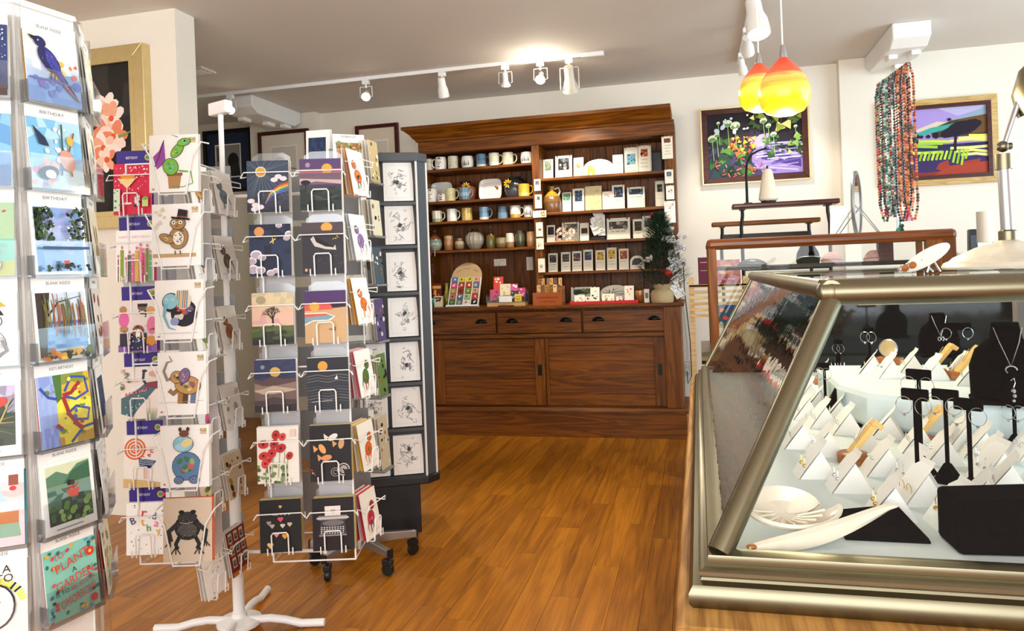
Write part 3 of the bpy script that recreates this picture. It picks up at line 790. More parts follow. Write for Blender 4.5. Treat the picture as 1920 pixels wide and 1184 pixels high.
def mug(label, px, sh, wpx, hpx, bands, handle=None, flare=0.0, belly=0.0, face=None, Y=YS, group='mugs on the cabinet shelves', dots=None):
    """handle: angle in degrees (0 = towards +x) or None; bands: colours from foot to rim"""
    r = wpx * MPP / 2; h = hpx * MPP; n = len(bands)
    prof = [(r * .8, 0), (r * .92, .003)]; cols = [bands[0]]
    N = 10
    for i in range(N + 1):
        t = i / N; rr = r * (1 + flare * (t - .5) + belly * math.sin(PI * t)); prof.append((rr, .004 + (h - .004) * t)); cols.append(bands[min(n - 1, int(t * n * .999))])
    rr = prof[-1][0]
    prof += [(rr * .9, h), (rr * .86, h * .35), (0.001, h * .3)]; cols += [bands[-1], bands[-1], bands[-1]]
    o = MB().lathe(prof, 20, cols=cols)
    if face == 'snow':
        for (a, zz, q, c) in [(-100, .58, .006, K), (-78, .58, .006, K), (-90, .45, .008, 'E2782E')]: o.ball((r * 1.04 * math.cos(R(a)), r * 1.04 * math.sin(R(a)), h * zz), q, 6, 4, c)
        for k in range(6): a = -108 + k * 7; o.ball((r * 1.03 * math.cos(R(a)), r * 1.03 * math.sin(R(a)), h * (.26 + .012 * (k - 2.5) ** 2)), .0042, 5, 4, K)
        m2 = [(-112, .70), (-66, .78), (-66, .82), (-76, .80), (-78, .97), (-100, .93), (-99, .76), (-112, .74)]
        o.add([(r * 1.06 * math.cos(R(a)), r * 1.06 * math.sin(R(a)), h * z) for a, z in m2], [tuple(range(8))], K)
    if face == 'tree':
        for a, s in [(-120, .8), (-100, 1.0), (-84, .6), (-66, .9)]: o.add([(r * 1.05 * (1 + belly) * math.cos(R(a + d)), r * 1.05 * (1 + belly) * math.sin(R(a + d)), h * z) for d, z in ((-7, .25), (7, .25), (0, .25 + .45 * s))], [(0, 1, 2)], '5A605A')
    if dots:
        rg = random.Random(int(px))
        for k in range(34): a = rg.uniform(-165, -15); z = rg.uniform(.1, .92); q = r * (1.005 + flare * (z - .5) + belly * math.sin(PI * z)); o.ball((q * math.cos(R(a)), q * math.sin(R(a)), h * z), .0026, 5, 3, dots)
    ob = o.build('mug', glazed, None, (shelf_x(px, sh, Y), Y, shelf_z[sh]), smooth=True)
    tag(ob, label, 'mug', group)
    if handle is not None:
        a = R(handle); c, d = math.cos(a), math.sin(a)
        MB().tube([(c * r * .9, d * r * .9, h * .82), (c * (r + .016), d * (r + .016), h * .86), (c * (r + .030), d * (r + .030), h * .68), (c * (r + .028), d * (r + .028), h * .42), (c * (r + .012), d * (r + .012), h * .24), (c * r * .9, d * r * .9, h * .2)], .005, 7, col=bands[-1]).build('handle', glazed, ob, smooth=True)
    return ob
W_ = 'F1EDE2'; BL = '5F86A0'; YE = 'C9A23A'; SP = 'E2DBC4'
mug('speckled cream mug at the cabinet end of the top mug shelf', 804, 'L1', 19, 24, [SP, SP, 'D8D0B8'], None, -.05, dots='5A5040')
mug('snowman face mug with painted top hat on the top mug shelf', 827, 'L1', 21, 26, [W_], 200, belly=.1, face='snow')
mug('cream mug with dense olive dots on the top mug shelf', 850, 'L1', 20, 26, [SP, 'DCD6B8', SP], None, dots='5E6038')
mug('round white mug with grey fir trees beside the blue banded mug', 877, 'L1', 21, 24, [W_], None, belly=.14, face='tree')
mug('blue mug with white foot on the top mug shelf', 903, 'L1', 19, 26, ['E8E6E0', BL, '4A7290', '54809E'], 30, dots='9AB4C4')
mug('cream mug with side handle next to the blue banded mug', 927, 'L1', 20, 26, [W_, 'E4DEC4', 'E8E2CC'], 5, .08)
mug('large handled cream mug with faint dots on the top mug shelf', 953, 'L1', 21, 25, ['E8E0C6', 'E2DABE'], 0, dots='A8A080')
mug('round white mug with grey fir trees beside the shelf divider', 988, 'L1', 21, 23, [W_], None, belly=.13, face='tree')
mug('snowman face mug standing before the grey square plate', 810, 'L2', 21, 26, [W_], 195, belly=.12, face='snow', Y=6.16)
mug('small low snowman cup beside the yellow dotted mug', 829, 'L2', 16, 15, [W_], None, belly=.1, face='snow', Y=6.15)
mug('pale yellow dotted mug with handle before the plates', 845, 'L2', 20, 25, ['D8CA92', 'E0D6A8'], 0, dots='8A7A3A', Y=6.16)
mug('blue grey mug standing before the terracotta vase', 871, 'L2', 20, 24, ['4E6A78', '7E9AA8', '5E8096'], 10, Y=6.135)
mug('yellow mug standing before the black flower vase', 983, 'L2', 21, 24, ['E0C060', 'D8A82E', YE], 0, belly=.04, Y=6.15)
mug('cream mug with green foot on the third mug shelf', 820, 'L3', 20, 23, ['9AA070', 'E6E0C8', 'EAE4D0'], -5)
mug('white mug with faint green leaf on the third mug shelf', 848, 'L3', 20, 25, [W_, 'E4E6DA'], -5)
mug('mustard yellow mug with a row of black dots', 876, 'L3', 21, 25, ['C9AE5A', 'D2B24E', YE], None, dots='3A3020')
mug('blue mug with white foot and big loop handle', 908, 'L3', 19, 25, ['E8E6E0', '6A92AE', '5580A0', '7A9CB4'], 0, .1)
mug('slate blue mug with arched window mark', 943, 'L3', 19, 24, ['6E8EA0', '4E6E84'], None, -.08)
mug('white mug with yellow foot and loop handle', 967, 'L3', 20, 24, ['C9A24A', W_, W_], 0, belly=.06)
mug('round white mug with grey trees beside the hanging plaques', 992, 'L3', 18, 23, [W_], None, belly=.12, face='tree')

def pot(name, label, cat, px, sh, wpx, hpx, prof, bands, Y=YS, ribs=0, n=24):
    s = wpx * MPP / 2; h = hpx * MPP
    mb = MB().lathe([(r * s, z * h) for r, z in prof], n, cols=bands)
    if ribs:
        v = []
        for (x, y, z) in mb.v:
            a = math.atan2(y, x); k = 1 + .045 * math.cos(a * ribs); v.append((x * k, y * k, z))
        mb.v = v
    o = mb.build(name, glazed, None, (shelf_x(px, sh, Y), Y, shelf_z[sh]), smooth=True)
    return tag(o, label, cat, 'pottery on the cabinet shelves')
TUM = [(.84, 0), (.92, .06), (1, .4), (.97, .8), (.92, 1), (.84, 1), (.8, .5)]
pot('ginger_jar', 'teardrop jar with brown shoulder and grey green belly', 'jar', 816, 'L4', 29, 43, [(.55, 0), (.7, .03), (.95, .2), (1, .36), (.9, .52), (.62, .68), (.3, .78), (.24, .84), (.36, .9), (.3, .97), (.1, 1.0)], ['6A7A6A', '8A9A88', '95A08E', '7A8A78', '7A4A2E', '6A3A22', '4A2A1E', '5A3A2A'])
pot('tumbler', 'tan brown tumbler beside the teardrop jar', 'tumbler', 842, 'L4', 19, 29, TUM, ['8A5A34', '9A683C', 'A8764A', 'B8936A'])
pot('small_cup', 'small brown and cream cup before the ribbed vase', 'cup', 862, 'L4', 19, 23, [(.7, 0), (.9, .1), (1, .5), (.85, .75), (.9, 1), (.8, 1), (.7, .6)], ['4A3424', '8A7454', 'B8A484', '5A3E28'], 6.17)
pot('ribbed_vase', 'ribbed grey gourd vase with brown shoulder', 'vase', 891, 'L4', 35, 40, [(.5, 0), (.62, .05), (.9, .28), (1, .52), (.96, .66), (.7, .82), (.4, .9), (.34, .95), (.42, 1), (.3, 1)], ['8A8678', '9A9688', 'A8A496', 'A09A8A', '8E8676', '5A3A28', '3E261C'], ribs=14, n=56)
pot('bell_bottle', 'olive and brown bell-shaped bottle with thin neck', 'bottle', 921, 'L4', 19, 45, [(.9, 0), (1, .08), (1, .4), (.85, .58), (.5, .7), (.2, .78), (.17, .92), (.24, 1), (.14, 1)], ['6A4A26', '5E5A2A', '6E5A2A', '4A3A1E', '7A4A2A', '4A3222'])
pot('small_cup', 'low straw coloured cup beside the bell bottle', 'cup', 940, 'L4', 20, 20, [(.7, 0), (.9, .1), (1, .5), (.92, 1), (.84, 1), (.7, .4)], ['5A4A2A', '7A6A40', '8E7E50'], 6.17)
pot('tumbler', 'half white half tan tumbler with rounded rim', 'tumbler', 957, 'L4', 17, 28, TUM, ['8A5E38', 'A07850', 'DCD2C0', 'E4DACA'])
pot('tumbler', 'dark green grooved tumbler on the pottery shelf', 'tumbler', 976, 'L4', 20, 32, TUM, ['2E3020', '3A3E26', '4E4E30', '3A3A26'])
pot('tumbler', 'tan tumbler beside the shelf divider', 'tumbler', 996, 'L4', 17, 29, TUM, ['8A5E38', 'A87A4E', 'B88E62'])
pot('lidded_vase', 'terracotta vase with yellow sunflower', 'vase', 874, 'L2', 42, 41, [(.7, 0), (.85, .1), (1, .5), (.95, .7), (.6, .86), (.5, .92), (.6, .98), (.4, 1)], ['7A3A22', '8A4428', '9A4E2E', '6A3020', '3A1E16'], 6.30)
pot('flower_vase', 'black and grey vase with yellow flowers', 'vase', 967, 'L2', 44, 43, [(.7, 0), (.9, .1), (1, .4), (1, .65), (.8, .84), (.5, .92), (.56, 1), (.4, 1)], ['3A3E42', '4A5056', '2A2C2E', '1E1E20', '2E2E30'], 6.30)
for (nm, px, u) in (('lidded_vase', 874, .35), ('flower_vase', 967, -.45)):
    v = bpy.data.objects[nm]; m = MB(); s = 42 * MPP / 2
    for k in range(9):
        a = k * 2 * PI / 9; m.add([(s * u + .003, -s * .96, .13), (s * u + .03 * math.cos(a - .25), -s * .99, .13 + .03 * math.sin(a - .25)), (s * u + .042 * math.cos(a), -s * .98, .13 + .042 * math.sin(a)), (s * u + .03 * math.cos(a + .25), -s * .99, .13 + .03 * math.sin(a + .25))], [(0, 1, 2, 3)], 'E2B62E')
    m.ball((s * u, -s * .97, .13), .011, 8, 5, '5A3A1A'); m.build('flower', glazed, v)
def square_plate(label, px, sh, wpx, hpx, c0, c1):
    w, h = wpx * MPP, hpx * MPP; m = MB(); N = 28
    def rr(k, y, q): return [(math.copysign(abs(math.cos(2 * PI * i / N)) ** .45, math.cos(2 * PI * i / N)) * w / 2 * k, y, h / 2 + math.copysign(abs(math.sin(2 * PI * i / N)) ** .45, math.sin(2 * PI * i / N)) * h / 2 * k) for i in range(N)]
    rings = [rr(.3, .012, 0), rr(.7, .012, 0), rr(.98, 0, 0), rr(1, -.004, 0), rr(.96, -.006, 0), rr(.7, .004, 0), rr(.3, .004, 0)]
    for i in range(6): m.add(rings[i] + rings[i + 1], [(k, (k + 1) % N, N + (k + 1) % N, N + k) for k in range(N)], c0 if i < 3 else c1)
    m.add(rings[0], [tuple(range(N))], c0); m.add(rings[6], [tuple(range(N))], c1)
    return m
for (lb, px, c0, c1) in [('grey white square plate leaning behind the snowman mugs', 827, 'DCDCD6', 'DCDCD6'), ('white square plate with a small painted snowman', 919, 'F2F0EA', 'F2F0EA')]:
    m = square_plate(lb, px, 'L2', 46, 43, c0, c1)
    if px > 900:
        for (x, z, r, c) in [(.045, .07, .014, 'F8F8F6'), (.05, .10, .010, 'F8F8F6'), (.05, .118, .008, K), (.065, .105, .012, 'A8281E')]: m.add([(x + r * math.cos(i * .7), -.0075, z + r * math.sin(i * .7)) for i in range(9)], [tuple(range(9))], c)
    tag(m.build('square_plate', glazed, None, (shelf_x(px, 'L2', 6.26), 6.26, shelf_z['L2']), (R(-10), 0, 0), smooth=True), lb, 'plate')

# ------------------------------------------------------------------ printed ceramic plaques
def plq(pic, cols, seed, text=None, border=None):
    def f(a):
        a.rect(0, 0, 1, 1, 'F2ECD6')
        k = a.h / a.w
        if border:
            n = max(6, int(9 * k))
            for i in range(n):
                for u in (.05, .95): a.E(u, (i + .5) / n, .03, .03, K, 0, 5)
            for i in range(6):
                for v in (.03, .97): a.E((i + .5) / 6, v, .03, .03, K, 0, 5)
        u0, v0, u1, v1 = pic
        a.rect(u0, v0, u1, v1, cols[0]); a.scatter(16, seed, cols, u0 + .04, v0 + .03, u1 - .04, v1 - .03, (.04, .12))
        if text:
            for i, tt in enumerate(text):
                if tt == 'LOVE': a.T(tt, .5, text_v(pic, i, len(text)), .11, '3A3430', 0, .6)
                else: a.Q(.5, text_v(pic, i, len(text)), .09, min(.7, .11 * len(tt)), '3A3430', seed + i)
        for u in (.12, .88): a.E(u, .965, .035, .035, K, 0, 8)
    return f
def text_v(pic, i, n): 
    top = pic[1] - .05
    return top - (i + .5) * min(.13, max(.06, top / n))
def plaque(label, px, sh, wpx, hpx, art, Y=6.22, lean=9, arch=False, name='ceramic_plaque'):
    w, h = wpx * MPP, hpx * MPP
    a = Art(w, h, .006, 'F2ECD6', 'E8E0C8'); art(a)
    o = a.build(name, glazed, None, (shelf_x(px, sh, Y), Y, shelf_z[sh]), (R(-lean), 0, 0))
    return tag(o, label, 'plaque', 'ceramic plaques on the cabinet')
def arch_plaque(label, px, sh, wpx, hpx, draw, Y=6.22, lean=9, bg='F2ECD6'):
    w, h = wpx * MPP, hpx * MPP; pts = [(-w / 2, 0), (w / 2, 0)] + [(w / 2 * math.cos(PI * i / 14), h * .55 + h * .45 * math.sin(PI * i / 14)) for i in range(15)]
    a = Art(w, h, .006, bg); a.v.clear(); a.f.clear(); a.c.clear(); a.k = 0
    a.prism(pts, 0, .006, 'y', bg); draw(a)
    o = a.build('arched_plaque', glazed, None, (shelf_x(px, sh, Y), Y, shelf_z[sh]), (R(-lean), 0, 0))
    return tag(o, label, 'plaque', 'ceramic plaques on the cabinet')
G_ = ['3A5A3A', '5E7A4A', '8A8A4A', '2A3A2A']; Bd = ['2A3A4E', '4A6A86', '1E2A36', '6A8AA0']; Rd = ['A83A2A', 'C8763A', 'E0B04A', '5A2A1E']; Ye = ['D8B02E', 'E8C85A', 'A8762A', '5A4A2A']; Dk = ['1E1C1E', '3A3A38', '5A564E', '8A8478']
T = (.18, .45, .82, .92); T2 = (.16, .40, .84, .88)
plaque('narrow plaque with a green and yellow picture, beside the divider', 1028, 'R1', 19, 40, plq(T, G_ + Ye[:1], 1, ['love', 'grow']))
plaque('wide plaque with a black and blue blossom picture', 1057, 'R1', 32, 45, plq((.18, .38, .82, .88), Dk + Bd[1:2] + ['D8D4C8'], 2, ['Just', 'Believe']))
plaque('narrow plaque with dotted border and tiny bee picture', 1085, 'R1', 19, 39, plq((.3, .5, .7, .72), Ye, 3, ['bee', 'kind'], True))
plaque('narrow pale plaque with a faint pink flower', 1159, 'R1', 19, 39, plq((.25, .5, .75, .78), ['E2C8C0', 'D8A8A0', 'F0E4D8'], 4, ['hope']))
plaque('tall plaque with green tree hill picture', 1184, 'R1', 25, 51, plq((.18, .36, .82, .76), ['7AB0C8', '3E6A2E', '5E8A3A', '2E4A26'], 5, ['GARDEN', 'OF LIFE']))
plaque('tall plaque with black checker border and red bird picture', 1209, 'R1', 25, 53, plq((.26, .6, .74, .86), Rd + Dk[:1], 6, ['home', 'sweet', 'home'], True))
def d_house(a): a.rect(.12, .08, .38, .5, 'E8C22E'); a.P([(.1, .5), (.4, .5), (.25, .74)], 'B8862A'); a.rect(.2, .1, .28, .3, 'F6F0DA'); a.scatter(4, 3, [K], .1, .6, .5, .8, (.01, .02)); a.rect(.5, .2, .85, .23, 'D8CFB4')
arch_plaque('arched white plaque with a yellow house', 1122, 'R1', 54, 33, d_house)
plaque('narrow green topped plaque beside the brown jug', 1063, 'R2', 17, 39, plq((.1, .6, .9, .95), ['5E8A6A', '3A6A7A', '8AA86A'], 11, ['peace']))
plaque('plaque with dark blue iris picture', 1085, 'R2', 22, 45, plq(T, Bd, 12, ['be', 'true']))
plaque('broad plain tan plaque', 1113, 'R2', 31, 48, lambda a: (a.rect(0, 0, 1, 1, 'DCCB98'), a.scatter(30, 5, ['D0BC82', 'E4D6AC'], 0, 0, 1, 1, (.04, .1))))
plaque('small pale plaque with pencil lettering', 1139, 'R2', 18, 36, plq((.2, .7, .8, .86), ['D8C8B0', 'C89A8A'], 13, ['Thank', 'You']))
plaque('plaque with a sunset lake picture', 1160, 'R2', 23, 47, plq((.14, .5, .86, .93), Bd + Rd[1:2], 14, ['sunset']))
plaque('wide plaque with blue grove picture and small tree', 1193, 'R2', 32, 41, plq((.1, .66, .9, .92), Bd + G_[:1], 15, ['family']))
plaque('checker bordered plaque partly behind the outer post', 1238, 'R2', 17, 50, plq((.24, .58, .76, .86), Dk, 16, ['laugh', 'often'], True))
plaque('small plaque with a black picture beside the divider', 1033, 'R3', 16, 34, plq((.14, .45, .86, .9), Dk[:2] + Bd[:1], 21, ['moon']))
plaque('broad plaque with grey town picture behind the paper flowers', 1070, 'R3', 33, 38, plq((.1, .5, .9, .92), Dk[2:] + ['C8C4BC'], 22), Y=6.26)
plaque('plaque with a dark church picture', 1096, 'R3', 17, 35, plq((.16, .42, .84, .72), ['3A1E14', '5A3422', '2A2A2A'], 23, ['faith']))
plaque('broad plaque with a sleeping grey bear picture', 1160, 'R3', 43, 41, plq((.1, .5, .9, .84), Dk[1:] + ['B8B0A0'], 24, ['dream']))
plaque('plaque with dark brown owl picture', 1197, 'R3', 19, 37, plq(T2, ['2A1E16', '5A4A34', '3E3222'], 25, ['wise']))
plaque('broad pale plaque behind the tree top', 1222, 'R3', 32, 42, plq((.1, .5, .7, .9), Dk[1:3] + ['8A8AA0'], 26))
for i, (px, h, pc, lb, tx_) in enumerate([(1037, 36, Dk, 'dark raven picture', ['LOVE', 'one', 'another']), (1061, 37, Dk[1:], 'grey mountain picture', ['the best', 'view']), (1082, 38, Bd[:2] + Rd[:2], 'blue and red bird picture', ['DANCE', 'anyway']), (1103, 40, Bd, 'blue heron picture', ['stand', 'tall']), (1126, 38, Ye + Rd[:1], 'red heart on yellow picture', ['heart']), (1147.6, 42, Ye[:2] + Bd[:1], 'sunflower and bluebird picture', ['sunshine', 'always']), (1170, 39, Rd + Dk[:1], 'red barn autumn picture', ['harvest'])]):
    plaque('narrow plaque with %s on the lowest plaque shelf' % lb, px, 'R4', 18, h, plq((.14, .5, .86, .9), pc, 30 + i, tx_))
arch_plaque('small arched plaque with a dark picture beside the tree', 1195, 'R4', 26, 25, lambda a: (a.P([(.12, .3), (.88, .3), (.84, .62), (.68, .8), (.32, .8), (.16, .62)], '2E2A28'), a.rect(.2, .12, .8, .16, 'B8AE98')))
plaque('landscape plaque with green valley strip behind the red tray', 1094, 'W', 47, 30, plq((.1, .56, .9, .86), G_ + Dk[:1], 41), Y=6.24)
def d_tree(a):
    for pts in [[(.34, .1), (.36, .4), (.3, .62), (.16, .72)], [(.36, .4), (.42, .66), (.6, .84)], [(.34, .5), (.22, .56), (.1, .5)], [(.38, .46), (.52, .6), (.62, .64)], [(.32, .6), (.3, .78)], [(.44, .68), (.44, .86)]]: a.S(pts, .035, '2A2420', True)
    a.Q(.68, .62, .06, .34, '3A3430', 4); a.T('Heaven', .72, .48, .08, '2A2420', 0, .4); a.Q(.24, .3, .04, .2, '3A3430', 9)
arch_plaque('arched plaque with a bare black tree and lettering', 1154, 'W', 56, 32, d_tree, Y=6.24, bg='F2ECD6')

# plaques hung on the posts
def hung(label, px, py0, py1, wpx, art, Y=YU - .02):
    p0, p1 = on_y(px, py1, Y), on_y(px, py0, Y); w = wpx * MPP; h = p1.z - p0.z
    a = Art(w, h, .005, 'F2ECD6', 'E8E0C8'); art(a)
    o = a.build('hanging_plaque', glazed, None, (p0.x, Y - .002, p0.z))
    MB().tube([(-w * .36, -.001, h * .94), (0, .004, h + .022), (w * .36, -.001, h * .94)], .0012, 4).build('hanging_wire', black_metal, o)
    return tag(o, label, 'plaque', 'plaques hung on the cabinet posts')
for (px, y0, y1, w, lb, art) in [
    (1008, 336, 358, 12, 'small plaque with a grey animal, uppermost on the divider', plq((.2, .5, .8, .84), Dk[2:], 51)),
    (1010, 365, 391, 13, 'small plaque with a green sprig on the divider', plq((.3, .6, .7, .86), G_, 52)),
    (1012, 395, 408, 25, 'wide little plaque with a gold leaf on the divider', plq((.6, .2, .9, .8), Ye + G_[:1], 53)),
    (1012, 417, 444, 13, 'small plaque with tiny hearts on the divider', plq((.25, .4, .75, .6), ['D8CFC0', 'A83A3A', '3A3A3A'], 54)),
    (1013, 447, 468, 14, 'small plaque with blue and yellow birds on the divider', plq((.2, .25, .85, .55), ['E8E0C8', '3A5AB0', 'E0C030'], 55)),
    (1016, 485, 511, 13, 'small plaque with a coffee cup, lowest on the divider', plq((.3, .35, .7, .6), ['E8E0CC', '2A2624'], 56, ['coffee'])),
    (1252, 256, 298, 19, 'tall plaque with a brown bear and bold lettering on the outer post', plq((.2, .72, .8, .92), ['7A3A1E', '9A5A2E', '4A2212'], 57, ['IF LIFE', 'GIVES', 'YOU', 'HONEY'])),
    (1255, 318, 344, 15, 'small plaque with a blue patch on the outer post', plq((.22, .5, .78, .84), Bd, 58, ['calm'])),
    (1257, 348, 374, 14, 'small plaque with a black sunburst on the outer post', plq((.3, .4, .8, .7), ['E8E0CC', '1E1C1C'], 59)),
    (1257, 377, 418, 19, 'tall plaque with a red dragonfly on the outer post', plq((.15, .62, .85, .9), ['E2D8C4', 'C8402E', '8A8A7A'], 60, ['life', 'is', 'good'])),
    (791, 384, 398, 6, 'thin plaque on the post beside the drawing tower', plq((.3, .4, .7, .7), Dk[2:], 61)),
    (796, 462, 494, 7, 'thin framed plaque lower on the post beside the drawing tower', plq((.3, .3, .7, .7), Dk[2:], 62))]:
    hung(lb, px, y0, y1, w, art)
for (px, py, w, h, lb, s) in [(937, 492, 25, 14, 'wide plaque with a dark dove hung on the cabinet back', 71), (993, 494, 13, 26, 'upright plaque with dark lettering hung on the cabinet back', 72)]:
    p = on_y(px, py + h / 2, 6.40); a = Art(w * MPP, h * MPP, .005, 'F2ECD6'); a.scatter(12, s, [K, '4A463E'], .1, .15, .9, .85, (.04, .12), 'dash', 0)
    tag(a.build('wall_plaque', glazed, None, (p.x, 6.415, p.z)), lb, 'plaque')
# key rings on hooks beside the post
for (px, py, lb, cs) in [(806, 462, 'key rings with teal and red beads on a wire hook', ['1E7A80', '8A3A3A', 'B8A8A0']), (803, 497, 'key rings with purple and rust beads on a wire hook', ['6A4AA0', '8A3A2A', '4A3A5A'])]:
    p = on_y(px, py, YU - .05)
    t = thing('key_ring_hook', lb, 'hook', (p.x, YU - .012, p.z))
    MB().tube([(0, 0, 0), (0, -.07, 0), (0, -.075, .01)], .002, 5).tube([(-.04, -.03, 0), (.05, -.03, 0)], .002, 5).build('hook', silver, t)
    for i, c in enumerate(cs):
        m = MB()
        for k in range(7): m.ball((-.03 + i * .035, -.03, -.012 - k * .012), .006, 6, 4, c)
        m.build('key_ring', glazed, t)

# ------------------------------------------------------------------ jug and other shelf pieces
o = pot('jug', 'amber and brown stoneware jug with loop handle', 'jug', 1036, 'R2', 35, 50, [(.9, 0), (1, .05), (1, .42), (.86, .62), (.5, .76), (.26, .82), (.24, .92), (.34, .94), (.34, 1), (.2, 1)], ['6A4424', '6E4A28', '7A5A30', 'B8862A', 'C8962E', 'B88A2A', '9A7426'])
s_ = 35 * MPP / 2; h_ = 50 * MPP
MB().tube([(s_ * .3, 0, h_ * .9), (s_ * .75, 0, h_ * .95), (s_ * .9, 0, h_ * .8), (s_ * .72, 0, h_ * .66)], .007, 8, col='D8D0BC').build('handle', glazed, o, smooth=True)
t = thing('paper_sculpture', 'white folded paper leaf sculpture on a small black easel', 'sculpture', (shelf_x(1121, 'R3'), 6.2, shelf_z['R3']))
MB().box(-.06, .06, -.03, .03, 0, .025).build('stand', black_metal, t, bevel=.002)
rg = random.Random(9)
m = MB()
for k in range(16):
    a = rg.uniform(-.5, .5); z = .04 + k * .011; x = rg.uniform(-.055, .02)
    m.add([(x, rg.uniform(-.02, .0), z), (x + .05, -.02, z + .02), (x + .03, .0, z + .055), (x - .02, -.01, z + .045)], [(0, 1, 2, 3)], rg.choice(['F4F2EA', 'E8E4D6', 'D8DCC8']))
m.box(0, .065, .0, .004, .04, .215, 'F6F4EE'); m.build('leaves', paper, t)
MB().cyl((0, 0, .02), (0, 0, .07), .004).build('stem', black_metal, t)
t = thing('paper_flowers', 'cluster of cream and pink paper flowers before the grey town plaque', 'ornament', (shelf_x(1060, 'R3', 6.16), 6.16, shelf_z['R3']))
MB().box(-.085, .085, -.02, .02, 0, .012).build('base', pale_wood, t)
for k in range(30):
    x, z = rg.uniform(-.08, .08), rg.uniform(.02, .115); c = rg.choice(['F2E8D2', 'E8CDB8', 'F6F0E0', 'E0C46A', 'D8A898']); m = MB()
    for j in range(5): a = j * 2 * PI / 5 + k; m.add([(0, -.004, 0), (.012 * math.cos(a - .4), -.008, .012 * math.sin(a - .4)), (.016 * math.cos(a), -.002, .016 * math.sin(a)), (.012 * math.cos(a + .4), -.008, .012 * math.sin(a + .4))], [(0, 1, 2, 3)], c)
    m.build('flower', paper, t, (x, rg.uniform(-.02, .02), z))
t = thing('photo_stand', 'black picture easel in the dark upper corner of the cabinet', 'picture', (shelf_x(1231, 'R1', 6.3), 6.3, shelf_z['R1']), (R(-8), 0, 0))
MB().box(-.05, .05, 0, .01, 0, .20).build('frame', black_plastic, t, bevel=.002); MB().box(-.04, .04, -.002, 0, .02, .18).build('picture', slate_metal, t)

# ------------------------------------------------------------------ worktop: magnet board, soaps, bookmarks
zW = WT
bx_, by_ = shelf_x(868, 'W', 6.02), 6.02
t = thing('magnet_display', 'arched cardboard display board tilted back on the worktop', 'display board', (bx_, by_, zW), (R(-22), 0, R(-6)))
Wd, Hd = .285, .36
pts = [(-Wd / 2, Hd * .6), (-Wd / 2, 0), (Wd / 2, 0), (Wd / 2, Hd * .68)] + [(Wd / 2 * math.cos(PI * i / 14), Hd * .76 + .135 * math.sin(PI * i / 14)) for i in range(15)]
bd = Art(Wd, Hd, .006, 'C8A878'); bd.v.clear(); bd.f.clear(); bd.c.clear(); bd.prism(pts, 0, .006, 'y', 'C4A67C')
for wd_, u, r2 in ((.16, .22, 28), (.26, .5, 0), (.18, .78, -28)): bd.Q(u, .985 if r2 == 0 else .92, .06, wd_, '7A5A34', 5, r2)
bd.build('board', paper, t)
MB().box(-Wd / 2 - .006, Wd / 2 + .006, -.03, 0, -.002, .012).build('front_lip', white_plastic, t)
for u in range(5): MB().box(-.0035, .0035, -.012, 0, 0, Hd * .74).build('rail', white_plastic, t, (-Wd / 2 + .005 + u * (Wd - .01) / 4, 0, 0))
cols20 = ['5E7EA8', 'D8C04A', 'D8CC4A', 'D8A890', 'D0508A', 'A8382A', 'B04A34', '5E74A8', 'A88A5A', '8E2E22', '6E8A3A', 'D0A090', 'B07A6A', '5A6A78', 'A8BC9A', 'B84030', '3A6A34', '6A7680', 'E0DCC8', '242428']
ring2 = ['FFFFFF', '3A3A2A', '2E6A2E', '8A5A3A', 'F2D8E8', 'F2E8DC', 'F4F0E4', 'E8C83A', 'E8C84A', '5A1A12', 'E8D04A', '5A3A2A', '5A2A26', 'F2F2EE', '4A6A3A', 'E8B8A0', '8AB07A', 'E0C04A', '4A1E2A', 'F6F4EC']
names20 = ['light blue', 'lemon spotted', 'yellow with green tree', 'salmon', 'bright pink', 'red with white figures', 'red with crescent', 'blue with yellow boat', 'tan with yellow', 'deep red', 'green with yellow star', 'peach with brown twig', 'rose brown', 'slate with white drop', 'pale green', 'scarlet', 'forest green', 'grey with gold', 'cream with dark star', 'black with white crescent']
Rm = Euler((R(-22), 0, R(-6))).to_matrix()
for i in range(20):
    r_, c_ = divmod(i, 4); x = -Wd / 2 + .005 + (c_ + .5) * (Wd - .01) / 4; z = .018 + (4 - r_) * .052
    m = Art(.052, .044, .014, cols20[i], cols20[i]); m.mx = None
    rg2 = random.Random(i); m.E(.5 + rg2.uniform(-.1, .1), .5, .2, .16, ring2[i], rg2.uniform(0, 90), 8); m.scatter(5, i, [ring2[i], cols20[i]], .15, .15, .85, .85, (.05, .1))
    o = m.build('magnet_tile', glazed, None, Vector((bx_, by_, zW)) + Rm @ Vector((x, -.0145, z)), (R(-22), 0, R(-6)))
    tag(o, 'small square tile, %s, on the arched display board' % names20[i], 'tile', 'tiles on the arched display board')
t = thing('soap_tray', 'clear tray with a blank white card on a pale wood block', 'tray', (shelf_x(952, 'W', 6.05), 6.05, zW))
MB().box(-.165, .165, -.06, .06, 0, .032).build('wood_block', pale_wood, t, bevel=.003)
MB().box(-.17, .17, -.065, -.062, .032, .085).box(-.17, .17, .062, .065, .032, .13).box(-.17, -.167, -.065, .065, .032, .10).box(.167, .17, -.065, .065, .032, .10).box(-.17, .17, -.065, .065, .032, .035).build('clear_tray', clear, t)
MB().box(-.055, .055, -.068, -.066, .035, .085, 'F8F8F6').build('price_card', paper, t)
X0 = t.location.x
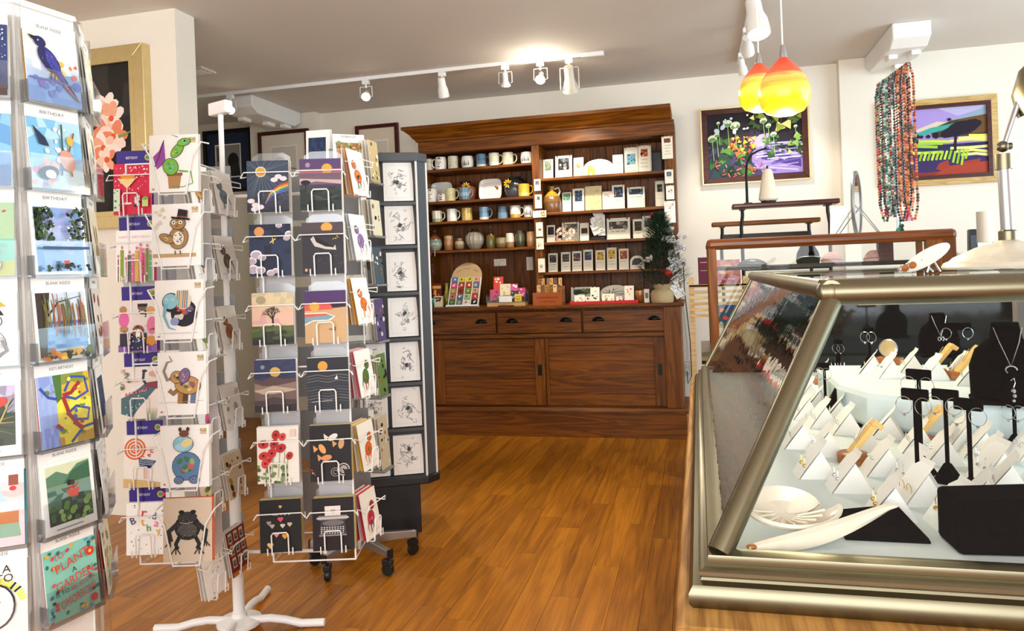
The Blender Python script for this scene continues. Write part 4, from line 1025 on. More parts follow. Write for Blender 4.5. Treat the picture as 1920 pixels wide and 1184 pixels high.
for i, (dx, dz, y, w, h, c, c2, lb) in enumerate([(-.085, .16, .03, .085, .115, 'D8402E', 'F2E4DA', 'tall orange and red gift pack with white ribbon'), (-.11, .055, .0, .085, .09, 'C8447A', '8A2A50', 'pink soap tile with dark hearts beside the display board'), (-.02, .09, .0, .09, .10, 'E8E0C0', 'E0B030', 'soap tile printed with sunflowers'), (.045, .12, .02, .08, .09, 'D85A90', 'F8F0F4', 'tall pink soap tile with white bird'), (.115, .10, .02, .07, .075, 'C84A80', 'F4E8EE', 'short pink soap tile with white bird'), (.065, .062, -.01, .065, .07, '3A3E44', 'C8CCD0', 'charcoal speckled soap tile'), (-.06, .04, -.035, .05, .05, '3E3A2E', '8A9A5A', 'dark olive soap tile at the tray front'), (.005, .04, -.035, .065, .055, '7A5A34', 'E0A83A', 'brown soap tile with golden flower'), (.10, .04, -.035, .058, .062, 'E0C23A', '5A4A1A', 'yellow smiling soap tile')]):
    a = Art(w, h, .014, c, c)
    if 'smiling' in lb: a.E(.34, .64, .05, .07, K, 0, 8); a.E(.66, .64, .05, .07, K, 0, 8); a.ell_ring(.5, .5, .27, .25, .05, K, 12, 200, 340)
    else: a.scatter(8, i + 3, [c2, c2, c], .12, .12, .88, .88, (.06, .16))
    tag(a.build('soap_tile', glazed, None, (X0 + dx, 6.05 + y, zW + .036 + max(0, dz - .062 if y >= .02 else (dz - .04 if y > -.02 else 0))), (R(-8), 0, 0)), lb, 'soap', 'soaps in the clear tray')
t = thing('bookmark_box', 'wooden box lettered for hardwood bookmarks', 'box', (shelf_x(1030, 'W', 6.03), 6.03, zW), (0, 0, R(-4)))
fr = Art(.245, .105, .012, 'A8562A', 'A8562A'); fr.k = 1
fr.T('Hardwood Bookmarks', .5, .62, .075, '4A1E0E', 0, .74); fr.Q(.5, .30, .05, .5, '5A2814', 3)
fr.build('front_board', glazed, t, (0, -.06, 0))
MB().box(-.1225, .1225, .05, .062, 0, .155).build('back_board', craft_wood, t, bevel=.002)
MB().box(-.1225, -.112, -.05, .05, 0, .10).box(.112, .1225, -.05, .05, 0, .13).box(-.11, .11, -.05, .05, 0, .01).build('box_sides', craft_wood, t)
bx0 = t.location
for row, n, z0 in ((0, 6, .075), (1, 6, .02)):
    for i in range(n):
        c = [('8A6244', 'C8924E', '8A7458', 'D09A54', '6E5444', 'D8A868'), ('DCAA68', '7A5838', 'B07A34', '8A6438', 'E8C078', '7E5E44')][row][i]
        a = Art(.030, .155, .003, c, c); rg2 = random.Random(i + row * 9); a.scatter(5, i + 20 * row, ['3A2416', '2A1A10'], .2, .6, .8, .95, (.08, .2))
        o = a.build('wooden_bookmark', paper, None, (bx0.x - .088 + i * .035, 6.05 + (.025 if row == 0 else -.015), zW + z0 - .008), (R(-5), R(rg2.uniform(-3, 3)), 0))
        tag(o, '%s wooden bookmark in the %s row of the lettered box' % (['grey brown', 'orange tan', 'ash brown', 'honey', 'dark umber', 'light tan', 'pale peach', 'walnut', 'amber', 'olive brown', 'cream', 'dusky'][i + 6 * row], ['taller back', 'shorter front'][row]), 'bookmark', 'bookmarks in the lettered box')
t = thing('gift_tray', 'red tray with white rim on the worktop', 'tray', (shelf_x(1133, 'W', 5.98), 5.98, zW), (0, 0, R(3)))
MB().box(-.27, .27, -.05, .06, 0, .004).box(-.27, .27, -.055, -.05, 0, .026).box(-.27, .27, .06, .065, 0, .026).box(-.275, -.27, -.055, .065, 0, .026).box(.27, .275, -.055, .065, 0, .026).build('tray', cardinal_red, t, bevel=.002)
X0 = t.location.x
for i, (dx, w, h, cs, lb) in enumerate([(-.20, .085, .07, ['C8A8A0', '8AA08A'], 'small blank-topped plaque at the tray end'), (-.14, .06, .055, ['D83A4A', '3A3A3A', '4A7A4A'], 'tiny plaque with red and green marks in the red tray'), (-.075, .075, .13, ['2A2A2A', 'E8E0C8'], 'upright plaque with a coffee cup in the red tray'), (.03, .10, .075, ['6A8A6A', 'C8B87A'], 'low plaque with green sprig in the red tray'), (.12, .05, .05, ['2A2A2C'], 'tiny plaque with a black bar in the red tray'), (.20, .075, .135, ['E09A2E', 'C84A2A'], 'upright plaque with an orange bird in the red tray')]):
    a = Art(w, h, .005, 'F4EED8'); a.scatter(6, i + 5, cs, .2, .25, .8, .8, (.05, .13))
    tag(a.build('small_plaque', glazed, None, (X0 + dx, 5.985 + (i % 2) * .012, zW + .006), (R(-10), 0, 0)), lb, 'plaque', 'plaques in the red tray')
pot('wooden_cup', 'round wooden cup beside the small fir tree', 'cup', 1201, 'W', 18, 21, [(.75, 0), (.9, .1), (1, .6), (1, .85), (.95, 1), (.85, 1), (.8, .4)], ['8A5026', 'A0622E', 'B0743A', 'C08A50'], 6.1)
plaque('small upright plaque leaning beside the burlap tree base', 1213, 'W', 9, 24, plq((.2, .3, .8, .7), Dk[2:], 77), Y=6.03)
pot('tall_bottle', 'tall olive glass bottle behind the display board', 'bottle', 839, 'W', 15, 46, [(.8, 0), (1, .1), (1, .4), (.7, .6), (.45, .72), (.42, .92), (.6, 1), (.4, 1)], ['6A6A1E', '7E7A22', '8A8428', 'A09A3A'], 6.15)
for (px, w, h, c, c2, lb, y) in [(820, 20, 46, '6A1E14', 'D8A84A', 'dark red gift pack with a gold leaf', 6.16), (813, 10, 19, '1E8A84', '8AD0C8', 'small teal pack beside the post', 6.06), (822, 16, 22, 'DCCBA4', '2A2624', 'cream box with a black band', 6.03), (802, 8, 20, 'A8D0E0', 'D8ECF2', 'pale blue pack against the post', 6.05)]:
    a = Art(w * MPP, h * MPP, .03, c, c); a.rect(.05, .78, .95, .9, c2); a.scatter(4, int(px), [c2], .2, .5, .8, .7, (.08, .2))
    tag(a.build('gift_pack', paper, None, (shelf_x(px, 'W', y), y, zW)), lb, 'gift pack', 'packs on the worktop')
for (px, y, w, lb, mt) in [(828, 5.93, .12, 'thin dark slate lying on the worktop edge', slate_metal), (949, 5.94, .13, 'thin dark wooden tag lying before the soap tray', mahogany), (801, 5.97, .08, 'small wooden block at the worktop end', pale_wood)]:
    t = thing('worktop_sample', lb, 'sample', (shelf_x(px, 'W', y), y, zW)); MB().box(-w / 2, w / 2, -.02, .02, 0, .010 if mt is not pale_wood else .03).build('slab', mt, t, bevel=.003); MB().cyl((w / 2 - .012, 0, .0095), (w / 2 - .012, 0, .011 if mt is not pale_wood else .031), .004, n=8).build('eyelet', silver, t)

# ------------------------------------------------------------------ little fir tree with cardinals, and the strand of paper ornaments behind
TX, TY = shelf_x(1242, 'W', 5.945), 5.945
t = thing('fir_tree', 'small artificial fir tree in a burlap wrapped base', 'tree', (TX, TY, zW))
bm_ = MB().lathe([(.085, 0), (.092, .015), (.09, .075), (.078, .095), (.052, .108), (.074, .135), (.066, .145), (.03, .13)], 16)
rg = random.Random(5); bm_.v = [(x + rg.uniform(-.004, .004), y + rg.uniform(-.004, .004), max(0, z + rg.uniform(-.003, .003))) for x, y, z in bm_.v]
bm_.build('burlap_base', burlap, t, smooth=True)
MB().cyl((0, 0, .12), (0, 0, .72), .008, .003, 8).build('trunk', mahogany, t)
fol = MB()
for k in range(3200):
    q = rg.random() ** .8; z = .13 + .56 * q; rmax = .205 * (1 - q) ** .8 + .02
    a = rg.uniform(0, 2 * PI); rr = rmax * rg.uniform(.35, 1); p = Vector((rr * math.cos(a), rr * math.sin(a), z)); d = Vector((math.cos(a + rg.uniform(-.7, .7)), math.sin(a + rg.uniform(-.7, .7)), rg.uniform(-.25, .9))) * .048; s = Vector((-d.y, d.x, d.z * .3)).normalized() * .0045
    if (p + d).y > 6.08 - TY: continue
    fol.add([p - s, p + s, p + d + s * .3, p + d - s * .3], [(0, 1, 2, 3)])
fo = fol.build('foliage', pine_needle, t); fo['kind'] = 'stuff'
def bird(label, loc, rz, mat, tail):
    t = thing('bird_ornament', label, 'bird ornament', loc, (0, 0, rz), group='birds on the small fir tree')
    MB().ball((0, 0, .02), .024, 12, 8, sc=(1.35, .9, 1.0)).ball((.026, 0, .042), .016, 10, 7).build('body', mat, t, smooth=True)
    MB().cyl((.034, 0, .05), (.018, 0, .074), .009, .001, 8).build('crest', mat, t)
    MB().cyl((.038, 0, .040), (.054, 0, .037), .005, .0008, 6).build('beak', pale_wood if tail else black_plastic, t)
    MB().add([(-.02, -.007, .018), (-.02, .007, .018), (-.085, .012, -.02), (-.085, -.012, -.02), (-.02, 0, .024)], [(0, 1, 2, 3), (0, 3, 4), (1, 4, 2), (2, 4, 3)]).build('tail', mat, t)
for (px, py, yy, rz, lb, mt, tl) in [(1229, 415, 6.0, 200, 'red cardinal ornament perched on the fir tree tip', cardinal_red, True), (1253, 517, 5.87, 160, 'red cardinal ornament clipped low on the fir tree', cardinal_red, True), (1216, 492, 5.90, 20, 'cream bird ornament on the fir tree branch', cream_shell, False), (1245, 452, 5.95, 150, 'small brown and white bird ornament near the fir tree tip', cream_shell, False)]:
    bird(lb, on_y(px, py, yy), R(rz), mt, tl)
rg = random.Random(8)
for i in range(15):
    px = 1262 + (i % 3) * 7 + rg.uniform(-3, 3) - (16 if i < 2 else 0) ; py = 428 + i * 9.2
    p = on_y(px, py, 6.0 + rg.uniform(-.03, .04))
    a = Art(.085, .062, .002, 'F2EEEA'); a.scatter(6, i, ['D8C8CC', 'C8A0A0', 'B8C0B8', '6A5A58'], .1, .1, .9, .9, (.03, .09))
    for q in ((.1, .9, .9, .1), (.1, .1, .9, .9)): a.S([(q[0], q[1]), (q[2], q[3])], .025, 'D8D2CC')
    o = a.build('paper_ornament', paper, None, p, (R(rg.uniform(-35, 10)), R(rg.uniform(-40, 40)), R(rg.uniform(-40, 40))))
    MB().tube([(.03 + .014 * math.cos(k), -.004, .02 + .014 * math.sin(k)) for k in (0, 1, 2, 3, 4, 5)], .0018, 4, True).build('ribbon_loop', black_metal, o)
    tag(o, 'white printed paper envelope ornament on the strand behind the fir tree', 'ornament', 'paper ornaments on the strand behind the fir tree')

# ================================================================== greeting cards and their racks
K = '1C1A1C'
def eyes(a, u, v, d=.05, r=.018):
    for s in (-1, 1): a.E(u + s * d, v, r, r, 'FFFFFF', 0, 8); a.E(u + s * d, v, r * .5, r * .5, K, 0, 6)
def frame_in(a, c, m=.05): a.rect(m, m, 1 - m, 1 - m, c)
# --- tall clear tower
def c_raven(a):
    a.wash(1, ['7FA3DE', '8FB4EA', 'C8DAF4', 'F3F3F8', 'FFFFFF', 'FDF3E4'], 0, 1, 0, 1, 7, 9)
    a.scatter(16, 2, ['F2C24E', 'EE8A5A', 'F6DD8C', 'E8705E'], .35, .35, .95, .62, (.03, .08)); a.scatter(14, 3, ['6E86D8', '8C6FCB', '5E7FD6'], .0, .1, 1, .35, (.03, .09))
    a.S([(.58, .46), (.78, .24), (.93, .10)], .13, '23244A', True); a.E(.42, .62, .27, .155, '2B2C5E', -52, 22); a.E(.27, .86, .115, .095, '2B2C5E', -20, 18); a.P([(.06, .93), (.22, .92), (.20, .85), (.12, .88)], '1E1F38'); a.E(.24, .875, .014, .014, 'DDE4F4', 0, 8)
    a.P([(.34, .80), (.52, .70), (.66, .44), (.72, .28), (.52, .42), (.36, .62)], '4448A0'); a.S([(.44, .44), (.42, .34)], .02, K); a.S([(.50, .42), (.49, .33)], .02, K); a.S([(.02, .32), (.5, .33), (.9, .30)], .035, '6B6FB8'); a.scatter(14, 4, ['6A6FD0', 'B05E8E', '3A3C80', '23244A'], .28, .45, .56, .8, (.03, .07), 'dash', 300)
    a.S([(.66, .30), (.80, .18), (.95, .08)], .05, 'B86A7E', True)
def c_birds(a):
    a.wash(5, ['CDE3F0', '9CCBE8', '7FBFE6', 'B4DCEE'], 0, 1); a.scatter(18, 6, ['E89A9A', 'F2B8B0', 'D98CA8'], 0, 0, .5, .4, (.03, .09)); a.scatter(14, 9, ['DDF0E6', 'F4F7EA'], .3, .4, .7, .9, (.02, .06))
    a.P([(.08, .88), (.30, .72), (.36, .60), (.18, .62)], '23324E'); a.S([(.62, .95), (.60, .5), (.55, .2)], .03, '3A4A42'); a.S([(.85, .85), (.7, .5), (.75, .2)], .03, '8E4A2A')
    a.E(.68, .42, .14, .2, 'D99A86', 20); a.E(.30, .22, .2, .12, '24222C', 15); a.E(.34, .2, .1, .08, 'F2F2F2'); a.E(.76, .72, .06, .09, 'E8B63C')
def c_lake(a):
    a.rect(.05, .04, .95, .96, 'A9C4E8'); a.wash(7, ['6FA6DA', '8FBCE6', 'B9C9F0', 'A6B2EC', '8FB0E6'], .05, .95, .06, .94)
    a.rect(.06, .5, .2, .95, '2A3E24'); a.scatter(90, 8, ['1E2F1E', '2F4526', '3A5230', '182418', '4E6A34'], .06, .48, .36, .95, (.015, .05)); a.scatter(80, 9, ['1E2F1E', '2F4526', '47603A', '223420'], .62, .5, .94, .95, (.015, .05))
    a.scatter(20, 10, ['FFFFFF', 'DCE8F8'], .06, .45, .94, .95, (.008, .02)); a.rect(.06, .34, .94, .38, '3A5A86'); a.rect(.42, .12, .52, .18, 'D8564A'); a.scatter(18, 12, ['1D2A24', '3A5044'], .06, .04, .94, .12, (.02, .06))
def c_willow(a):
    a.rect(.04, .04, .96, .96, 'CFE0EE'); a.rect(.04, .16, .96, .5, '5E97D8'); a.wash(3, ['4F86CC', '7FB0E2', '9CC4EC'], .18, .5, .04, .96); a.rect(.04, .5, .96, .55, '6F86C8')
    a.P([(.04, .06), (.16, .06), (.22, .5), (.3, .96), (.04, .96)], '3A2A22'); a.S([(.2, .6), (.45, .82), (.9, .9)], .04, '3A2A22', True)
    rg = random.Random(4)
    for i in range(46): u = rg.uniform(.14, .95); v = rg.uniform(.74, .96); a.S([(u, v), (u + .02, v - .2), (u + rg.uniform(-.02, .03), v - rg.uniform(.3, .5))], .016, rg.choice(['6B6B3A', '8A7A3E', 'A0562E', '55602F', 'B06A4A']))
    a.rect(.04, .04, .96, .12, '2E2C20'); a.scatter(24, 5, ['E8B64A', 'D97A2E', '3A3A22', '6E7A34'], .05, .04, .95, .13, (.03, .08))
def c_abstract(a):
    a.wash(2, ['8E9AE0', '9FB4EA', 'A9BCEC', '8FA4DE'], 0, 1, 0, .36); a.wash(3, ['C79A2E', 'F0D93A', 'F6E34E', 'D8B63A', '8C9A3A'], 0, 1, .34, 1, 6, 8)
    a.P([(.30, 1), (.46, 1), (.44, .66), (.34, .6)], '4E7A3A'); rg = random.Random(5)
    for pts in [[(.5, .75), (.65, .95), (.9, .92), (.95, .7), (.7, .62), (.5, .68)], [(.5, .42), (.7, .52), (.95, .45), (.9, .3), (.65, .33)], [(.05, .85), (.2, .7), (.35, .66)], [(.55, .02), (.8, .2), (1, .22)]]: a.S(pts, .05, '3A55A8')
    for pts in [[(.46, .70), (.62, .72), (.80, .86)], [(.46, .68), (.52, .52), (.55, .42), (.75, .2)], [(.3, .3), (.4, .22)], [(.62, .3), (.8, .18)]]: a.S(pts, .07, 'A82A2E')
    a.scatter(20, 6, ['B8332E', '4A62B0', 'F4E86A', '6A8A3A'], .1, .05, .95, .95, (.02, .05))
def c_canoe(a):
    a.rect(.10, .12, .93, .94, '7E9C86'); a.rect(.10, .72, .93, .94, 'DDE3C0'); a.P([(.10, .66), (.93, .66), (.93, .92), (.7, .9), (.5, .78), (.3, .86), (.1, .8)], '5F8A6E'); a.P([(.4, .66), (.93, .66), (.93, .9), (.6, .82)], '3F6B50')
    a.wash(5, ['1E2E28', '2F4A3A', '4E7060', '7E9C92'], .12, .6, .10, .93); a.P([(.42, .60), (.60, .56), (.74, .70), (.66, .60)], 'C9322E'); a.P([(.44, .56), (.70, .56), (.66, .44), (.5, .46)], 'C65A50'); a.E(.52, .66, .05, .05, '2E2A26'); a.E(.58, .65, .04, .05, '4A3E34')
    a.scatter(26, 3, ['5E8C3A', '7FAE4A', '3F6B30', '96BE6A'], .14, .14, .9, .42, (.04, .07)); a.rect(.2, .05, .7, .065, '8E8E8A')
def c_plant(a):
    a.rect(0, 0, 1, 1, '8FD6C4'); rg = random.Random(7)
    for i in range(46):
        u, v = rg.choice([(rg.uniform(.03, .2), rg.random()), (rg.uniform(.8, .97), rg.random()), (rg.random(), rg.uniform(.92, .99)), (rg.random(), rg.uniform(.02, .1))]); a.E(u, v, .04, .03, rg.choice(['2F7A86', 'E8566A', 'F2B63C', '2C4A5E', 'D83A52', '5EA8C8']), rg.uniform(0, 180), 8)
    a.E(.85, .80, .08, .08, 'E0412E'); a.E(.85, .80, .03, .03, 'F4D06A'); a.E(.86, .13, .07, .07, 'D8324A')
    a.T('TO', .25, .88, .10, 'E04A3A', 12); a.T('PLANT', .50, .77, .15, 'E04A3A', 14, .66); a.T('A', .52, .635, .09, K, 8)
    a.T('GARDEN', .52, .51, .15, 'E04A3A', 10, .72); a.T('IS TO', .27, .375, .075, K, 8); a.T('BELIEVE IN', .66, .41, .075, 'E04A3A', 10, .46); a.T('TOMORROW', .52, .245, .15, 'E04A3A', 10, .78)
def c_girl(a):
    a.rect(0, .1, 1, 1, '2E3A66'); a.scatter(60, 3, ['FFFFFF', 'CFE0F8'], 0, .5, 1, 1, (.006, .016)); a.rect(0, 0, 1, .14, '4A2E22'); a.E(.55, .66, .2, .2, 'E8B060'); a.E(.56, .6, .17, .17, 'F2C4A0'); a.rect(.36, .6, .78, .68, 'E04A86'); eyes(a, .56, .64, .08)
    a.P([(.3, .1), (.85, .1), (.76, .46), (.4, .46)], 'D83A4E'); a.P([(.42, .1), (.78, .1), (.72, .4), (.5, .4)], 'C8D05A'); a.P([(.02, .1), (.3, .12), (.36, .45), (.2, .45)], '8FC6C0')
def c_bike(a):
    a.wash(2, ['3E6FA0', '5E94C0', '7FB0D4'], 0, 1)
    for v in (.76, .42): a.ell_ring(.45, v, .28, .28, .035, K)
    a.S([(.45, .76), (.5, .6), (.45, .42)], .04, 'D8443A'); a.S([(.3, .62), (.6, .6)], .04, 'D8443A'); a.E(.5, .58, .08, .05, 'F2F2F0'); a.scatter(8, 3, ['DCE8F2'], .1, .05, .5, .25, (.02, .1), 'dash', 0)
def c_bunny(a):
    a.rect(0, .5, 1, 1, '9CB894'); a.rect(0, .2, 1, .5, '6FB8A4'); a.rect(0, 0, 1, .2, 'A9B44A'); a.scatter(20, 4, ['C8566A', 'B8404E'], 0, .75, 1, 1, (.015, .03)); a.E(.25, .66, .16, .14, 'D8B070')
    for i in range(5): a.Q(.55, .46 - i * .05, .045, [.5, .62, .56, .6, .3][i], K, i)
    a.E(.7, .14, .12, .1, 'E8E2D8'); a.E(.62, .2, .05, .09, '8E8478', 20); a.E(.2, .08, .14, .06, 'D89A3C')
def c_cats(a):
    a.P([(.2, .92), (.6, .98), (.85, .80), (.5, .76), (.3, .8)], 'D89A3C'); a.E(.38, .84, .12, .08, '8A5A34'); a.E(.5, .6, .28, .14, 'F2EEE4'); a.ell_ring(.5, .6, .28, .16, .015, K); eyes(a, .5, .62, .1, .05)
    for u in (.28, .72): a.P([(u - .09, .68), (u + .09, .68), (u, .8)], K)
    a.E(.5, .28, .34, .28, 'F4F0E6'); a.ell_ring(.5, .28, .34, .3, .015, K); a.scatter(40, 3, [K, '6B655E'], .2, .1, .8, .5, (.02, .06), 'dash'); a.E(.4, .3, .08, .07, 'C8564A'); a.S([(.7, .12), (.85, .2), (.78, .35)], .06, '5E574E')
def c_bird_paradise(a):
    a.rect(.08, .14, .92, .94, '1E2420'); a.wash(4, ['26302A', '3A4A3A', '8E8A9C', 'B4AECB'], .14, .94, .08, .92)
    for i in range(9): a.S([(.1 + .04 * i, .16), (.3 + .05 * i, .45), (.9, .2 + .08 * i)], .05, ['2E4A2E', '5E7A4A', '1A1F1A', 'B09A5E', '8E7440'][i % 5], True)
    a.E(.7, .72, .12, .08, 'C0463A', 30); a.Q(.5, .07, .035, .4, '8A8680', 2)
def c_pinkpot(a):
    a.rect(0, 0, 1, 1, 'F6D8DC'); a.wash(5, ['F2E6DC', 'F0C8C8', 'EFB6B4', 'F6E4DE'], .4, 1); a.P([(.2, .55), (.75, .6), (.6, .85), (.3, .85)], 'A9C8D8'); a.P([(.05, .12), (.95, .12), (.9, .42), (.1, .42)], '8FB89C'); a.rect(.08, .30, .92, .46, 'C8783C'); a.rect(.78, .8, .92, .94, '8A4A3A'); a.E(.84, .76, .05, .04, 'D83A3A')
def c_caterpillar(a):
    a.rect(0, 0, 1, 1, 'F6F5F0'); rg = random.Random(3)
    for i in range(34):
        an = R(10 + i * 6.5); u, v = .52 + .36 * math.cos(an), .42 + .30 * math.sin(an) * .9; a.S([(u, v), (u + .12 * math.cos(an), v + .10 * math.sin(an))], .035, rg.choice(['E2DE5A', K, 'D8D24A']))
    a.ell_ring(.52, .42, .30, .36, .03, K)
    for s_, u, v in [('NG A', .55, .90, ), ('OT TO', .52, .78), ('LLAR', .42, .52), ('LE', .30, .38), ('S IT', .34, .14)]: a.T(s_, u, v, .13, K)
def c_rabbit(a): a.rect(0, 0, 1, 1, 'EFE6C8'); a.E(.5, .3, .3, .2, 'B08A6A'); a.E(.35, .6, .07, .2, '6E4A34', 10); a.E(.62, .6, .07, .2, '8A5E44', -10)
def c_bw(a): a.rect(0, 0, 1, 1, 'F4F3F0'); a.scatter(40, 6, [K, '4A4644'], .05, .05, .95, .95, (.04, .12), 'dash', 60)
def c_loose(seed, bg, cols, n=22, kind='dot'):
    def f(a): a.rect(.0, .0, 1, 1, bg); a.scatter(n, seed, cols, .08, .08, .92, .92, (.04, .14), kind)
    return f
# --- collage animals on white
def patch_body(a, seed, parts, cols):
    rg = random.Random(seed)
    for (u, v, ru, rv, rot) in parts:
        a.E(u, v, ru + .012, rv + .012, '3A322C', rot, 18); a.E(u, v, ru, rv, cols[0], rot, 18)
        for k in range(9):
            an = rg.uniform(0, 6.3); q = rg.uniform(.1, .66); c, d = math.cos(R(rot)), math.sin(R(rot)); x, y = ru * q * math.cos(an), rv * q * math.sin(an)
            a.E(u + x * c - y * d, v + (x * d + y * c) * a.w / a.h, min(ru, rv) * .28, min(ru, rv) * .2, rg.choice(cols), rg.uniform(0, 180), 6)
def stamp(a): a.rect(.82, .85, .95, .95, 'D8C8A8'); a.scatter(6, 3, ['A88E62', 'C0A878'], .83, .86, .94, .94, (.01, .03)); a.rect(.06, .04, .11, .07, 'D88A86')
def c_dragon(a):
    stamp(a); a.P([(.34, .52), (.16, .40), (.08, .62), (.2, .72), (.30, .92)], '9A4FA6'); a.S([(.30, .9), (.2, .62), (.12, .45)], .02, '5E2A6A')
    a.P([(.40, .06), (.62, .06), (.66, .30), (.38, .30)], 'B98A5E'); a.rect(.36, .28, .68, .33, '8A5E3A')
    G = ['7CBE4A', '4E9A3E', 'E8C23C', '3FA68A', '6FD0B0']; patch_body(a, 3, [(.44, .44, .15, .17, 20), (.58, .72, .09, .17, -38), (.72, .86, .13, .07, 14)], G)
    a.S([(.62, .36), (.86, .34), (.9, .14), (.7, .08), (.42, .10)], .035, '5EA83E', True); a.S([(.6, .95), (.45, 1.0)], .02, '3A8A9A', True); a.E(.74, .88, .02, .02, K)
def c_owl(a):
    stamp(a); a.rect(.02, .14, .9, .2, 'C9A87A'); a.scatter(16, 4, ['E2DACB', 'D8CDB8'], .02, .6, .3, .95, (.02, .05)); B = ['B08A5A', '8A6238', 'D0AE78', '6E4A2A', 'E2CDA0']
    patch_body(a, 5, [(.55, .45, .19, .23, -12), (.54, .68, .15, .12, 0), (.32, .44, .16, .08, -25)], B); a.E(.56, .44, .11, .14, 'F4EEE0'); a.scatter(22, 6, [K, '5A3E26'], .48, .36, .65, .52, (.008, .016)); eyes(a, .54, .69, .07, .04)
    a.P([(.42, .76), (.80, .72), (.8, .75), (.42, .79)], K); a.P([(.54, .78), (.74, .76), (.76, .88), (.57, .91)], '262226'); a.S([(.54, .79), (.75, .77)], .03, '8A4A2A'); a.S([(.5, .24), (.5, .18)], .02, K); a.S([(.6, .24), (.61, .18)], .02, K)
EL = ['E2B25A', '7FA6C8', 'B8566A', '5E7A4E', 'E8DCC4', '8A6FA8', 'C98A3C']
def c_elephant_stripe(a):
    stamp(a); patch_body(a, 8, [(.60, .44, .26, .27, 0), (.34, .62, .17, .19, 10)], ['2E2C34', '4A4658', 'C9564E', 'E2D8C8', '6E5A8A'])
    a.E(.58, .66, .17, .2, 'E8DCC8', 20); [a.S([(.46 + .04 * i, .52), (.48 + .04 * i, .82)], .022, ['C85A4E', '4E9A8A', 'E2B24A', '6A86B8'][i % 4]) for i in range(6)]
    a.E(.33, .64, .15, .16, '8FC8D8'); eyes(a, .32, .67, .06, .025); a.S([(.24, .6), (.2, .4), (.3, .2), (.44, .16)], .08, '7FB4C8', True); a.E(.42, .3, .09, .08, '8FA0D0'); a.rect(.1, .1, .9, .115, 'D8D4CC')
def c_elephant_trunk(a):
    stamp(a)
    for q, c in (((.48, .40), 'B07A4A'), ((.58, .34), '5E4A3A'), ((.74, .38), '6E7A9A')): a.S([q, (q[0] - .02, .18)], .11, c)
    a.S([(.46, .42), (.32, .34), (.24, .40)], .10, '9A7A5A'); a.S([(.34, .60), (.20, .56), (.13, .70), (.20, .84), (.30, .86), (.24, .94)], .085, '9A8A7A', True)
    patch_body(a, 12, [(.62, .47, .26, .18, -8), (.40, .60, .12, .12, 0)], ['C99A5A', '8A6A8A', 'B8566A', '5E7A4E', 'E2CDA0', '4A5A86']); patch_body(a, 13, [(.56, .62, .10, .15, -15)], ['8A6F9A', 'C89AA0', '5A6A8A']); a.E(.42, .6, .02, .02, K); a.S([(.05, .2), (.95, .22)], .008, 'B8B0A4')
def c_hippo(a):
    stamp(a); patch_body(a, 14, [(.54, .34, .29, .28, 0), (.38, .12, .09, .07, 0), (.70, .12, .1, .07, 0)], ['5E86B0', '8A5A7E', '4E7A5E', 'C8626A', '3E4A78', '9AB46A', 'B09AC8'])
    a.E(.48, .70, .21, .17, '3A322C'); a.E(.48, .70, .2, .16, '8FC4DC'); a.E(.46, .66, .15, .08, 'A8D8EC', 12); a.E(.56, .72, .12, .08, 'E8D89A', 20); a.E(.5, .87, .1, .07, '7A4A3A'); [a.E(u, .94, .035, .045, '5A3426') for u in (.42, .58)]; eyes(a, .48, .78, .06, .02)
def c_frog(a):
    a.rect(0, 0, 1, 1, 'D8C8B4'); D = '2A2A2A'; a.E(.5, .54, .27, .26, D, 0, 22); a.E(.5, .70, .2, .11, '3A3A3A'); [a.E(u, .78, .06, .04, '1E1E1E') for u in (.38, .62)]; a.E(.5, .50, .2, .14, '555452')
    for s in (-1, 1):
        a.S([(.5 + s * .2, .6), (.5 + s * .38, .48), (.5 + s * .34, .32)], .1, '333333'); a.S([(.5 + s * .16, .4), (.5 + s * .24, .28), (.5 + s * .2, .2)], .08, '2A2A2A')
        for k in (-.1, 0, .1): a.S([(.5 + s * .24, .23), (.5 + s * (.24 + k), .12)], .025, D); a.S([(.5 + s * .36, .34), (.5 + s * (.40 + k * .6), .24)], .022, D)
    a.scatter(60, 5, ['6E6C68', '1A1A1A', '8A8680'], .3, .35, .7, .75, (.015, .04), 'dash'); a.S([(.36, .63), (.5, .61), (.64, .63)], .012, 'B8B0A4')
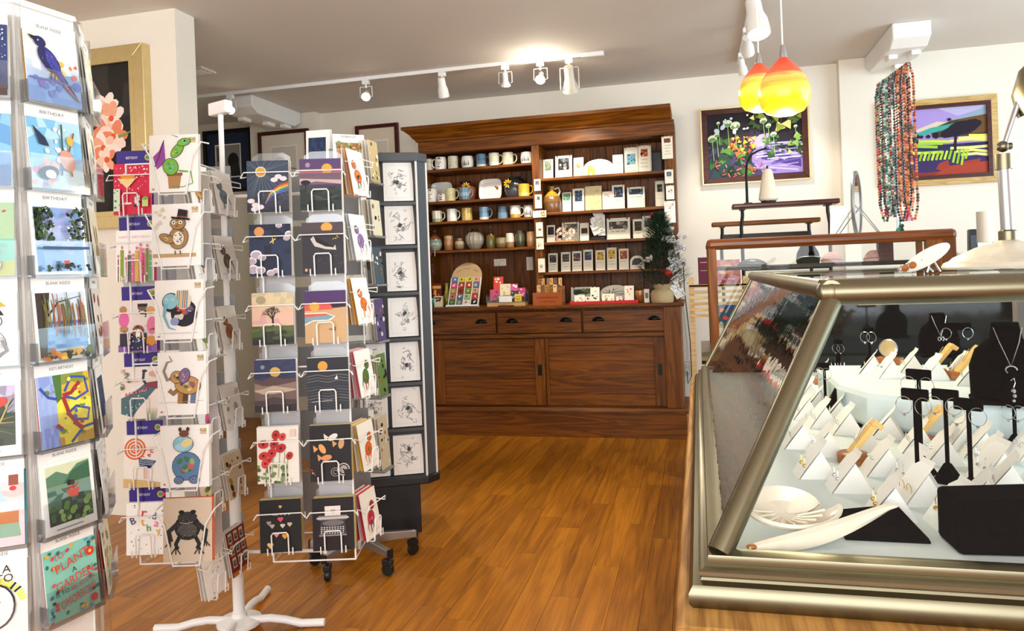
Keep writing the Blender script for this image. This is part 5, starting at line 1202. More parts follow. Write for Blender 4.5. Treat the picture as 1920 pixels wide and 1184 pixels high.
# --- birthday cards with purple header
def c_cocktail(a):
    a.rect(0, 0, 1, 1, 'D8264A'); a.scatter(50, 3, ['FFFFFF', 'F8D8DC', 'F2C8CC'], .05, .45, .95, .95, (.008, .03)); a.P([(.12, .70), (.62, .70), (.38, .50)], 'F6D89A'); a.E(.4, .74, .2, .07, 'F2A23C'); a.S([(.38, .5), (.38, .22)], .025, 'F4E6DC'); a.E(.38, .21, .14, .03, 'F4E6DC')
    a.rect(.58, .16, .72, .36, 'E8E4EC'); a.scatter(8, 5, [K, '4A9A5A'], .58, .16, .72, .36, (.02, .04)); a.rect(.78, .14, .94, .3, 'C8DC8A'); a.E(.87, .30, .08, .05, '7FB84A'); a.rect(.03, .06, .2, .5, 'D8E8D0'); a.scatter(6, 8, ['4A9A5A'], .04, .1, .2, .5, (.02, .04))
def c_candles(a):
    a.T('HAPPY BIRTHDAY', .5, .87, .06, 'E88AA8', 0, .84)
    for u, h, w, c in [(.06, .45, .03, '8A3A5E'), (.16, .62, .09, '8FA83A'), (.26, .4, .04, 'E0568A'), (.36, .52, .09, '6E6A68'), (.46, .46, .06, 'E85A9A'), (.56, .6, .09, 'E8B23C'), (.66, .66, .06, 'F08AB0'), (.74, .56, .06, 'E0407A'), (.84, .64, .07, '7E8A3A'), (.93, .52, .05, '4EA878')]:
        a.rect(u - w / 2, 0, u + w / 2, h, c); a.E(u, h + .05, .028, .045, 'E07A9A'); a.scatter(4, int(u * 99), ['FFFFFF', '8A6A2E', 'E8D8A8'], u - w / 3, .05, u + w / 3, h - .05, (.01, .02))
def c_dogs(a):
    a.rect(0, 0, 1, 1, 'E8DCD8'); a.E(.14, .62, .14, .2, 'E86AA8'); a.E(.12, .82, .1, .1, 'B8865A'); a.E(.62, .86, .12, .1, '6E5A4A'); a.rect(.5, .87, .76, .93, K); a.E(.84, .8, .12, .1, 'D8A05E'); a.E(.88, .5, .14, .24, 'E07A9A'); a.scatter(10, 3, [K], .55, .66, .72, .8, (.02, .035))
    a.rect(0, 0, 1, .14, '8A5AB0'); a.rect(.04, .1, .26, .36, '2E2A3A'); a.E(.14, .44, .11, .09, 'B88A5A'); a.rect(.32, .02, .74, .36, '23264A'); a.E(.52, .40, .15, .16, '8A5230'); a.E(.52, .34, .06, .14, 'F6F2EC'); a.E(.52, .27, .03, .025, K); a.scatter(12, 6, ['FFFFFF', 'E8C23C', 'C8D8F0'], .33, .03, .73, .3, (.015, .03)); a.E(.86, .2, .12, .14, 'D8903C'); eyes(a, .52, .42, .06, .02); a.scatter(12, 16, ['7A3A22', 'F2D0A0', K], .04, .1, .96, .5, (.015, .03))
def c_dino(a):
    a.rect(0, 0, 1, 1, 'F0E4DC'); a.P([(0, .1), (.3, .03), (.46, .2), (.9, .56), (.98, .66), (.66, .7), (.5, .6), (.2, .46), (0, .4)], '4E6E78'); a.S([(.7, .62), (.58, .75), (.6, .9)], .07, '2E3E4E'); a.E(.62, .92, .07, .04, '2E3E4E'); a.P([(.6, .62), (1, .56), (1, .72), (.72, .7)], '8A3A4A'); a.scatter(18, 4, ['DCE6E4', '9CC0C4'], .1, .15, .8, .6, (.012, .025)); [a.P([(.1 + .09 * i, .44 + .015 * i), (.17 + .09 * i, .45 + .015 * i), (.14 + .09 * i, .51 + .015 * i)], 'D86A6E') for i in range(7)]
    for i in range(8): a.S([(.7 + .03 * i, 0), (.66 + .045 * i, .2)], .02, '7E9A4E', True)
    a.E(.86, .86, .12, .08, 'D8A89A'); a.Q(.3, .72, .05, .3, 'D88A86', 5); a.scatter(9, 5, ['5E7A5A', 'D8B8A8'], 0, .6, .25, .95, (.03, .07))
def c_swirl(a):
    a.rect(0, 0, 1, 1, 'F2ECE4'); [a.ell_ring(.3, .74, r_, r_, .05, 'DE6A34', 20) for r_ in (.26, .18, .1, .03)]; a.scatter(14, 3, ['C8342A', 'D84A32'], .45, .6, .72, .78, (.03, .1), 'dash', -20); a.P([(.4, .56), (.86, .50), (.7, .36), (.42, .4)], '1E2E5E'); [a.S([(.42, .42 + .035 * i), (.6, .44 + .035 * i), (.8, .42 + .03 * i)], .012, 'DCE4F2') for i in range(4)]
    a.S([(.54, .38), (.54, .16)], .03, 'F0C8B0'); a.S([(.6, .38), (.6, .16)], .03, 'F0C8B0'); a.P([(0, 0), (1, 0), (1, .08), (.5, .14), (0, .18)], 'D8B87A')
def c_letters(a):
    a.scatter(24, 5, ['D8342E', '2E3A78', 'E8B23C', '4E9A4A', K], .03, .03, .97, .97, (.01, .025))
    for ch, u, v, c, rr in [('B', .18, .66, '2E3A78', 20), ('i', .32, .82, 'E88AB8', 0), ('r', .48, .78, 'D8342E', -8), ('t', .44, .62, 'E8B23C', 10), ('h', .6, .52, '4E9A2E', 6), ('d', .74, .74, '3A4AA8', 0), ('a', .80, .58, 'E88AB8', -12), ('y', .86, .42, 'E8C23C', 12)]: a.T(ch, u, v, .18 if ch != 'a' else .14, c, rr)
# --- night sky cards
def c_sun(a):
    a.rect(0, 0, 1, 1, '3E4A5E'); [a.S([(.34, .78), (.34 + 1.0 * math.cos(R(q * 12)), .78 + .8 * math.sin(R(q * 12)))], .006, '8A9AA8') for q in range(30)]; a.E(.34, .78, .13, .13, 'F4E6C4'); a.E(.34, .78, .11, .11, 'D8A24A')
    a.wash(3, ['2A2C38', '343846', '3E4454'], 0, .3); [a.S([(.44, .16 + .0), (.58, .40 - .02 * i), (.8, .52 - .03 * i), (1, .58 - .035 * i)], .03, c) for i, c in enumerate(['C84A3A', 'E08A3C', 'E8D05A', '5EA86A', '4A7AC0', '7A5AA8'])]
    for (u, v) in [(.66, .62), (.76, .68), (.88, .64), (.1, .22), (.2, .14), (.32, .1), (.18, .06)]: a.E(u, v, .09, .06, 'E8DCE2', 0, 9)
def c_dusk(a):
    a.rect(0, 0, 1, 1, '4A3A5E'); a.rect(0, .78, 1, 1, '54406A'); a.rect(0, .7, 1, .8, 'B06A78'); a.E(.66, .8, .13, .13, 'D8A24A'); a.E(.2, .88, .06, .06, '9A8AA0'); a.rect(0, .5, 1, .72, '6E5A6A'); a.P([(0, .5), (.4, .56), (1, .5), (1, .58), (0, .62)], 'C0A8A0'); a.wash(4, ['1E2420', '2A3430', '38403E'], 0, .46); a.E(.14, .54, .12, .06, '231E26'); a.S([(.14, .54), (.14, .36)], .02, '231E26'); a.S([(.3, .3), (.6, .2), (.9, .28)], .02, '4E5E50')
def c_plane(a):
    a.rect(0, 0, 1, 1, '232A3E'); a.wash(4, ['232A3E', '2A3450', '202638'], 0, 1); a.E(.24, .86, .12, .12, 'D89A5A')
    for (u, v, r_) in [(.05, .30, .12), (.16, .42, .14), (.3, .36, .1), (.08, .14, .14), (.26, .12, .12), (.5, .06, .1), (.62, .1, .08), (.96, .8, .1), (.9, .72, .08), (.72, .97, .08)]: a.E(u, v, r_, r_ * .8, 'F2ECF0', 0, 12); a.E(u, v - .012, r_ * .85, r_ * .62, 'B8AAB8', 0, 12)
    a.S([(.5, .64), (.64, .72)], .03, 'E0C87A'); a.S([(.56, .74), (.58, .62)], .025, 'E0C87A')
def c_whale(a): a.rect(0, 0, 1, 1, '2E2C34'); a.rect(0, .8, 1, 1, '4E4248'); a.E(.6, .9, .14, .12, 'D8A04A'); a.rect(0, .78, 1, .84, '4A3C40'); a.P([(.2, .68), (.28, .74), (.5, .62), (.74, .5), (.8, .56), (.82, .46), (.56, .48), (.3, .54)], 'C8BEB8'); a.P([(.28, .74), (.5, .64), (.76, .51), (.56, .53), (.34, .62)], '161418'); a.scatter(8, 4, ['E0B860'], .7, .66, .9, .74, (.01, .018)); a.rect(.06, .06, .12, .11, 'D8B060'); a.scatter(14, 5, ['3A3840', '403C44'], .1, .1, .9, .5, (.05, .14), 'dash', 30)
def c_tree(a):
    a.wash(4, ['D8A8A0', 'E2BCA4', 'DCC8A0', 'C8BC98'], .3, 1); a.rect(0, 0, 1, .32, '3E4038'); a.wash(5, ['26282A', '34382E', '4E5A34', '5E6A3A'], 0, .36); a.E(.22, .86, .12, .1, 'A89A78'); rg = random.Random(2)
    def br(u, v, an, L, w):
        if L < .03: return
        u2, v2 = u + L * math.cos(an), v + L * math.sin(an) * .8; a.S([(u, v), (u2, v2)], w, '2E2422')
        for d_ in (-.5, .05, .55): br(u2, v2, an + d_ + rg.uniform(-.15, .15), L * rg.uniform(.58, .72), w * .6)
    br(.5, .36, PI / 2, .17, .045)
def c_beach(a): a.rect(0, 0, 1, 1, 'C8A478'); a.rect(0, .7, 1, 1, '4A2E62'); a.P([(0, .62), (1, .68), (1, .78), (.6, .72), (0, .74)], '2A2030'); a.P([(0, .62), (.7, .64), (.6, .76), (0, .74)], 'D85A4E'); a.E(.24, .70, .12, .11, 'E0A83A'); a.P([(0, .58), (.5, .58), (.74, .50), (.6, .42), (.2, .42), (0, .34)], 'F2E6D8'); a.P([(0, .56), (.5, .56), (.7, .50), (.56, .44), (.2, .44), (0, .37)], '7E9AA8'); a.P([(0, .56), (.5, .56), (.6, .53), (0, .5)], 'C8604E'); a.S([(.58, .26), (.66, .25)], .02, '4A2E22'); a.S([(.72, .3), (.72, .22)], .02, '4A2E22')
def c_hills(a): a.rect(0, 0, 1, 1, '2A3450'); a.wash(3, ['2E3450', '343C5E'], .6, 1); a.E(.2, .86, .05, .05, '8A8AA0'); a.E(.5, .76, .13, .12, 'D0A860'); [a.P([(0, 0), (1, 0), (1, v + d1), (.7, v), (.45, v + d2), (.2, v - .02), (0, v + d1)], c) for v, d1, d2, c in [(.62, .02, .06, '5A4446'), (.52, .04, -.03, '8A7468'), (.46, -.04, .04, 'B8A48E'), (.36, .04, -.02, '6E5A56'), (.24, -.02, .05, '4A3A3E'), (.12, .02, .03, '2E262C')]]
def c_sea(a):
    a.rect(0, 0, 1, 1, '2C2E36'); a.rect(0, .74, 1, 1, '26262E'); a.E(.38, .84, .12, .12, 'D89A3A'); rg = random.Random(5)
    for i in range(12): v = .04 + i * .055; a.S([(0, v), (.25, v + .03), (.5, v - .01), (.75, v + .03), (1, v)], .02, rg.choice(['4A4C54', '5E5E64', '3A3C44', '6E6A6A']))
    a.P([(.66, .58), (.74, .58), (.72, .66)], 'F2F0EA'); a.S([(.1, .16), (.6, .18)], .012, 'C8C4BC')
def c_poppies(a):
    a.rect(0, 0, 1, 1, 'EDE8DC'); rg = random.Random(6); a.scatter(34, 3, ['5E7A3E', '7E964E', '4E6638', '8AA06A'], 0, 0, .72, .32, (.03, .07)); [a.S([(u, .1), (u + .05, .55)], .012, '6E8A4A') for u in (.2, .35, .5, .62, .7)]
    for (u, v, r_) in [(.46, .86, .12), (.62, .82, .1), (.16, .70, .13), (.42, .70, .12), (.58, .62, .13), (.16, .50, .12), (.36, .54, .13), (.2, .36, .12), (.78, .48, .1), (.3, .42, .08)]: a.E(u, v, r_, r_ * .8, rg.choice(['C8322E', 'D84238', 'B82A2A']), rg.uniform(0, 90), 10); a.E(u, v, r_ * .25, r_ * .25, '3A1A1A')
    a.rect(.8, .82, .94, .95, 'E2C8B8')
def c_fish(a): a.rect(0, 0, 1, 1, '1C181A'); [(a.E(u, v, .13, .07, c, r_), a.P([(u - .1, v), (u - .22, v + .07), (u - .2, v - .06)], c)) for u, v, c, r_ in [(.56, .78, 'E2D8D0', 30), (.3, .58, 'E8A05A', -60), (.76, .66, 'C89A6A', 80), (.4, .42, 'D8905A', 10)]]; [a.ell_ring(.8, .2, r_, r_, .03, 'B8B0A8', 14, 0, 280) for r_ in (.14, .08, .04)]; [a.ell_ring(.6, .16, r_, r_, .02, '8A847E', 12, 20, 300) for r_ in (.1, .05)]; a.scatter(4, 3, ['C8564A', 'E8B25A'], .04, .06, .12, .24, (.02, .03))
def heart(a, u, v, r_, c): k = a.w / a.h; a.E(u - r_ * .45, v + r_ * .3 * k, r_ * .55, r_ * .55, c, 0, 8); a.E(u + r_ * .45, v + r_ * .3 * k, r_ * .55, r_ * .55, c, 0, 8); a.P([(u - r_, v + r_ * .2 * k), (u + r_, v + r_ * .2 * k), (u, v - r_ * k)], c)
def c_hearts(a): a.rect(0, 0, 1, 1, '1A1818'); [heart(a, u, v, r_, c) for u, v, r_, c in [(.5, .86, .04, 'D8C06A'), (.5, .62, .07, 'D84A6A'), (.22, .56, .06, '9A8A8A'), (.3, .5, .06, 'B8A8A0'), (.55, .5, .06, 'C8D0B0'), (.72, .52, .06, 'C8B8A0'), (.4, .34, .07, 'E88A9A'), (.6, .3, .07, 'E0A03A'), (.25, .14, .08, 'E0B87A')]]; a.Q(.52, .72, .06, .4, 'E8E4DC', 7)
def c_typewriter(a):
    a.rect(0, 0, 1, 1, '1C1416'); a.rect(.3, .66, .68, .84, 'E2DAD4'); heart(a, .5, .74, .06, 'B8AEAA'); a.rect(.14, .58, .84, .66, '8E8A88'); a.rect(.1, .6, .88, .63, 'C8C4C0'); a.P([(.2, .58), (.78, .58), (.82, .30), (.16, .30)], '3A3638'); a.E(.5, .52, .26, .07, '6E6A6A')
    for j in range(4): [a.E(.22 + i * .065, .44 - j * .035, .022, .014, 'D0CCC6') for i in range(9)]
    a.rect(.16, .28, .82, .31, '8A8684')
# --- sympathy and the line drawings
def c_autumn(a): a.rect(.1, .08, .9, .82, 'A08A5A'); a.scatter(110, 3, ['C8865A', '8A9A5A', 'D8A07A', '6E7A4A', 'B85E4A', 'C8B87A', '5E5A4A'], .12, .1, .88, .8, (.03, .07))
def c_iris(a): [a.E(u, v, .09, .07, c, r_) for u, v, c, r_ in [(.35, .5, '8A7AB8', 20), (.5, .6, '6A5AA0', -30), (.6, .5, '5A4A8E', 60), (.42, .7, 'A898CC', 80), (.7, .62, '7A6AB0', 10), (.55, .75, '9A8AC4', 40)]]; a.S([(.5, .5), (.48, .1)], .02, '7E9A6A')
def c_leaves(a): a.scatter(22, 5, ['D8E0CC', 'C4D0BC', 'E2E6D6', 'B8C4B0'], .1, .2, .9, .8, (.04, .08))
def c_bird(a): a.T('sympathy', .4, .9, .06, '8E8A84'); a.rect(.3, .3, .85, .78, 'B8A8C8'); a.E(.58, .56, .14, .1, '4A4450', 40); a.E(.66, .66, .06, .06, 'D8A87A'); a.rect(.56, .3, .62, .5, '4A3A34')
def c_woods(a): a.rect(.12, .06, .9, .9, 'C8A86A'); a.scatter(50, 4, ['D8B45A', 'C8824E', 'E2CC7A', '8A6A9A', 'B8A0C0'], .14, .1, .88, .88, (.03, .06)); [a.S([(u, .06), (u + .02, .9)], .06, '3A2E34') for u in (.4, .66, .8)]
def c_bluedark(a): a.rect(.12, .3, .88, .9, '2E4A5E'); a.wash(3, ['1E3444', '3A5E72', '4E7486'], .3, .9, .12, .88); a.rect(.2, .12, .8, .15, '9A968E')
def c_night(a): a.rect(.1, .06, .82, .84, '23304E'); a.wash(3, ['1E2A3E', '2E4468', '22345A'], .06, .84, .1, .82); a.E(.5, .12, .16, .14, 'E8A03C')
def c_drawing(seed):
    def f(a):
        a.rect(0, 0, 1, 1, 'FBFBFA'); a.ell_ring(.5, .5, .0, .0, .001, K, 3)
        for m_, c in ((.1, 'D8D8DA'),): [a.S(q, .006, c) for q in ([(m_, .08), (1 - m_, .08)], [(m_, .92), (1 - m_, .92)], [(m_, .08), (m_, .92)], [(1 - m_, .08), (1 - m_, .92)])]
        rg = random.Random(seed); u0, v0 = .5 + rg.uniform(-.06, .06), .5
        for i in range(26): u, v = u0 + rg.gauss(0, .14), v0 + rg.gauss(0, .16); a.S([(u, v), (u + rg.uniform(-.14, .14), v + rg.uniform(-.1, .1)), (u + rg.uniform(-.14, .14), v + rg.uniform(-.1, .1))], .012, rg.choice([K, '3A3A3C', '6E6E70']))
        a.E(u0, v0 + rg.uniform(-.1, .15), .08, .06, '4A4A4C', rg.uniform(0, 90), 8); a.E(u0 + .1, v0 - .1, .05, .09, '9A9A9C', 0, 8)
    return f

_sheet = {}
def sheet(w, h, col):
    k = (round(w, 4), round(h, 4), col)
    if k not in _sheet:
        me = MB().box(-w / 2, w / 2, 0, .0022, 0, h, col).mesh('greeting_card'); me.materials.append(paper); _sheet[k] = me
    return _sheet[k]
def stack(pos, nang, w, h, art, desc, group, backs=('F6F4EE',), gap=.007, lean=8, fan=1.5, cat='greeting card', bg='FBFAF6', sleeve=False, noun='greeting card', rise=.0, seed=0):
    """one card facing out (towards angle nang) and the cards standing behind it"""
    rz = nang + PI / 2
    a = Art(w, h, .0022, bg); art(a)
    o = a.build('greeting_card', paper, None, pos, (R(-lean), 0, rz))
    tag(o, '%s with %s' % (noun, desc), cat, group)
    n = Vector((math.cos(nang), math.sin(nang), 0)); rg = random.Random(seed or sum(map(ord, desc)))
    for i, c in enumerate(backs):
        q = bpy.data.objects.new('greeting_card', sheet(w, h, c)); COL.objects.link(q)
        q.location = Vector(pos) - n * gap * (i + 1) + Vector((0, 0, rise * (i + 1))) + Vector((-n.y, n.x, 0)) * rg.uniform(-.002, .005)
        q.rotation_euler = (R(-lean + fan * (i + 1) * .6), 0, rz)
        tag(q, 'blank card back standing behind the card with %s' % desc, cat, group)
    return o
def local_z(nang): return nang + PI / 2

# ------------------------------------------------------------------ tall clear tower with printed headers
E1 = (-1.152, 1.75); W1 = .165; AP = W1 / 2 * (1 + math.sqrt(2))
dirv = (math.sin(R(22.1)), math.cos(R(22.1)))
mx_, my_ = world_xy(E1[0] + dirv[0] * W1 / 2, E1[1] + dirv[1] * W1 / 2)
N0 = R(-8)
TC = Vector((mx_ - math.cos(N0) * AP, my_ - math.sin(N0) * AP, 0))
tower = thing('card_tower', 'tall clear plastic card tower with printed headers', 'card rack', TC)
MB().lathe([(.20, 0), (.22, .015), (.22, .05), (.05, .08), (.03, .10), (.03, .30)], 24).build('base', white_plastic, tower, smooth=True)
def octo(r): return [(r * math.cos(N0 + R(22.5 + 45 * k)), r * math.sin(N0 + R(22.5 + 45 * k))) for k in range(8)]
ro = AP / math.cos(R(22.5))
MB().prism(octo(ro * .97), .30, .32, 'z').build('bottom_plate', white_plastic, tower)
MB().prism(octo(ro * .97), 2.03, 2.045, 'z').build('top_plate', white_plastic, tower)
for k in range(8):
    nn = N0 + R(45 * k)
    MB().box(-W1 / 2 + .002, W1 / 2 - .002, 0, .003, .32, 2.03).build('back_panel', white_plastic, tower, (math.cos(nn) * (AP - .012), math.sin(nn) * (AP - .012), 0), (0, 0, nn + PI / 2))
    ea = nn + R(22.5)
    MB().box(-.005, .005, -.012, .012, .32, 2.03).build('edge_strip', clear, tower, (math.cos(ea) * ro, math.sin(ea) * ro, 0), (0, 0, ea))
rowz = [1.797 - .2085 * i for i in range(7)]
R1 = {-1: [(c_girl, 'a child in a pink mask under stars', 'F6F4EE'), (c_bike, 'bicycles on blue', 'F6F4EE'), (c_bunny, 'a rabbit below typed green verse', 'E8E4D8'), (c_cats, 'an inked cat and a butterfly', 'F6F4EE'), (c_bird_paradise, 'dark tropical leaves', 'F6F4EE'), (c_pinkpot, 'a brown and green bowl on pink', '2AA0B4'), (c_caterpillar, 'a yellow and black ring and bold capitals', 'F6F4EE')],
      0: [(c_raven, 'a blue raven', 'C8A878'), (c_birds, 'perched birds on pale blue', 'F6F4EE'), (c_lake, 'a lake between dark trees', 'F6F4EE'), (c_willow, 'a willow hanging over water', 'E8E4DC'), (c_abstract, 'yellow and blue abstract brushwork', 'C8243E'), (c_canoe, 'a red canoe among lily pads', 'F6F4EE'), (c_plant, 'red lettering about planting a garden', 'B8203A')],
      1: [(c_loose(3, 'E2DEC8', ['4A3E36', '8A6A4A', 'C8A878'], 14, 'dash'), 'thin dark stems on cream', 'E8E2D4'), (c_loose(9, 'E8D8CC', ['4E6A4A', 'C8A090', '8A9A7A'], 18), 'green and rose blots', 'E8E0D4'), (c_rabbit, 'two brown ears on cream', 'F0E8D0'), (c_loose(4, 'EDE4DA', ['A8553A', '8A3E2A', 'E2C4B0'], 12), 'rust brown animal on white', 'F4EEE6'), (c_night, 'an orange glow on a blue field', 'F4F2EC'), (c_bw, 'black zebra brush marks', '2A2A2C'), (c_loose(8, 'E8E4D0', ['9AA88A', 'C8B878'], 14), 'pale garden sprigs', 'E8582A')]}
heads = ['BLANK INSIDE', 'BIRTHDAY', 'BIRTHDAY', 'BLANK INSIDE', "KID'S BIRTHDAY", 'BLANK INSIDE', 'BLANK INSIDE']
for f, cards in R1.items():
    nn = N0 + R(45 * f); n = Vector((math.cos(nn), math.sin(nn), 0)); rz = nn + PI / 2
    for i, (art, desc, bk) in enumerate(cards):
        z = rowz[i]; w, h = .138, .172
        base = TC + n * (AP + .022)
        backs = [bk] + ['F6F4EE', 'EFEDE8', 'F6F4EE'][: 3 if f == 0 else 2]
        stack(base + Vector((0, 0, z + .004)), nn, w, h, art, desc, 'greeting cards in the clear tower', backs, .0075, 5, .8)
        loc = TC + n * AP - TC
        # pocket: bottom ledge, low clear front and its sides
        m = MB().box(-.076, .076, -.030, .0, z - .004, z).box(-.076, .076, -.030, -.028, z - .004, z + .085).box(-.076, -.0745, -.030, 0, z - .004, z + .05).box(.0745, .076, -.030, 0, z - .004, z + .05)
        m.build('pocket', clear, tower, loc, (0, 0, rz))
        hd = Art(.14, .03, .0015); hd.T(heads[i], .5, .55, .055, '4A4648', 0, .45)
        hd.build('header_card', paper, tower, n * (AP + .004) + Vector((0, 0, z + .175)), (0, 0, rz))

# ------------------------------------------------------------------ white floor stand and its two wire towers
POLE = Vector((-1.775, 2.52, 0))
st = thing('rack_stand', 'white steel pole stand on curved feet between the wire card towers', 'rack stand', POLE)
ztop = at_depth(433, 205, (POLE.x * _fw[0] + POLE.y * _fw[1])).z
MB().cyl((0, 0, .03), (0, 0, 1.15), .022, n=16).build('pole', white_metal, st, smooth=True)
MB().cyl((0, 0, 1.1), (0, 0, ztop), .010, n=12).build('upper_pole', white_metal, st, smooth=True)
MB().lathe([(.082, .022), (.085, .03), (.083, .04), (.03, .052), (.026, .07)], 24).build('hub', white_metal, st, smooth=True)
MB().box(-.055, .055, -.018, .018, ztop - .02, ztop + .03).build('cross_head', white_metal, st, (0, 0, 0), (0, 0, R(-20)), bevel=.006)
for an in (14, 104, 194, 284):
    d = Vector((math.cos(R(an)), math.sin(R(an)), 0))
    MB().tube([d * .03 + Vector((0, 0, .036)), d * .12 + Vector((0, 0, .040)), d * .18 + Vector((0, 0, .032)), d * .24 + Vector((0, 0, .016)), d * .33 + Vector((0, 0, .016))], .015, 10).build('foot', white_metal, st, smooth=True)

def wire_pocket(parent, loc, rz, w, h, style='clip', dp=.03):
    """wire basket that holds one stack: floor wires, a front bar and a clip"""
    r_ = .0022; m = MB()
    if style == 'clip':
        for u in (-.3, .3): m.tube([(u * w, .02, .12), (u * w, .012, -.004), (u * w, -dp, -.004), (u * w, -dp, .02)], r_, 5)
        m.tube([(-.2 * w, -dp + .004, -.006), (-.2 * w, -dp, .066), (-.16 * w, -dp, .074), (.16 * w, -dp, .074), (.2 * w, -dp, .066), (.2 * w, -dp + .004, -.006)], .0026, 6)
        m.tube([(-.56 * w, .03, h * .70), (-.62 * w, -.01, h * .66), (-.54 * w, -dp, h * .76), (.54 * w, -dp, h * .76), (.62 * w, -.01, h * .66), (.56 * w, .03, h * .70)], r_, 5)
    else:
        for s in (-1, 1): m.tube([(s * .62 * w, .05, h * .86), (s * .60 * w, -.004, h * .84), (s * .42 * w, -dp, h * .60), (s * .27 * w, -dp, -.008), (s * .2 * w, .02, -.008)], .0026, 6)
        m.tube([(-.27 * w, -dp, -.008), (.27 * w, -dp, -.008)], .0026, 6)
    return m.build('wire_pocket', white_metal, parent, loc, (0, 0, rz))

NF = math.atan2(-math.cos(YAW), math.sin(YAW))         # facing the aisle
NR = NF + PI / 2                                       # facing the cabinet aisle
def spine(name_label, cx, cz, half, z0, z1):
    x, y = world_xy(cx, cz)
    t = thing('wire_card_tower', name_label, 'card rack', (x, y, 0))
    for sx in (-1, 1):
        for sy in (-1, 1):
            q = _r0 * sx * half + _fw * sy * half
            MB().cyl((q[0], q[1], z0), (q[0], q[1], z1), .0035, n=6).build('upright', white_metal, t)
    MB().cyl((0, 0, z0 - .03), (0, 0, z1 + .02), .009, n=10).build('spindle', white_metal, t)
    for z in (z0, (z0 + z1) / 2, z1):
        pts = [tuple(np.array([0, 0, z]) + _r0 * a * half + _fw * b * half) for a, b in ((-1, -1), (1, -1), (1, 1), (-1, 1))]
        MB().tube(pts, .003, 5, True).build('hoop', white_metal, t)
    d = POLE - t.location
    for z in (z0 - .02, z1 - .06):
        MB().tube([(0, 0, z), (d.x, d.y, z)], .007, 6).build('arm', white_metal, t)
    return t
def back_cards(tower, lab, group, zs, cx, cz, cols, nang):
    for i, z in enumerate(zs):
        for j in (-1, 1):
            p = Vector((*world_xy(cx + j * .085, cz), z))
            q = bpy.data.objects.new('greeting_card', sheet(.14, .185, cols[(i * 2 + j) % len(cols)])); COL.objects.link(q)
            q.location = p; q.rotation_euler = (R(-5), 0, nang + PI / 2)
            tag(q, lab, 'greeting card', group)
            MB().box(-.072, .072, .004, .006, -.005, .20).build('grey_plate', grey_plastic, tower, p - tower.location, (R(-5), 0, nang + PI / 2))
def rows_z(px, ys, depth): return [at_depth(px, y, depth).z for y in ys]

pale_grey = plain('pale_grey_plastic', 'BDBCBA', .45, noise=.03)
# --- tower with the collage animals
tA = spine('white wire card tower holding animal and birthday cards', -1.235, 2.75, .12, .36, 1.78)
G2 = 'greeting cards in the wire tower beside the clear tower'
x_, y_ = world_xy((332 - 960) / 1390 * 2.42, 2.42)
zs = rows_z(332, [360, 499, 637, 779, 915, 1055], 2.42)
white3 = ['F6F4EE', 'F2F0EA']
for i, (art, desc, bk, bg, h) in enumerate([(c_dragon, 'a green patchwork dragon', white3, 'FCFBF8', .19), (c_owl, 'an owl in a top hat', white3, 'FCFBF8', .205), (c_elephant_stripe, 'a striped seated elephant', white3, 'FCFBF8', .195), (c_elephant_trunk, 'an elephant raising its trunk', white3, 'FCFBF8', .205), (c_hippo, 'a patchwork hippo', white3, 'FCFBF8', .2), (c_frog, 'a black inked toad', ['E2602A', 'E2602A'], 'D8C8B4', .205)]):
    w = .160
    stack((x_, y_, zs[i]), NF, w, h, art, desc, G2, bk, .008, 4, 1.2, bg=bg)
    wire_pocket(tA, Vector((x_, y_, zs[i])) - tA.location, local_z(NF), w, h, 'arms', .012)
x_, y_ = world_xy((253 - 960) / 1390 * 2.62, 2.62)
zs = rows_z(253, [402, 528, 660, 786, 915, 1042], 2.62)
for i, (art, desc, bk) in enumerate([(c_cocktail, 'cocktails on red', ['8A3AA8', '8A3AA8']), (c_candles, 'tall birthday candles', ['E8407A', 'E8407A']), (c_dogs, 'dressed-up dogs', ['8A4AB0', '8A4AB0']), (c_dino, 'a long-necked dinosaur', white3), (c_swirl, 'an orange swirl parasol', white3), (c_letters, 'scattered birthday letters', white3)]):
    w, h = .134, .182
    stack((x_, y_, zs[i]), NF, w, h, art, desc, G2, bk, .008, 4, 1.0)
    p = Vector((x_, y_, zs[i])) - tA.location
    wire_pocket(tA, p, local_z(NF), w, h, 'clip', .012)
    hd = Art(.13, .05, .0015, '3A2A86', '3A2A86'); hd.T('BIRTHDAY', .42, .5, .07, 'F2EEF8', 0, .32); hd.E(.86, .5, .09, .09, 'E8B23C'); hd.E(.86, .5, .06, .06, '4E9A5A'); hd.E(.95, .5, .05, .05, 'D8446A')
    hd.build('header_sign', paper, tA, p + Vector((_fw[0] * .03, _fw[1] * .03, .180)), (0, 0, local_z(NF)))
def c_critter(seed, bg, cols):
    def f(a):
        rg = random.Random(seed); a.rect(0, 0, 1, 1, bg); u = rg.uniform(.42, .55); sgn = rg.choice((-1, 1))
        patch_body(a, seed, [(u, .42, .22, .19, rg.uniform(-30, 60)), (u + sgn * .16, .66, .13, .12, 0)], cols); a.S([(u - sgn * .18, .42), (u - sgn * .3, .26), (u - sgn * .24, .14)], .05, cols[0], True)
        for d in (-.1, .06): a.S([(u + d, .3), (u + d, .14)], .045, cols[-1])
        a.E(u + sgn * .2, .69, .018, .018, K, 0, 8); a.S([(.1, .12), (.9, .13)], .008, 'B8B0A4')
    return f
for cx_, cz_ in ((-1.335, 2.66), (-1.11, 2.60)):
    x_, y_ = world_xy(cx_, cz_)
    MB().box(-.06, .06, 0, .002, .40, 1.74).build('back_panel', pale_grey, tA, Vector((x_, y_, 0)) - tA.location, (0, 0, local_z(NF)))
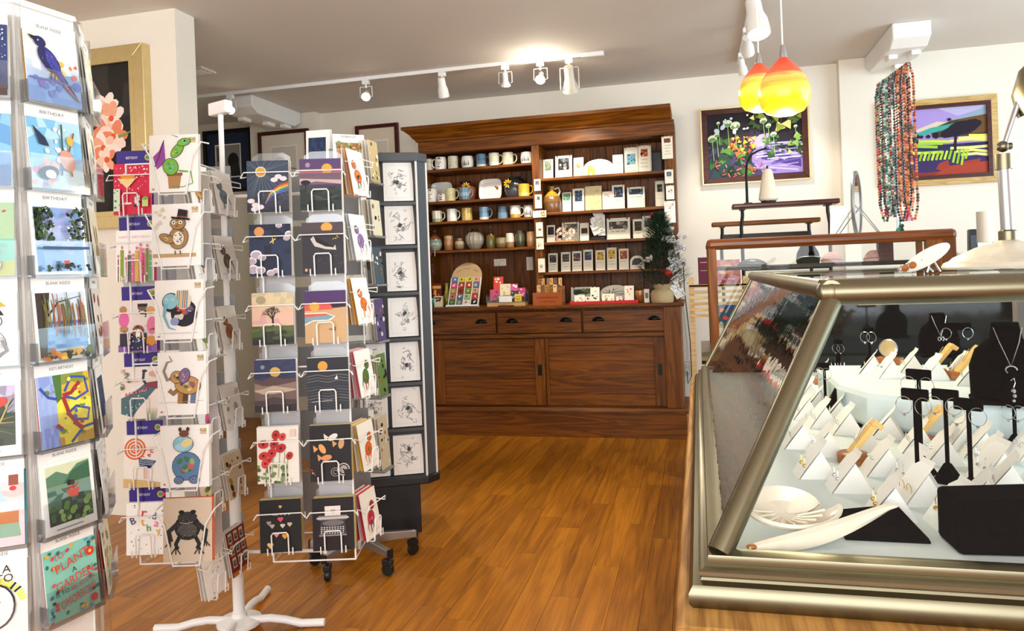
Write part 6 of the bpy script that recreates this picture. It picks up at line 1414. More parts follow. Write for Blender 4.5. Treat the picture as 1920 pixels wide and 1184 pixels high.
side = [(c_critter(31, 'F8F6F2', ['D8B25A', '8A6A5A', 'B8604E']), 'a brown bird on a swing'), (c_critter(32, 'F4F2F0', ['6A8A9A', '8A7A6A', '5A5A58']), 'a grey feathered owl'),
        (c_critter(33, 'F8F6F2', ['4A6AA8', '7A86B8', 'C86A4A']), 'a blue patterned bird'), (c_critter(34, 'F0EEEC', ['6A5A4A', '9A9088', '8A6A4A']), 'a shaggy brown sheep'),
        (c_critter(35, 'F8F6F2', ['7A8A4A', '4A6A4A', 'A8A85A']), 'a leaping green frog'), (c_critter(36, 'F0EEEA', ['A8704A', '8A4E2E', 'C89A7A']), 'a red squirrel'),
        (c_critter(37, 'F8F6F4', ['E0608A', 'C84A6A', '9A7A5A']), 'a pink patchwork pig'), (c_loose(38, 'F4F2EE', ['C8C4BC', 'A8A49C'], 8), 'pale grey scribbles'),
        (c_loose(39, 'E8D8B0', ['5E6A3E', '8A8A5A', 'C8A86A'], 22), 'olive blossom on tan'), (c_loose(40, 'DCC8A8', ['3A2A26', '8A4A3A', '5E7A4A', 'B8863A'], 12), 'a stack of painted hats'),
        (c_loose(41, 'F8F8F6', ['9A9A98', 'C8C8C4'], 12, 'dash'), 'a faint pencil drawing'), None]
def c_booths(a):
    a.rect(0, 0, 1, 1, '8A2A1E')
    for j in range(3):
        for i in range(3): u, v = .2 + .3 * i, .84 - .27 * j; a.rect(u - .1, v - .11, u + .1, v + .11, 'D8D0C4'); a.rect(u - .07, v - .08, u + .07, v + .05, '3A3A3C'); a.E(u, v, .04, .05, '8A8680')
    a.rect(0, 0, 1, .1, 'C8803A')
side[11] = (c_booths, 'rows of red picture booths')
zs = rows_z(415, [400, 524, 660, 812, 945, 1092], 2.7)
for i in range(6):
    for j, cz in enumerate((2.60, 2.79)):
        art, desc = side[i * 2 + j]; w, h = .13, .165
        x_, y_ = world_xy(-1.058 - .012 * (1 - j), cz)
        stack((x_, y_, zs[i]), NR - R(8), w, h, art, desc, G2, ['F2F0EC', 'EDEBE6'], .013, 9, 1.5)
        wire_pocket(tA, Vector((x_, y_, zs[i])) - tA.location, local_z(NR - R(8)), w, h, 'clip', .014)

back_cards(tA, 'card back seen from behind through the animal card tower', G2, zs, -1.235, 2.90, ['D8D4CC', '6A4A3A', 'C8A878', '4A4A52', 'E8E4DC'], NF + PI)
# --- tower with the night sky cards
tB = spine('white wire card tower holding dark night sky cards', -.76, 2.86, .15, .32, 1.74)
G3 = 'greeting cards in the wire tower beside the white pole'
L3 = [(c_sun, 'a sun and a rainbow'), (c_plane, 'clouds and a small plane at night'), (c_tree, 'a bare spreading tree'), (c_hills, 'a moon over layered hills'), (c_poppies, 'red poppies'), (c_hearts, 'small hearts on black')]
R3 = [(c_dusk, 'two moons over dusk water'), (c_whale, 'a leaping whale'), (c_beach, 'a sunset beach'), (c_sea, 'a tiny sailboat on dark waves'), (c_fish, 'paper goldfish on black'), (c_typewriter, 'an old typewriter')]
zs = rows_z(560, [396, 516, 645, 771, 905, 1035], 2.66)
for cpx, lst in ((508, L3), (607, R3)):
    x_, y_ = world_xy((cpx - 960) / 1390 * 2.66, 2.66)
    for i, (art, desc) in enumerate(lst):
        w, h = .147, .187 if i != 4 else .2
        bk = ['C8B478', 'B8A468', 'C8B478'] if i in (4, 5) and art is not c_poppies else ['F4F2EC', 'F4F2EC', 'E8E6E0']
        stack((x_, y_, zs[i]), NF + R(4), w, h, art, desc, G3, bk, .010, 3, 1.0)
        p = Vector((x_, y_, zs[i])) - tB.location
        wire_pocket(tB, p, local_z(NF + R(4)), w, h, 'clip', .014)
        pl = [(-.07, 0), (.07, 0), (.07, .03), (.045, .045), (-.045, .045), (-.07, .03)]
        MB().prism(pl, 0, .0015, 'y').build('header_tab', frosted, tB, p + Vector((_fw[0] * .05, _fw[1] * .05, h - .012)), (0, 0, local_z(NF)), fix=True)
for cpx in (508, 607):
    x_, y_ = world_xy((cpx - 960) / 1390 * 2.66, 2.73)
    MB().box(-.065, .065, 0, .002, .36, 1.70).build('back_panel', pale_grey, tB, Vector((x_, y_, 0)) - tB.location, (0, 0, local_z(NF)))
zs = rows_z(680, [367, 488, 607, 742, 878, 1007], 2.8)
for i, (bk, desc, cs) in enumerate([('F0A868', 'an orange fox', ['E2702A', 'E89A4A', K]), ('DCE4E8', 'purple crocus', ['8A6AA8', '6A8A4E', 'C8A8D0']), ('F0B04A', 'an orange seahorse', ['E2702A', 'E8A04A']), ('E07A8A', 'a green parrot tulip', ['4E7A3A', 'C8564A']), ('F2C24A', 'an orange carrot', ['E8642A', '4E8A3A', 'F08A3A']), ('D84A5A', 'red and white berries', ['C8324A', 'E8889A', '3A3A3C'])]):
    x_, y_ = world_xy(-.555, 2.80); w, h = .13, .175
    stack((x_, y_, zs[i]), NR - R(14), w, h, c_critter(60 + i, 'FAF8F2', cs), desc, G3, [bk, 'F4F2EC', bk, 'F4F2EC'], .014, 9, 2.2)
    wire_pocket(tB, Vector((x_, y_, zs[i])) - tB.location, local_z(NR - R(14)), w, h, 'clip', .016)
zs = rows_z(450, [400, 520, 650, 775, 905, 1020], 2.8)
for i in range(6):
    x_, y_ = world_xy(-.945, 2.82)
    stack((x_, y_, zs[i]), NR + PI, .13, .165, c_loose(80 + i, 'E8DCC8', ['8A6A4A', 'A8442E', '4A6A8A'], 10), ['a red wine glass', 'a sunlit village', 'tall grasses', 'folk art birds', 'a garden gate', 'city rooftops'][i], G3, ['3A2A86', 'C8A878', 'F4F2EC'], .013, 9, 1.2)

back_cards(tB, 'card back seen from behind through the night sky card tower', G3, rows_z(560, [396, 516, 645, 771, 905, 1035], 2.66), -.76, 3.02, ['C8C4BC', '3A4A6A', 'D8D4CC', '8A8478', 'E8E4DC'], NF + PI)
# ------------------------------------------------------------------ sympathy card rack on castors
HUB = Vector((-1.60, 3.22, 0))
t5 = thing('sympathy_rack', 'grey card rack with sympathy cards on a steel castor base', 'card rack', HUB)
MB().lathe([(.045, .075), (.045, .135), (.02, .15)], 16).build('hub', steel, t5, smooth=True)
MB().cyl((0, 0, .1), (0, 0, 2.0), .016, n=12).build('pole', steel, t5)
cast = [(-1.651, 2.994), (-1.404, 3.091), (-1.385, 3.345), (-1.80, 3.15), (-1.64, 3.46)]
for cx, cy in cast:
    d = Vector((cx, cy, 0)) - HUB; L = d.length; d.normalize(); s_ = Vector((-d.y, d.x, 0)); an = math.atan2(d.y, d.x)
    lg = MB().add([(0.02, -.016, .085), (0.02, .016, .085), (L + .02, .012, .085), (L + .02, -.012, .085), (0.02, -.016, .135), (0.02, .016, .135), (L + .02, .012, .118), (L + .02, -.012, .118)],
             [(0, 3, 2, 1), (4, 5, 6, 7), (0, 1, 5, 4), (2, 3, 7, 6), (1, 2, 6, 5), (0, 4, 7, 3)]).build('leg', steel, t5, (0, 0, 0), (0, 0, an), bevel=.003)
    MB().box(L + .018, L + .026, -.014, .014, .083, .122).build('end_cap', black_plastic, lg)
    c = MB().lathe([(.010, -.012), (.026, -.012), (.029, -.006), (.029, .006), (.026, .012), (.010, .012)], 18).build('caster', black_plastic, t5, d * L + Vector((0, 0, .029)), (R(90), 0, an + .5), smooth=True)
    MB().box(-.024, .024, .020, .045, -.016, .016).cyl((0, .045, 0), (0, .085, 0), .007).build('hood', black_plastic, c, bevel=.004)
NS = NF + R(24)
zs = rows_z(668, [338, 440, 532, 640, 745, 884], 3.40)
x0_, y0_ = world_xy((664 - 960) / 1390 * 3.40, 3.40); x1_, y1_ = world_xy((712 - 960) / 1390 * 3.46, 3.46)
G5 = 'cards in the sympathy rack'
for i, (art, desc, h) in enumerate([(c_autumn, 'autumn leaves under a sympathy heading', .215), (c_iris, 'purple irises', .185), (c_leaves, 'pale green leaves', .19), (c_bird, 'a songbird below the word sympathy', .215), (c_woods, 'a golden wood', .215), (c_bluedark, 'a dark blue lake', .27)]):
    def art2(a, art=art, i=i):
        art(a)
        if i in (0, 4, 5): a.T('SYMPATHY', .5, .93, .07, '6E6A68', 0, .5)
    stack((x0_, y0_, zs[i]), NS, .145, h, art2, desc, G5, ['F6F4EE', '9CCBE8' if i > 1 else 'F4F2EA'], .010, 5, .8)
    p = Vector((x0_, y0_, zs[i])) - HUB
    MB().box(-.085, .085, -.014, .05, -.012, -.002).box(-.085, .085, .045, .05, -.012, .15).build('tray', grey_plastic, t5, p, (0, 0, local_z(NS)), bevel=.003)
    m = MB().box(-.08, .08, -.014, -.012, 0, .06); m.build('tray_front', clear, t5, p, (0, 0, local_z(NS)))
    stack((x1_, y1_, zs[i] - .005), NS + R(52), .10, h * .9, c_loose(90 + i, ['C8B078', 'E8E0C4', '4A5A66', '5A4A7A', '6A8A4A', 'D8CCB0'][i], [K, '8A6A3A', 'E8E4DC'], 12), ['a mountain valley', 'a copper meadow', 'frosted firs', 'purple night sky', 'a green hedge', 'sand and heather'][i], G5, ['F4F2EC', '2E3A3A' if i == 2 else 'E2D8C0', 'F4F2EC'], .016, 4, .6)
    MB().box(-.06, .06, -.014, .05, -.012, -.002).build('tray', grey_plastic, t5, Vector((x1_, y1_, zs[i] - .005)) - HUB, (0, 0, local_z(NS + R(52))), bevel=.003)
for d_ in (-.05, .05):
    MB().cyl((d_, .03, .2), (d_, .03, 2.0), .006, n=6).build('upright', steel, t5, (0, 0, 0), (0, 0, NS))
x_, y_ = world_xy((604 - 960) / 1390 * 3.5, 3.5)
stack((x_, y_, at_depth(604, 330, 3.5).z), NF - R(8), .12, .22, c_night, 'a candle glow in blue night', G5, ['F4F2EC'], .01, 4, .8)
MB().box(-.065, .065, -.012, .05, -.010, -.001).build('tray', grey_plastic, t5, Vector((x_, y_, at_depth(604, 330, 3.5).z)) - HUB, (0, 0, local_z(NF - R(8))), bevel=.003)

# ------------------------------------------------------------------ dark cabinet tower with line drawings
cxw, cyw = world_xy((700 - 960) / 1390 * 4.02, 4.02)
ND = NF + R(11)
t4 = thing('drawing_tower', 'dark grey tower of boxed line drawings on a black pedestal', 'card rack', (cxw, cyw, 0), (0, 0, ND + PI / 2))
hw, ch = .285, .055
oct8 = [(-hw + ch, -hw), (hw - ch, -hw), (hw, -hw + ch), (hw, hw - ch), (hw - ch, hw), (-hw + ch, hw), (-hw, hw - ch), (-hw, -hw + ch)]
def sc8(k): return [(x * k, y * k) for x, y in oct8]
MB().prism(sc8(1.05), .285, .325, 'z').build('bottom_tray', black_plastic, t4, bevel=.006, fix=True)
MB().prism(sc8(1.02), 1.93, 1.975, 'z').build('top_cap', slate_metal, t4, bevel=.004, fix=True)
MB().box(-.20, .20, -.17, .17, 0, .285).build('pedestal', black_plastic, t4, bevel=.004)
MB().box(-hw + .03, hw - .03, -hw + .05, hw - .05, .325, 1.93).build('core', slate_metal, t4)
for i in range(8):
    a, b = oct8[i], oct8[(i + 1) % 8]
    if i % 2: MB().prism([a, b, (b[0] * .9, b[1] * .9), (a[0] * .9, a[1] * .9)], .325, 1.93, 'z').build('corner_panel', slate_metal, t4, fix=True)
    MB().cyl((a[0], a[1], .325), (a[0], a[1], 1.93), .006, n=6).build('edge_trim', white_metal, t4)
zs = [z for z in rows_z(755, [376, 458, 546, 632, 716, 802, 892], 3.76)]
ry = Matrix.Rotation(ND + PI / 2, 3, 'Z')
for i, z in enumerate(zs):
    MB().box(-hw + ch, hw - ch, -hw, -hw + .06, z - .022, z - .006).build('shelf', slate_metal, t4)
    for u in ((.14, -.03) if i > 3 else (.14,)):
        p = Vector((cxw, cyw, z)) + ry @ Vector((u, -hw + .012, 0))
        stack(p, ND, .15, .198, c_drawing(100 + i + (50 if u < 0 else 0)), ['an inked porch scene', 'inked seated figures', 'a tangled ink animal', 'an ink dancer', 'inked tools in a row', 'an inked signpost', 'an inked crowd'][i] + ('' if u > 0 else ' twin'), 'boxed line drawings', ['5EA8D0', 'F4F4F2'], .009, 4, .5, cat='note card', noun='boxed note card')

# ================================================================== jewellery counter and its slanted glass case
X0, X1, Y0, Y1, ZB, ZT = .013, 1.25, 1.264, 3.56, .862, 1.287
TX0, TY0 = .247, 1.525
ctr = thing('shop_counter', 'worn pale wood counter under the slanted jewellery case', 'counter', ((X0 + X1) / 2, Y0, 0))
wbuild(MB().box(-.055, 1.32, 1.15, 3.72, .745, .797), 'counter_top', case_wood, ctr, bevel=.012)
wbuild(MB().box(.02, 1.28, 1.23, 3.68, .06, .745), 'counter_body', oak_y, ctr)
wbuild(MB().box(.05, 1.25, 1.27, 3.64, 0, .06), 'toe_kick', mahogany, ctr)
for k in range(3):
    a = 1.30 + k * .79
    wbuild(MB().box(.008, .022, a, a + .72, .14, .68), 'side_panel', oak_y, ctr, bevel=.006)

case = thing('jewellery_case', 'large slanted glass jewellery case with aged nickel frame', 'display case', ((X0 + X1) / 2, Y0, .797))
def cs(mb, name, mat, **kw): return wbuild(mb, name, mat, case, **kw)
prof = [(.040, .797), (.047, .806), (.047, .822), (.040, .834), (.028, .838), (.026, .842), (.030, .846), (.030, .852), (.020, .858), (.014, .860), (.016, .866), (.014, .874), (.004, .878), (-.016, .876), (-.018, ZB - .01), (-.018, .797)]
m = MB(); n = len(prof)
def rect(d, z): return [(X0 - d, Y0 - d, z), (X1 + d, Y0 - d, z), (X1 + d, Y1 + d, z), (X0 - d, Y1 + d, z)]
rings = [rect(d, z) for d, z in prof]
vs = [p for r_ in rings for p in r_]; fs = []
for i in range(n):
    j = (i + 1) % n
    for k in range(4): fs.append((i * 4 + k, i * 4 + (k + 1) % 4, j * 4 + (k + 1) % 4, j * 4 + k))
m.add(vs, fs); cs(m, 'base_moulding', nickel, smooth=True)
cs(MB().box(X0 + .016, X1 - .016, Y0 + .016, Y1 - .016, .80, ZB), 'deck', cloth)
B = {'fl': (X0 + .004, Y0 + .004, .872), 'fr': (X1, Y0 + .004, .872), 'bl': (X0 + .004, Y1, .872), 'br': (X1, Y1, .872)}
Tp = {'fl': (TX0, TY0, ZT), 'fr': (X1, TY0, ZT), 'bl': (TX0 - .005, Y1, ZT), 'br': (X1, Y1, ZT)}
def bar(p0, p1, r_, nm='frame_bar', flat=1.0): cs(MB().cyl(p0, p1, r_, n=18), nm, nickel, smooth=True)
bar(B['fl'], (TX0, TY0, ZT - .012), .0205, 'corner_post')
bar(B['bl'], Tp['bl'], .008, 'corner_post'); bar(B['br'], Tp['br'], .008, 'corner_post'); bar(B['fr'], Tp['fr'], .02, 'corner_post')
bar((TX0 - .022, TY0, ZT), (X1 + .02, TY0, ZT), .0255, 'top_rail')
bar((TX0 - .004, TY0 - .02, ZT + .004), (TX0 - .008, Y1, ZT), .0195, 'top_rail')
bar(Tp['bl'], Tp['br'], .012, 'top_rail'); bar(Tp['fr'], Tp['br'], .02, 'top_rail')
cs(MB().ball((TX0 - .004, TY0, ZT), .0265, 16, 10), 'corner_cap', nickel, smooth=True)
def pane(a, b, c, d, nm='glass_pane', mt=old_glass): cs(MB().add([a, b, c, d], [(0, 1, 2, 3)]), nm, mt)
pane(B['fl'], B['fr'], Tp['fr'], Tp['fl'], mt=glass); pane(B['fl'], B['bl'], Tp['bl'], Tp['fl']); pane(B['fr'], B['br'], Tp['br'], Tp['fr'])
pane((TX0, TY0, ZT + .022), (X1, TY0, ZT + .022), (X1, Y1, ZT + .018), (TX0, Y1, ZT + .018), 'glass_top', glass)
cs(MB().prism([(X0 + .03, ZB), (X1 - .01, ZB), (X1 - .01, ZT - .02), (TX0 + .01, ZT - .02)], 3.44, 3.45, 'y'), 'back_door', dark_mirror)
cs(MB().box(TX0 + .05, X1 - .03, TY0 + .028, TY0 + .05, ZT - .028, ZT - .012), 'added_lamp_housing', nickel)  # housing of an invented strip lamp, kept without its light

# ------------------------------------------------------------------ riser and what stands in the case
ZR = .972; ZF = ZB
ris = [(.40, 2.44), (.45, 2.28), (.66, 2.12), (1.2, 2.10), (1.2, 2.85), (.40, 2.85)]
t = thing('cloth_riser', 'pale blue cloth covered riser inside the jewellery case', 'riser', (.8, 2.12, ZF))
rm = MB().prism([(x - .8, y - 2.12) for x, y in ris], 0, ZR - ZF, 'z'); rm.build('cloth_cover', cloth, t, bevel=.02, fix=True)
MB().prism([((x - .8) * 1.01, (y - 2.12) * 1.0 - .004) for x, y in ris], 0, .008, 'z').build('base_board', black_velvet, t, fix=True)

rg = random.Random(17)
_spots = []
def _riser_limit(x):
    q = [(-1, 3.3), (.34, 2.9), (.40, 2.44), (.45, 2.28), (.66, 2.12), (1.3, 2.10)]
    for (xa, ya), (xb, yb) in zip(q, q[1:]):
        if xa <= x <= xb: return ya + (yb - ya) * (x - xa) / (xb - xa) - .055
    return 2.0
def case_spot(px, py, Z, gap=.045):
    """the free place nearest to the one asked for: clear of the riser's front and of what already stands there"""
    p0 = on_z(px, py, Z); best = None
    for k in range(0, 46):
        for a in range(1 if k == 0 else 24):
            p = p0 + Vector((math.cos(a * PI / 12), math.sin(a * PI / 12), 0)) * (.006 * k)
            if Z == ZF and (p.y > _riser_limit(p.x) or p.y < 1.36 or p.x < .09): continue
            if Z != ZF and (p.x < .46 or p.y < 2.26 or p.y > 2.8): continue
            if any(abs(b.z - Z) < .01 and abs(b.x - p.x) < (gap + g) / 2 * 1.18 and abs(b.y - p.y) < (gap + g) / 2 for b, g in _spots): continue
            best = p; break
        if best is not None: break
    if best is None: best = p0
    _spots.append((best.copy(), gap))
    return best
def earring(parent, x, y, z, kind, mat):
    m = MB()
    if kind == 'hoop': m.tube([(x - .001, y + .011 * math.cos(k * PI / 6), z - .008 + .011 * math.sin(k * PI / 6)) for k in range(12)], .0008, 4, True)
    elif kind == 'drop': m.tube([(x, y, z + .01), (x - .002, y + .003, z + .004), (x - .002, y, z - .006)], .0008, 4).ball((x - .003, y, z - .012), .0045, 6, 5)
    else: m.ball((x - .002, y, z), .0042, 6, 5)
    m.build('earring', mat, parent, smooth=True)
def tent(label, px, py, Z, rz=0, s=1.0, kind='hoop', mat=silver):
    p = case_spot(px, py, Z, .074 if Z == ZF else .066)
    t = thing('jewellery_card', label, 'jewellery card', p, (0, 0, R(rz)), group='white tent cards in the jewellery case')
    L, H, Wd = .070 * s, .058 * s, .058 * s
    m = MB(); th = .0016; N = 8
    # sloping front with a curled tip, facing -x; folded strut and gusset behind
    tip = [(.0, 0), (.012, .018), (.026, .036), (.040, .054), (.048, .064), (.052, .072)]
    vs = []; 
    for (x, z) in tip: vs += [(x * s - L / 2, -Wd / 2, z * s), (x * s - L / 2, Wd / 2 * (1 if z < .06 else .55), z * s)]
    m.add(vs, [(2 * i, 2 * i + 1, 2 * i + 3, 2 * i + 2) for i in range(5)])
    m.prism([(-L / 2 + .003, 0), (L / 2, 0), (.040 * s - L / 2 + .001, .052 * s)], -Wd / 2 + .002, Wd / 2 - .002, 'y')
    m.build('card', white_plastic, t, fix=True)
    for d in (-.014, .012): earring(t, -L / 2 + .016 * s, d * s, .032 * s, kind, mat)
    return t
def t_stand(label, px, py, Z, h, wbar=.052, rz=-35):
    p = case_spot(px, py, Z, .050)
    t = thing('earring_stand', label, 'earring stand', p, (0, 0, R(rz)), group='black T-shaped earring stands')
    MB().add([(-.026, -.026, 0), (.026, -.026, 0), (.026, .026, 0), (-.026, .026, 0), (-.006, -.006, .042), (.006, -.006, .042), (.006, .006, .042), (-.006, .006, .042)], [(0, 3, 2, 1), (4, 5, 6, 7), (0, 1, 5, 4), (1, 2, 6, 5), (2, 3, 7, 6), (3, 0, 4, 7)]).build('foot', black_velvet, t, bevel=.003)
    MB().cyl((0, 0, .04), (0, 0, h - .01), .0045, n=8).build('stem', black_velvet, t)
    MB().box(-wbar / 2, wbar / 2, -.006, .006, h - .024, h).build('crossbar', black_velvet, t, bevel=.003)
    for s in (-1, 1):
        m = MB().tube([(s * wbar * .36 + .016 * math.cos(k * PI / 7), -.009, h - .034 + .018 * math.sin(k * PI / 7)) for k in range(14)], .0007, 4, True)
        m.ball((s * wbar * .36, -.009, h - .054), .0035, 6, 5).build('hoop_earring', silver, t)
    return t
t_stand('black T-stand with thin hoops, tallest beside the riser', 1729, 890, ZF, .235)
t_stand('black T-stand with thin hoops standing before its taller twin', 1722, 925, ZF, .215)
t_stand('black T-stand with silver bead hoops between two white cards', 1778, 905, ZF, .20)
t_stand('black T-stand with linked hoops beside the black box', 1822, 935, ZF, .20)
t_stand('black T-stand with dangling drops beside the riser end', 1606, 775, ZF, .16, .03)
t_stand('slim black T-stand behind the white tent cards', 1575, 700, ZF, .14, .028)
t_stand('slim black T-stand holding drops at the case back', 1632, 690, ZR, .14, .03)
t_stand('black multi-hook T-stand behind the yellow ramps', 1795, 690, ZR, .15, .09, 0)
t_stand('black T-stand below the necklace bust', 1893, 840, ZF, .13, .03)

def ramp(label, px, py, Z, block, wmat, s=1.0, rz=0):
    p = case_spot(px, py, Z, .05)
    t = thing('earring_ramp', label, 'earring ramp', p, (0, 0, R(rz)), group='wooden earring ramps')
    if block == 'round': MB().lathe([(.034, 0), (.036, .004), (.036, .022), (.032, .025)], 24).build('base', craft_wood, t, smooth=True)
    else: MB().box(-.03, .03, -.022, .022, 0, .025).build('base', craft_wood, t, bevel=.003)
    MB().prism([(-.012, .024), (.0, .022), (.052, .088), (.040, .094)], -.018, .018, 'y').prism([(.040, .094), (.052, .088), (.060, .080), (.068, .090), (.050, .104)], -.018, .018, 'y').build('ramp', wmat, t, bevel=.002, fix=True)
    for d in (-.008, .008): MB().tube([(.03, d, .092), (.022, d, .080), (.012, d, .058), (.004, d + .003, .044)], .0009, 4).build('earring', silver, t)
yel = plain('yellow_maple', 'E8BE6A', .4, noise=.06)
ramp('yellow wooden earring ramp on a round brown base', 1600, 868, ZF, 'round', yel)
ramp('yellow wooden earring ramp on a block before the dark bust', 1752, 706, ZR, 'block', yel)
ramp('yellow wooden earring ramp beside the black wedge on the riser', 1800, 712, ZR, 'block', yel)
ramp('yellow wooden earring ramp half hidden behind the black T-stands', 1726, 835, ZF, 'block', yel)
p = case_spot(1572, 778, ZF, .05)
t = thing('earring_ramp', 'black velvet earring ramp with small gold hoops', 'earring ramp', p, group='wooden earring ramps')
MB().prism([(-.03, 0), (.0, 0), (.045, .085), (.032, .098), (.018, .09)], -.018, .018, 'y').prism([(-.0, 0), (.06, 0), (.04, .07)], -.012, .012, 'y').build('ramp', black_velvet, t, bevel=.002, fix=True)
for d in (-.007, .007): MB().tube([(.002 + .006 * math.cos(k), d + .003 * math.cos(k), .056 + .009 * math.sin(k)) for k in range(6)], .0009, 4, True).build('earring', gold, t)
floor_t = [(1500, 838, 'hoop', 'behind the corner post'), (1528, 892, 'drop', 'with pearl drops near the corner post'), (1562, 752, 'hoop', 'beside the black ramp'), (1545, 712, 'stud', 'with studs before the watch stand'), (1585, 812, 'hoop', 'with long silver loops below the black ramp'), (1592, 918, 'drop', 'with twisted wire drops above the shell'), (1655, 888, 'stud', 'with a small black stud beside the round wood stand'), (1640, 782, 'hoop', 'below the riser beside the yellow ramp'), (1690, 806, 'drop', 'with pale drops below the riser'), (1722, 838, 'hoop', 'with a heart hoop between the black stands'), (1768, 818, 'hoop', 'with large hoops behind the black stand'), (1835, 838, 'drop', 'with black bead hoops beside the tall black stand'), (1876, 800, 'hoop', 'with tangled silver hoops below the bust'), (1858, 880, 'drop', 'with long pointed drops'), (1905, 850, 'hoop', 'with silver spoons'), (1712, 893, 'drop', 'with clear stones before the black stand'), (1668, 968, 'drop', 'with gold and silver drops behind the white shell blade'), (1728, 940, 'hoop', 'with fine gold wire above the black wedge'), (1888, 925, 'hoop', 'with a ring print behind the black box'), (1790, 985, 'drop', 'with a pearl disc beside the black box'), (1540, 800, 'hoop', 'hidden partly by the corner post'), (1812, 930, 'stud', 'with plain studs at the foot of the tall stand'), (1512, 785, 'hoop', 'with small hoops low behind the corner post'), (1556, 850, 'drop', 'with blossom drops beside the round wood stand'), (1615, 745, 'stud', 'with tiny studs at the riser corner'), (1678, 775, 'hoop', 'with oval hoops against the riser'), (1765, 868, 'stud', 'with a teal stud before the hoop card'), (1800, 870, 'drop', 'with leaf drops between the tall stands'), (1905, 905, 'stud', 'with plain pearls at the block corner'), (1622, 848, 'hoop', 'with a twisted loop behind the round wood stand')]
for i, (px, py, kd, ds) in enumerate(floor_t):
    tent('white tent card %s' % ds, px, py, ZF, rg.uniform(-14, 10), 1.2, kd, gold if 'gold' in ds or 'pearl' in ds else silver)
for i, (px, py, kd, ds) in enumerate([(1635, 700, 'hoop', 'with hoops on the riser before the watch'), (1665, 708, 'stud', 'with studs on the riser edge'), (1708, 698, 'hoop', 'with silver links on the riser'), (1738, 706, 'drop', 'with dark bead drops on the riser'), (1820, 722, 'hoop', 'with silver rings on the riser beside the bust'), (1790, 712, 'drop', 'with small drops on the riser beside the yellow ramps')]):
    tent('white tent card %s' % ds, px, py, ZR, rg.uniform(-14, 8), 1.1, kd)

# round watch on a wood block
p = on_z(1668, 682, ZR)
t = thing('round_pendant', 'round gilt bangle watch standing on a brown wood block', 'watch', p, (0, 0, R(-30)))
MB().box(-.04, .04, -.025, .025, 0, .022).build('wood_block', craft_wood, t, bevel=.002)
MB().lathe([(.026, 0), (.031, .002), (.031, .012), (.026, .014)], 28).build('rim', silver, t, (0, 0, .054), (R(75), 0, 0), smooth=True)
MB().lathe([(.0255, .0145), (.001, .016)], 24).build('face', gilt, t, (0, 0, .054), (R(75), 0, 0), smooth=True)
# necklace busts
def bust(label, px, py, Z, h, rz, pend):
    p = on_z(px, py, Z)
    t = thing('necklace_bust', label, 'necklace bust', p, (0, 0, R(rz)), group='black necklace busts')
    w = h * .42
    sh = [(-w, h * .10), (-w * .8, 0), (w * .8, 0), (w, h * .10), (w * 1.0, h * .45), (w * .82, h * .66), (w * .42, h * .80), (w * .34, h), (-w * .34, h), (-w * .42, h * .80), (-w * .82, h * .66), (-w, h * .45)]
    f = []; b = []
    m = MB()
    N = len(sh); cols_ = 5
    for k in range(cols_):
        q = [1.0, .97, .85, .6, .2][k]; yo = [0, -.012, -.024, -.032, -.036][k]
        f.append([(x * q, yo + (z - h / 2) * .25, h * .45 + (z - h * .45) * (q * .5 + .5)) for x, z in sh])
    for k in range(cols_ - 1): m.add(f[k] + f[k + 1], [(i, (i + 1) % N, N + (i + 1) % N, N + i) for i in range(N)])
    m.add(f[-1], [tuple(range(N))]); m.add([(x, .02 + (z - h / 2) * .25, z) for x, z in sh] + f[0], [tuple(range(N))] + [(i, (i + 1) % N, N + (i + 1) % N, N + i) for i in range(N)])
    m.build('bust_form', black_velvet, t, smooth=True)
    MB().box(-w, w, -.06, .05, -.0, .012).build('foot', black_velvet, t, bevel=.004)
    pz = h * .48; yy = lambda z: -.042 + (z - h / 2) * .25
    MB().tube([(-w * .36, yy(h * .95) + .01, h * .95), (-w * .25, yy(h * .78), h * .78), (0, yy(pz) - .002, pz), (w * .25, yy(h * .78), h * .78), (w * .36, yy(h * .95) + .01, h * .95)], .0011, 5).build('chain', silver, t)
    q = MB()
    if pend == 'knot': q.tube([(.010 * math.cos(k * .7) , yy(pz) - .004, pz - .008 + .009 * math.sin(k * 1.4)) for k in range(9)], .0016, 5, True)
    else: q.tube([(.012 * math.cos(k * .5), yy(pz) - .004, pz - .008 + .010 * math.sin(k * .5)) for k in range(9)], .0016, 5)
    q.build('pendant', silver, t)
    return t
bust('large black velvet bust with a silver chain and curl pendant', 1893, 755, ZR, .20, -12, 'curl')
bust('black velvet bust with silver knot pendant at the case back', 1762, 668, ZR, .16, -8, 'knot')
# earrings on the bust's lower card
p = on_z(1893, 752, ZR) - Vector((0, .09, -.02))
t = thing('drop_earrings', 'pair of silver link drop earrings on a black card below the bust', 'earrings', p)
MB().box(-.05, .05, 0, .003, -.015, .05).build('card', black_velvet, t, (0, .02, 0))
for s in (-.022, .022): MB().tube([(s - .006, 0, .045), (s, -.003, .052), (s + .004, 0, .04), (s, 0, .028)], .0011, 5).ball((s, 0, .02), .006, 6, 5).ball((s + .002, 0, .008), .005, 6, 5).ball((s, 0, -.004), .0042, 6, 5).build('earring', silver, t)
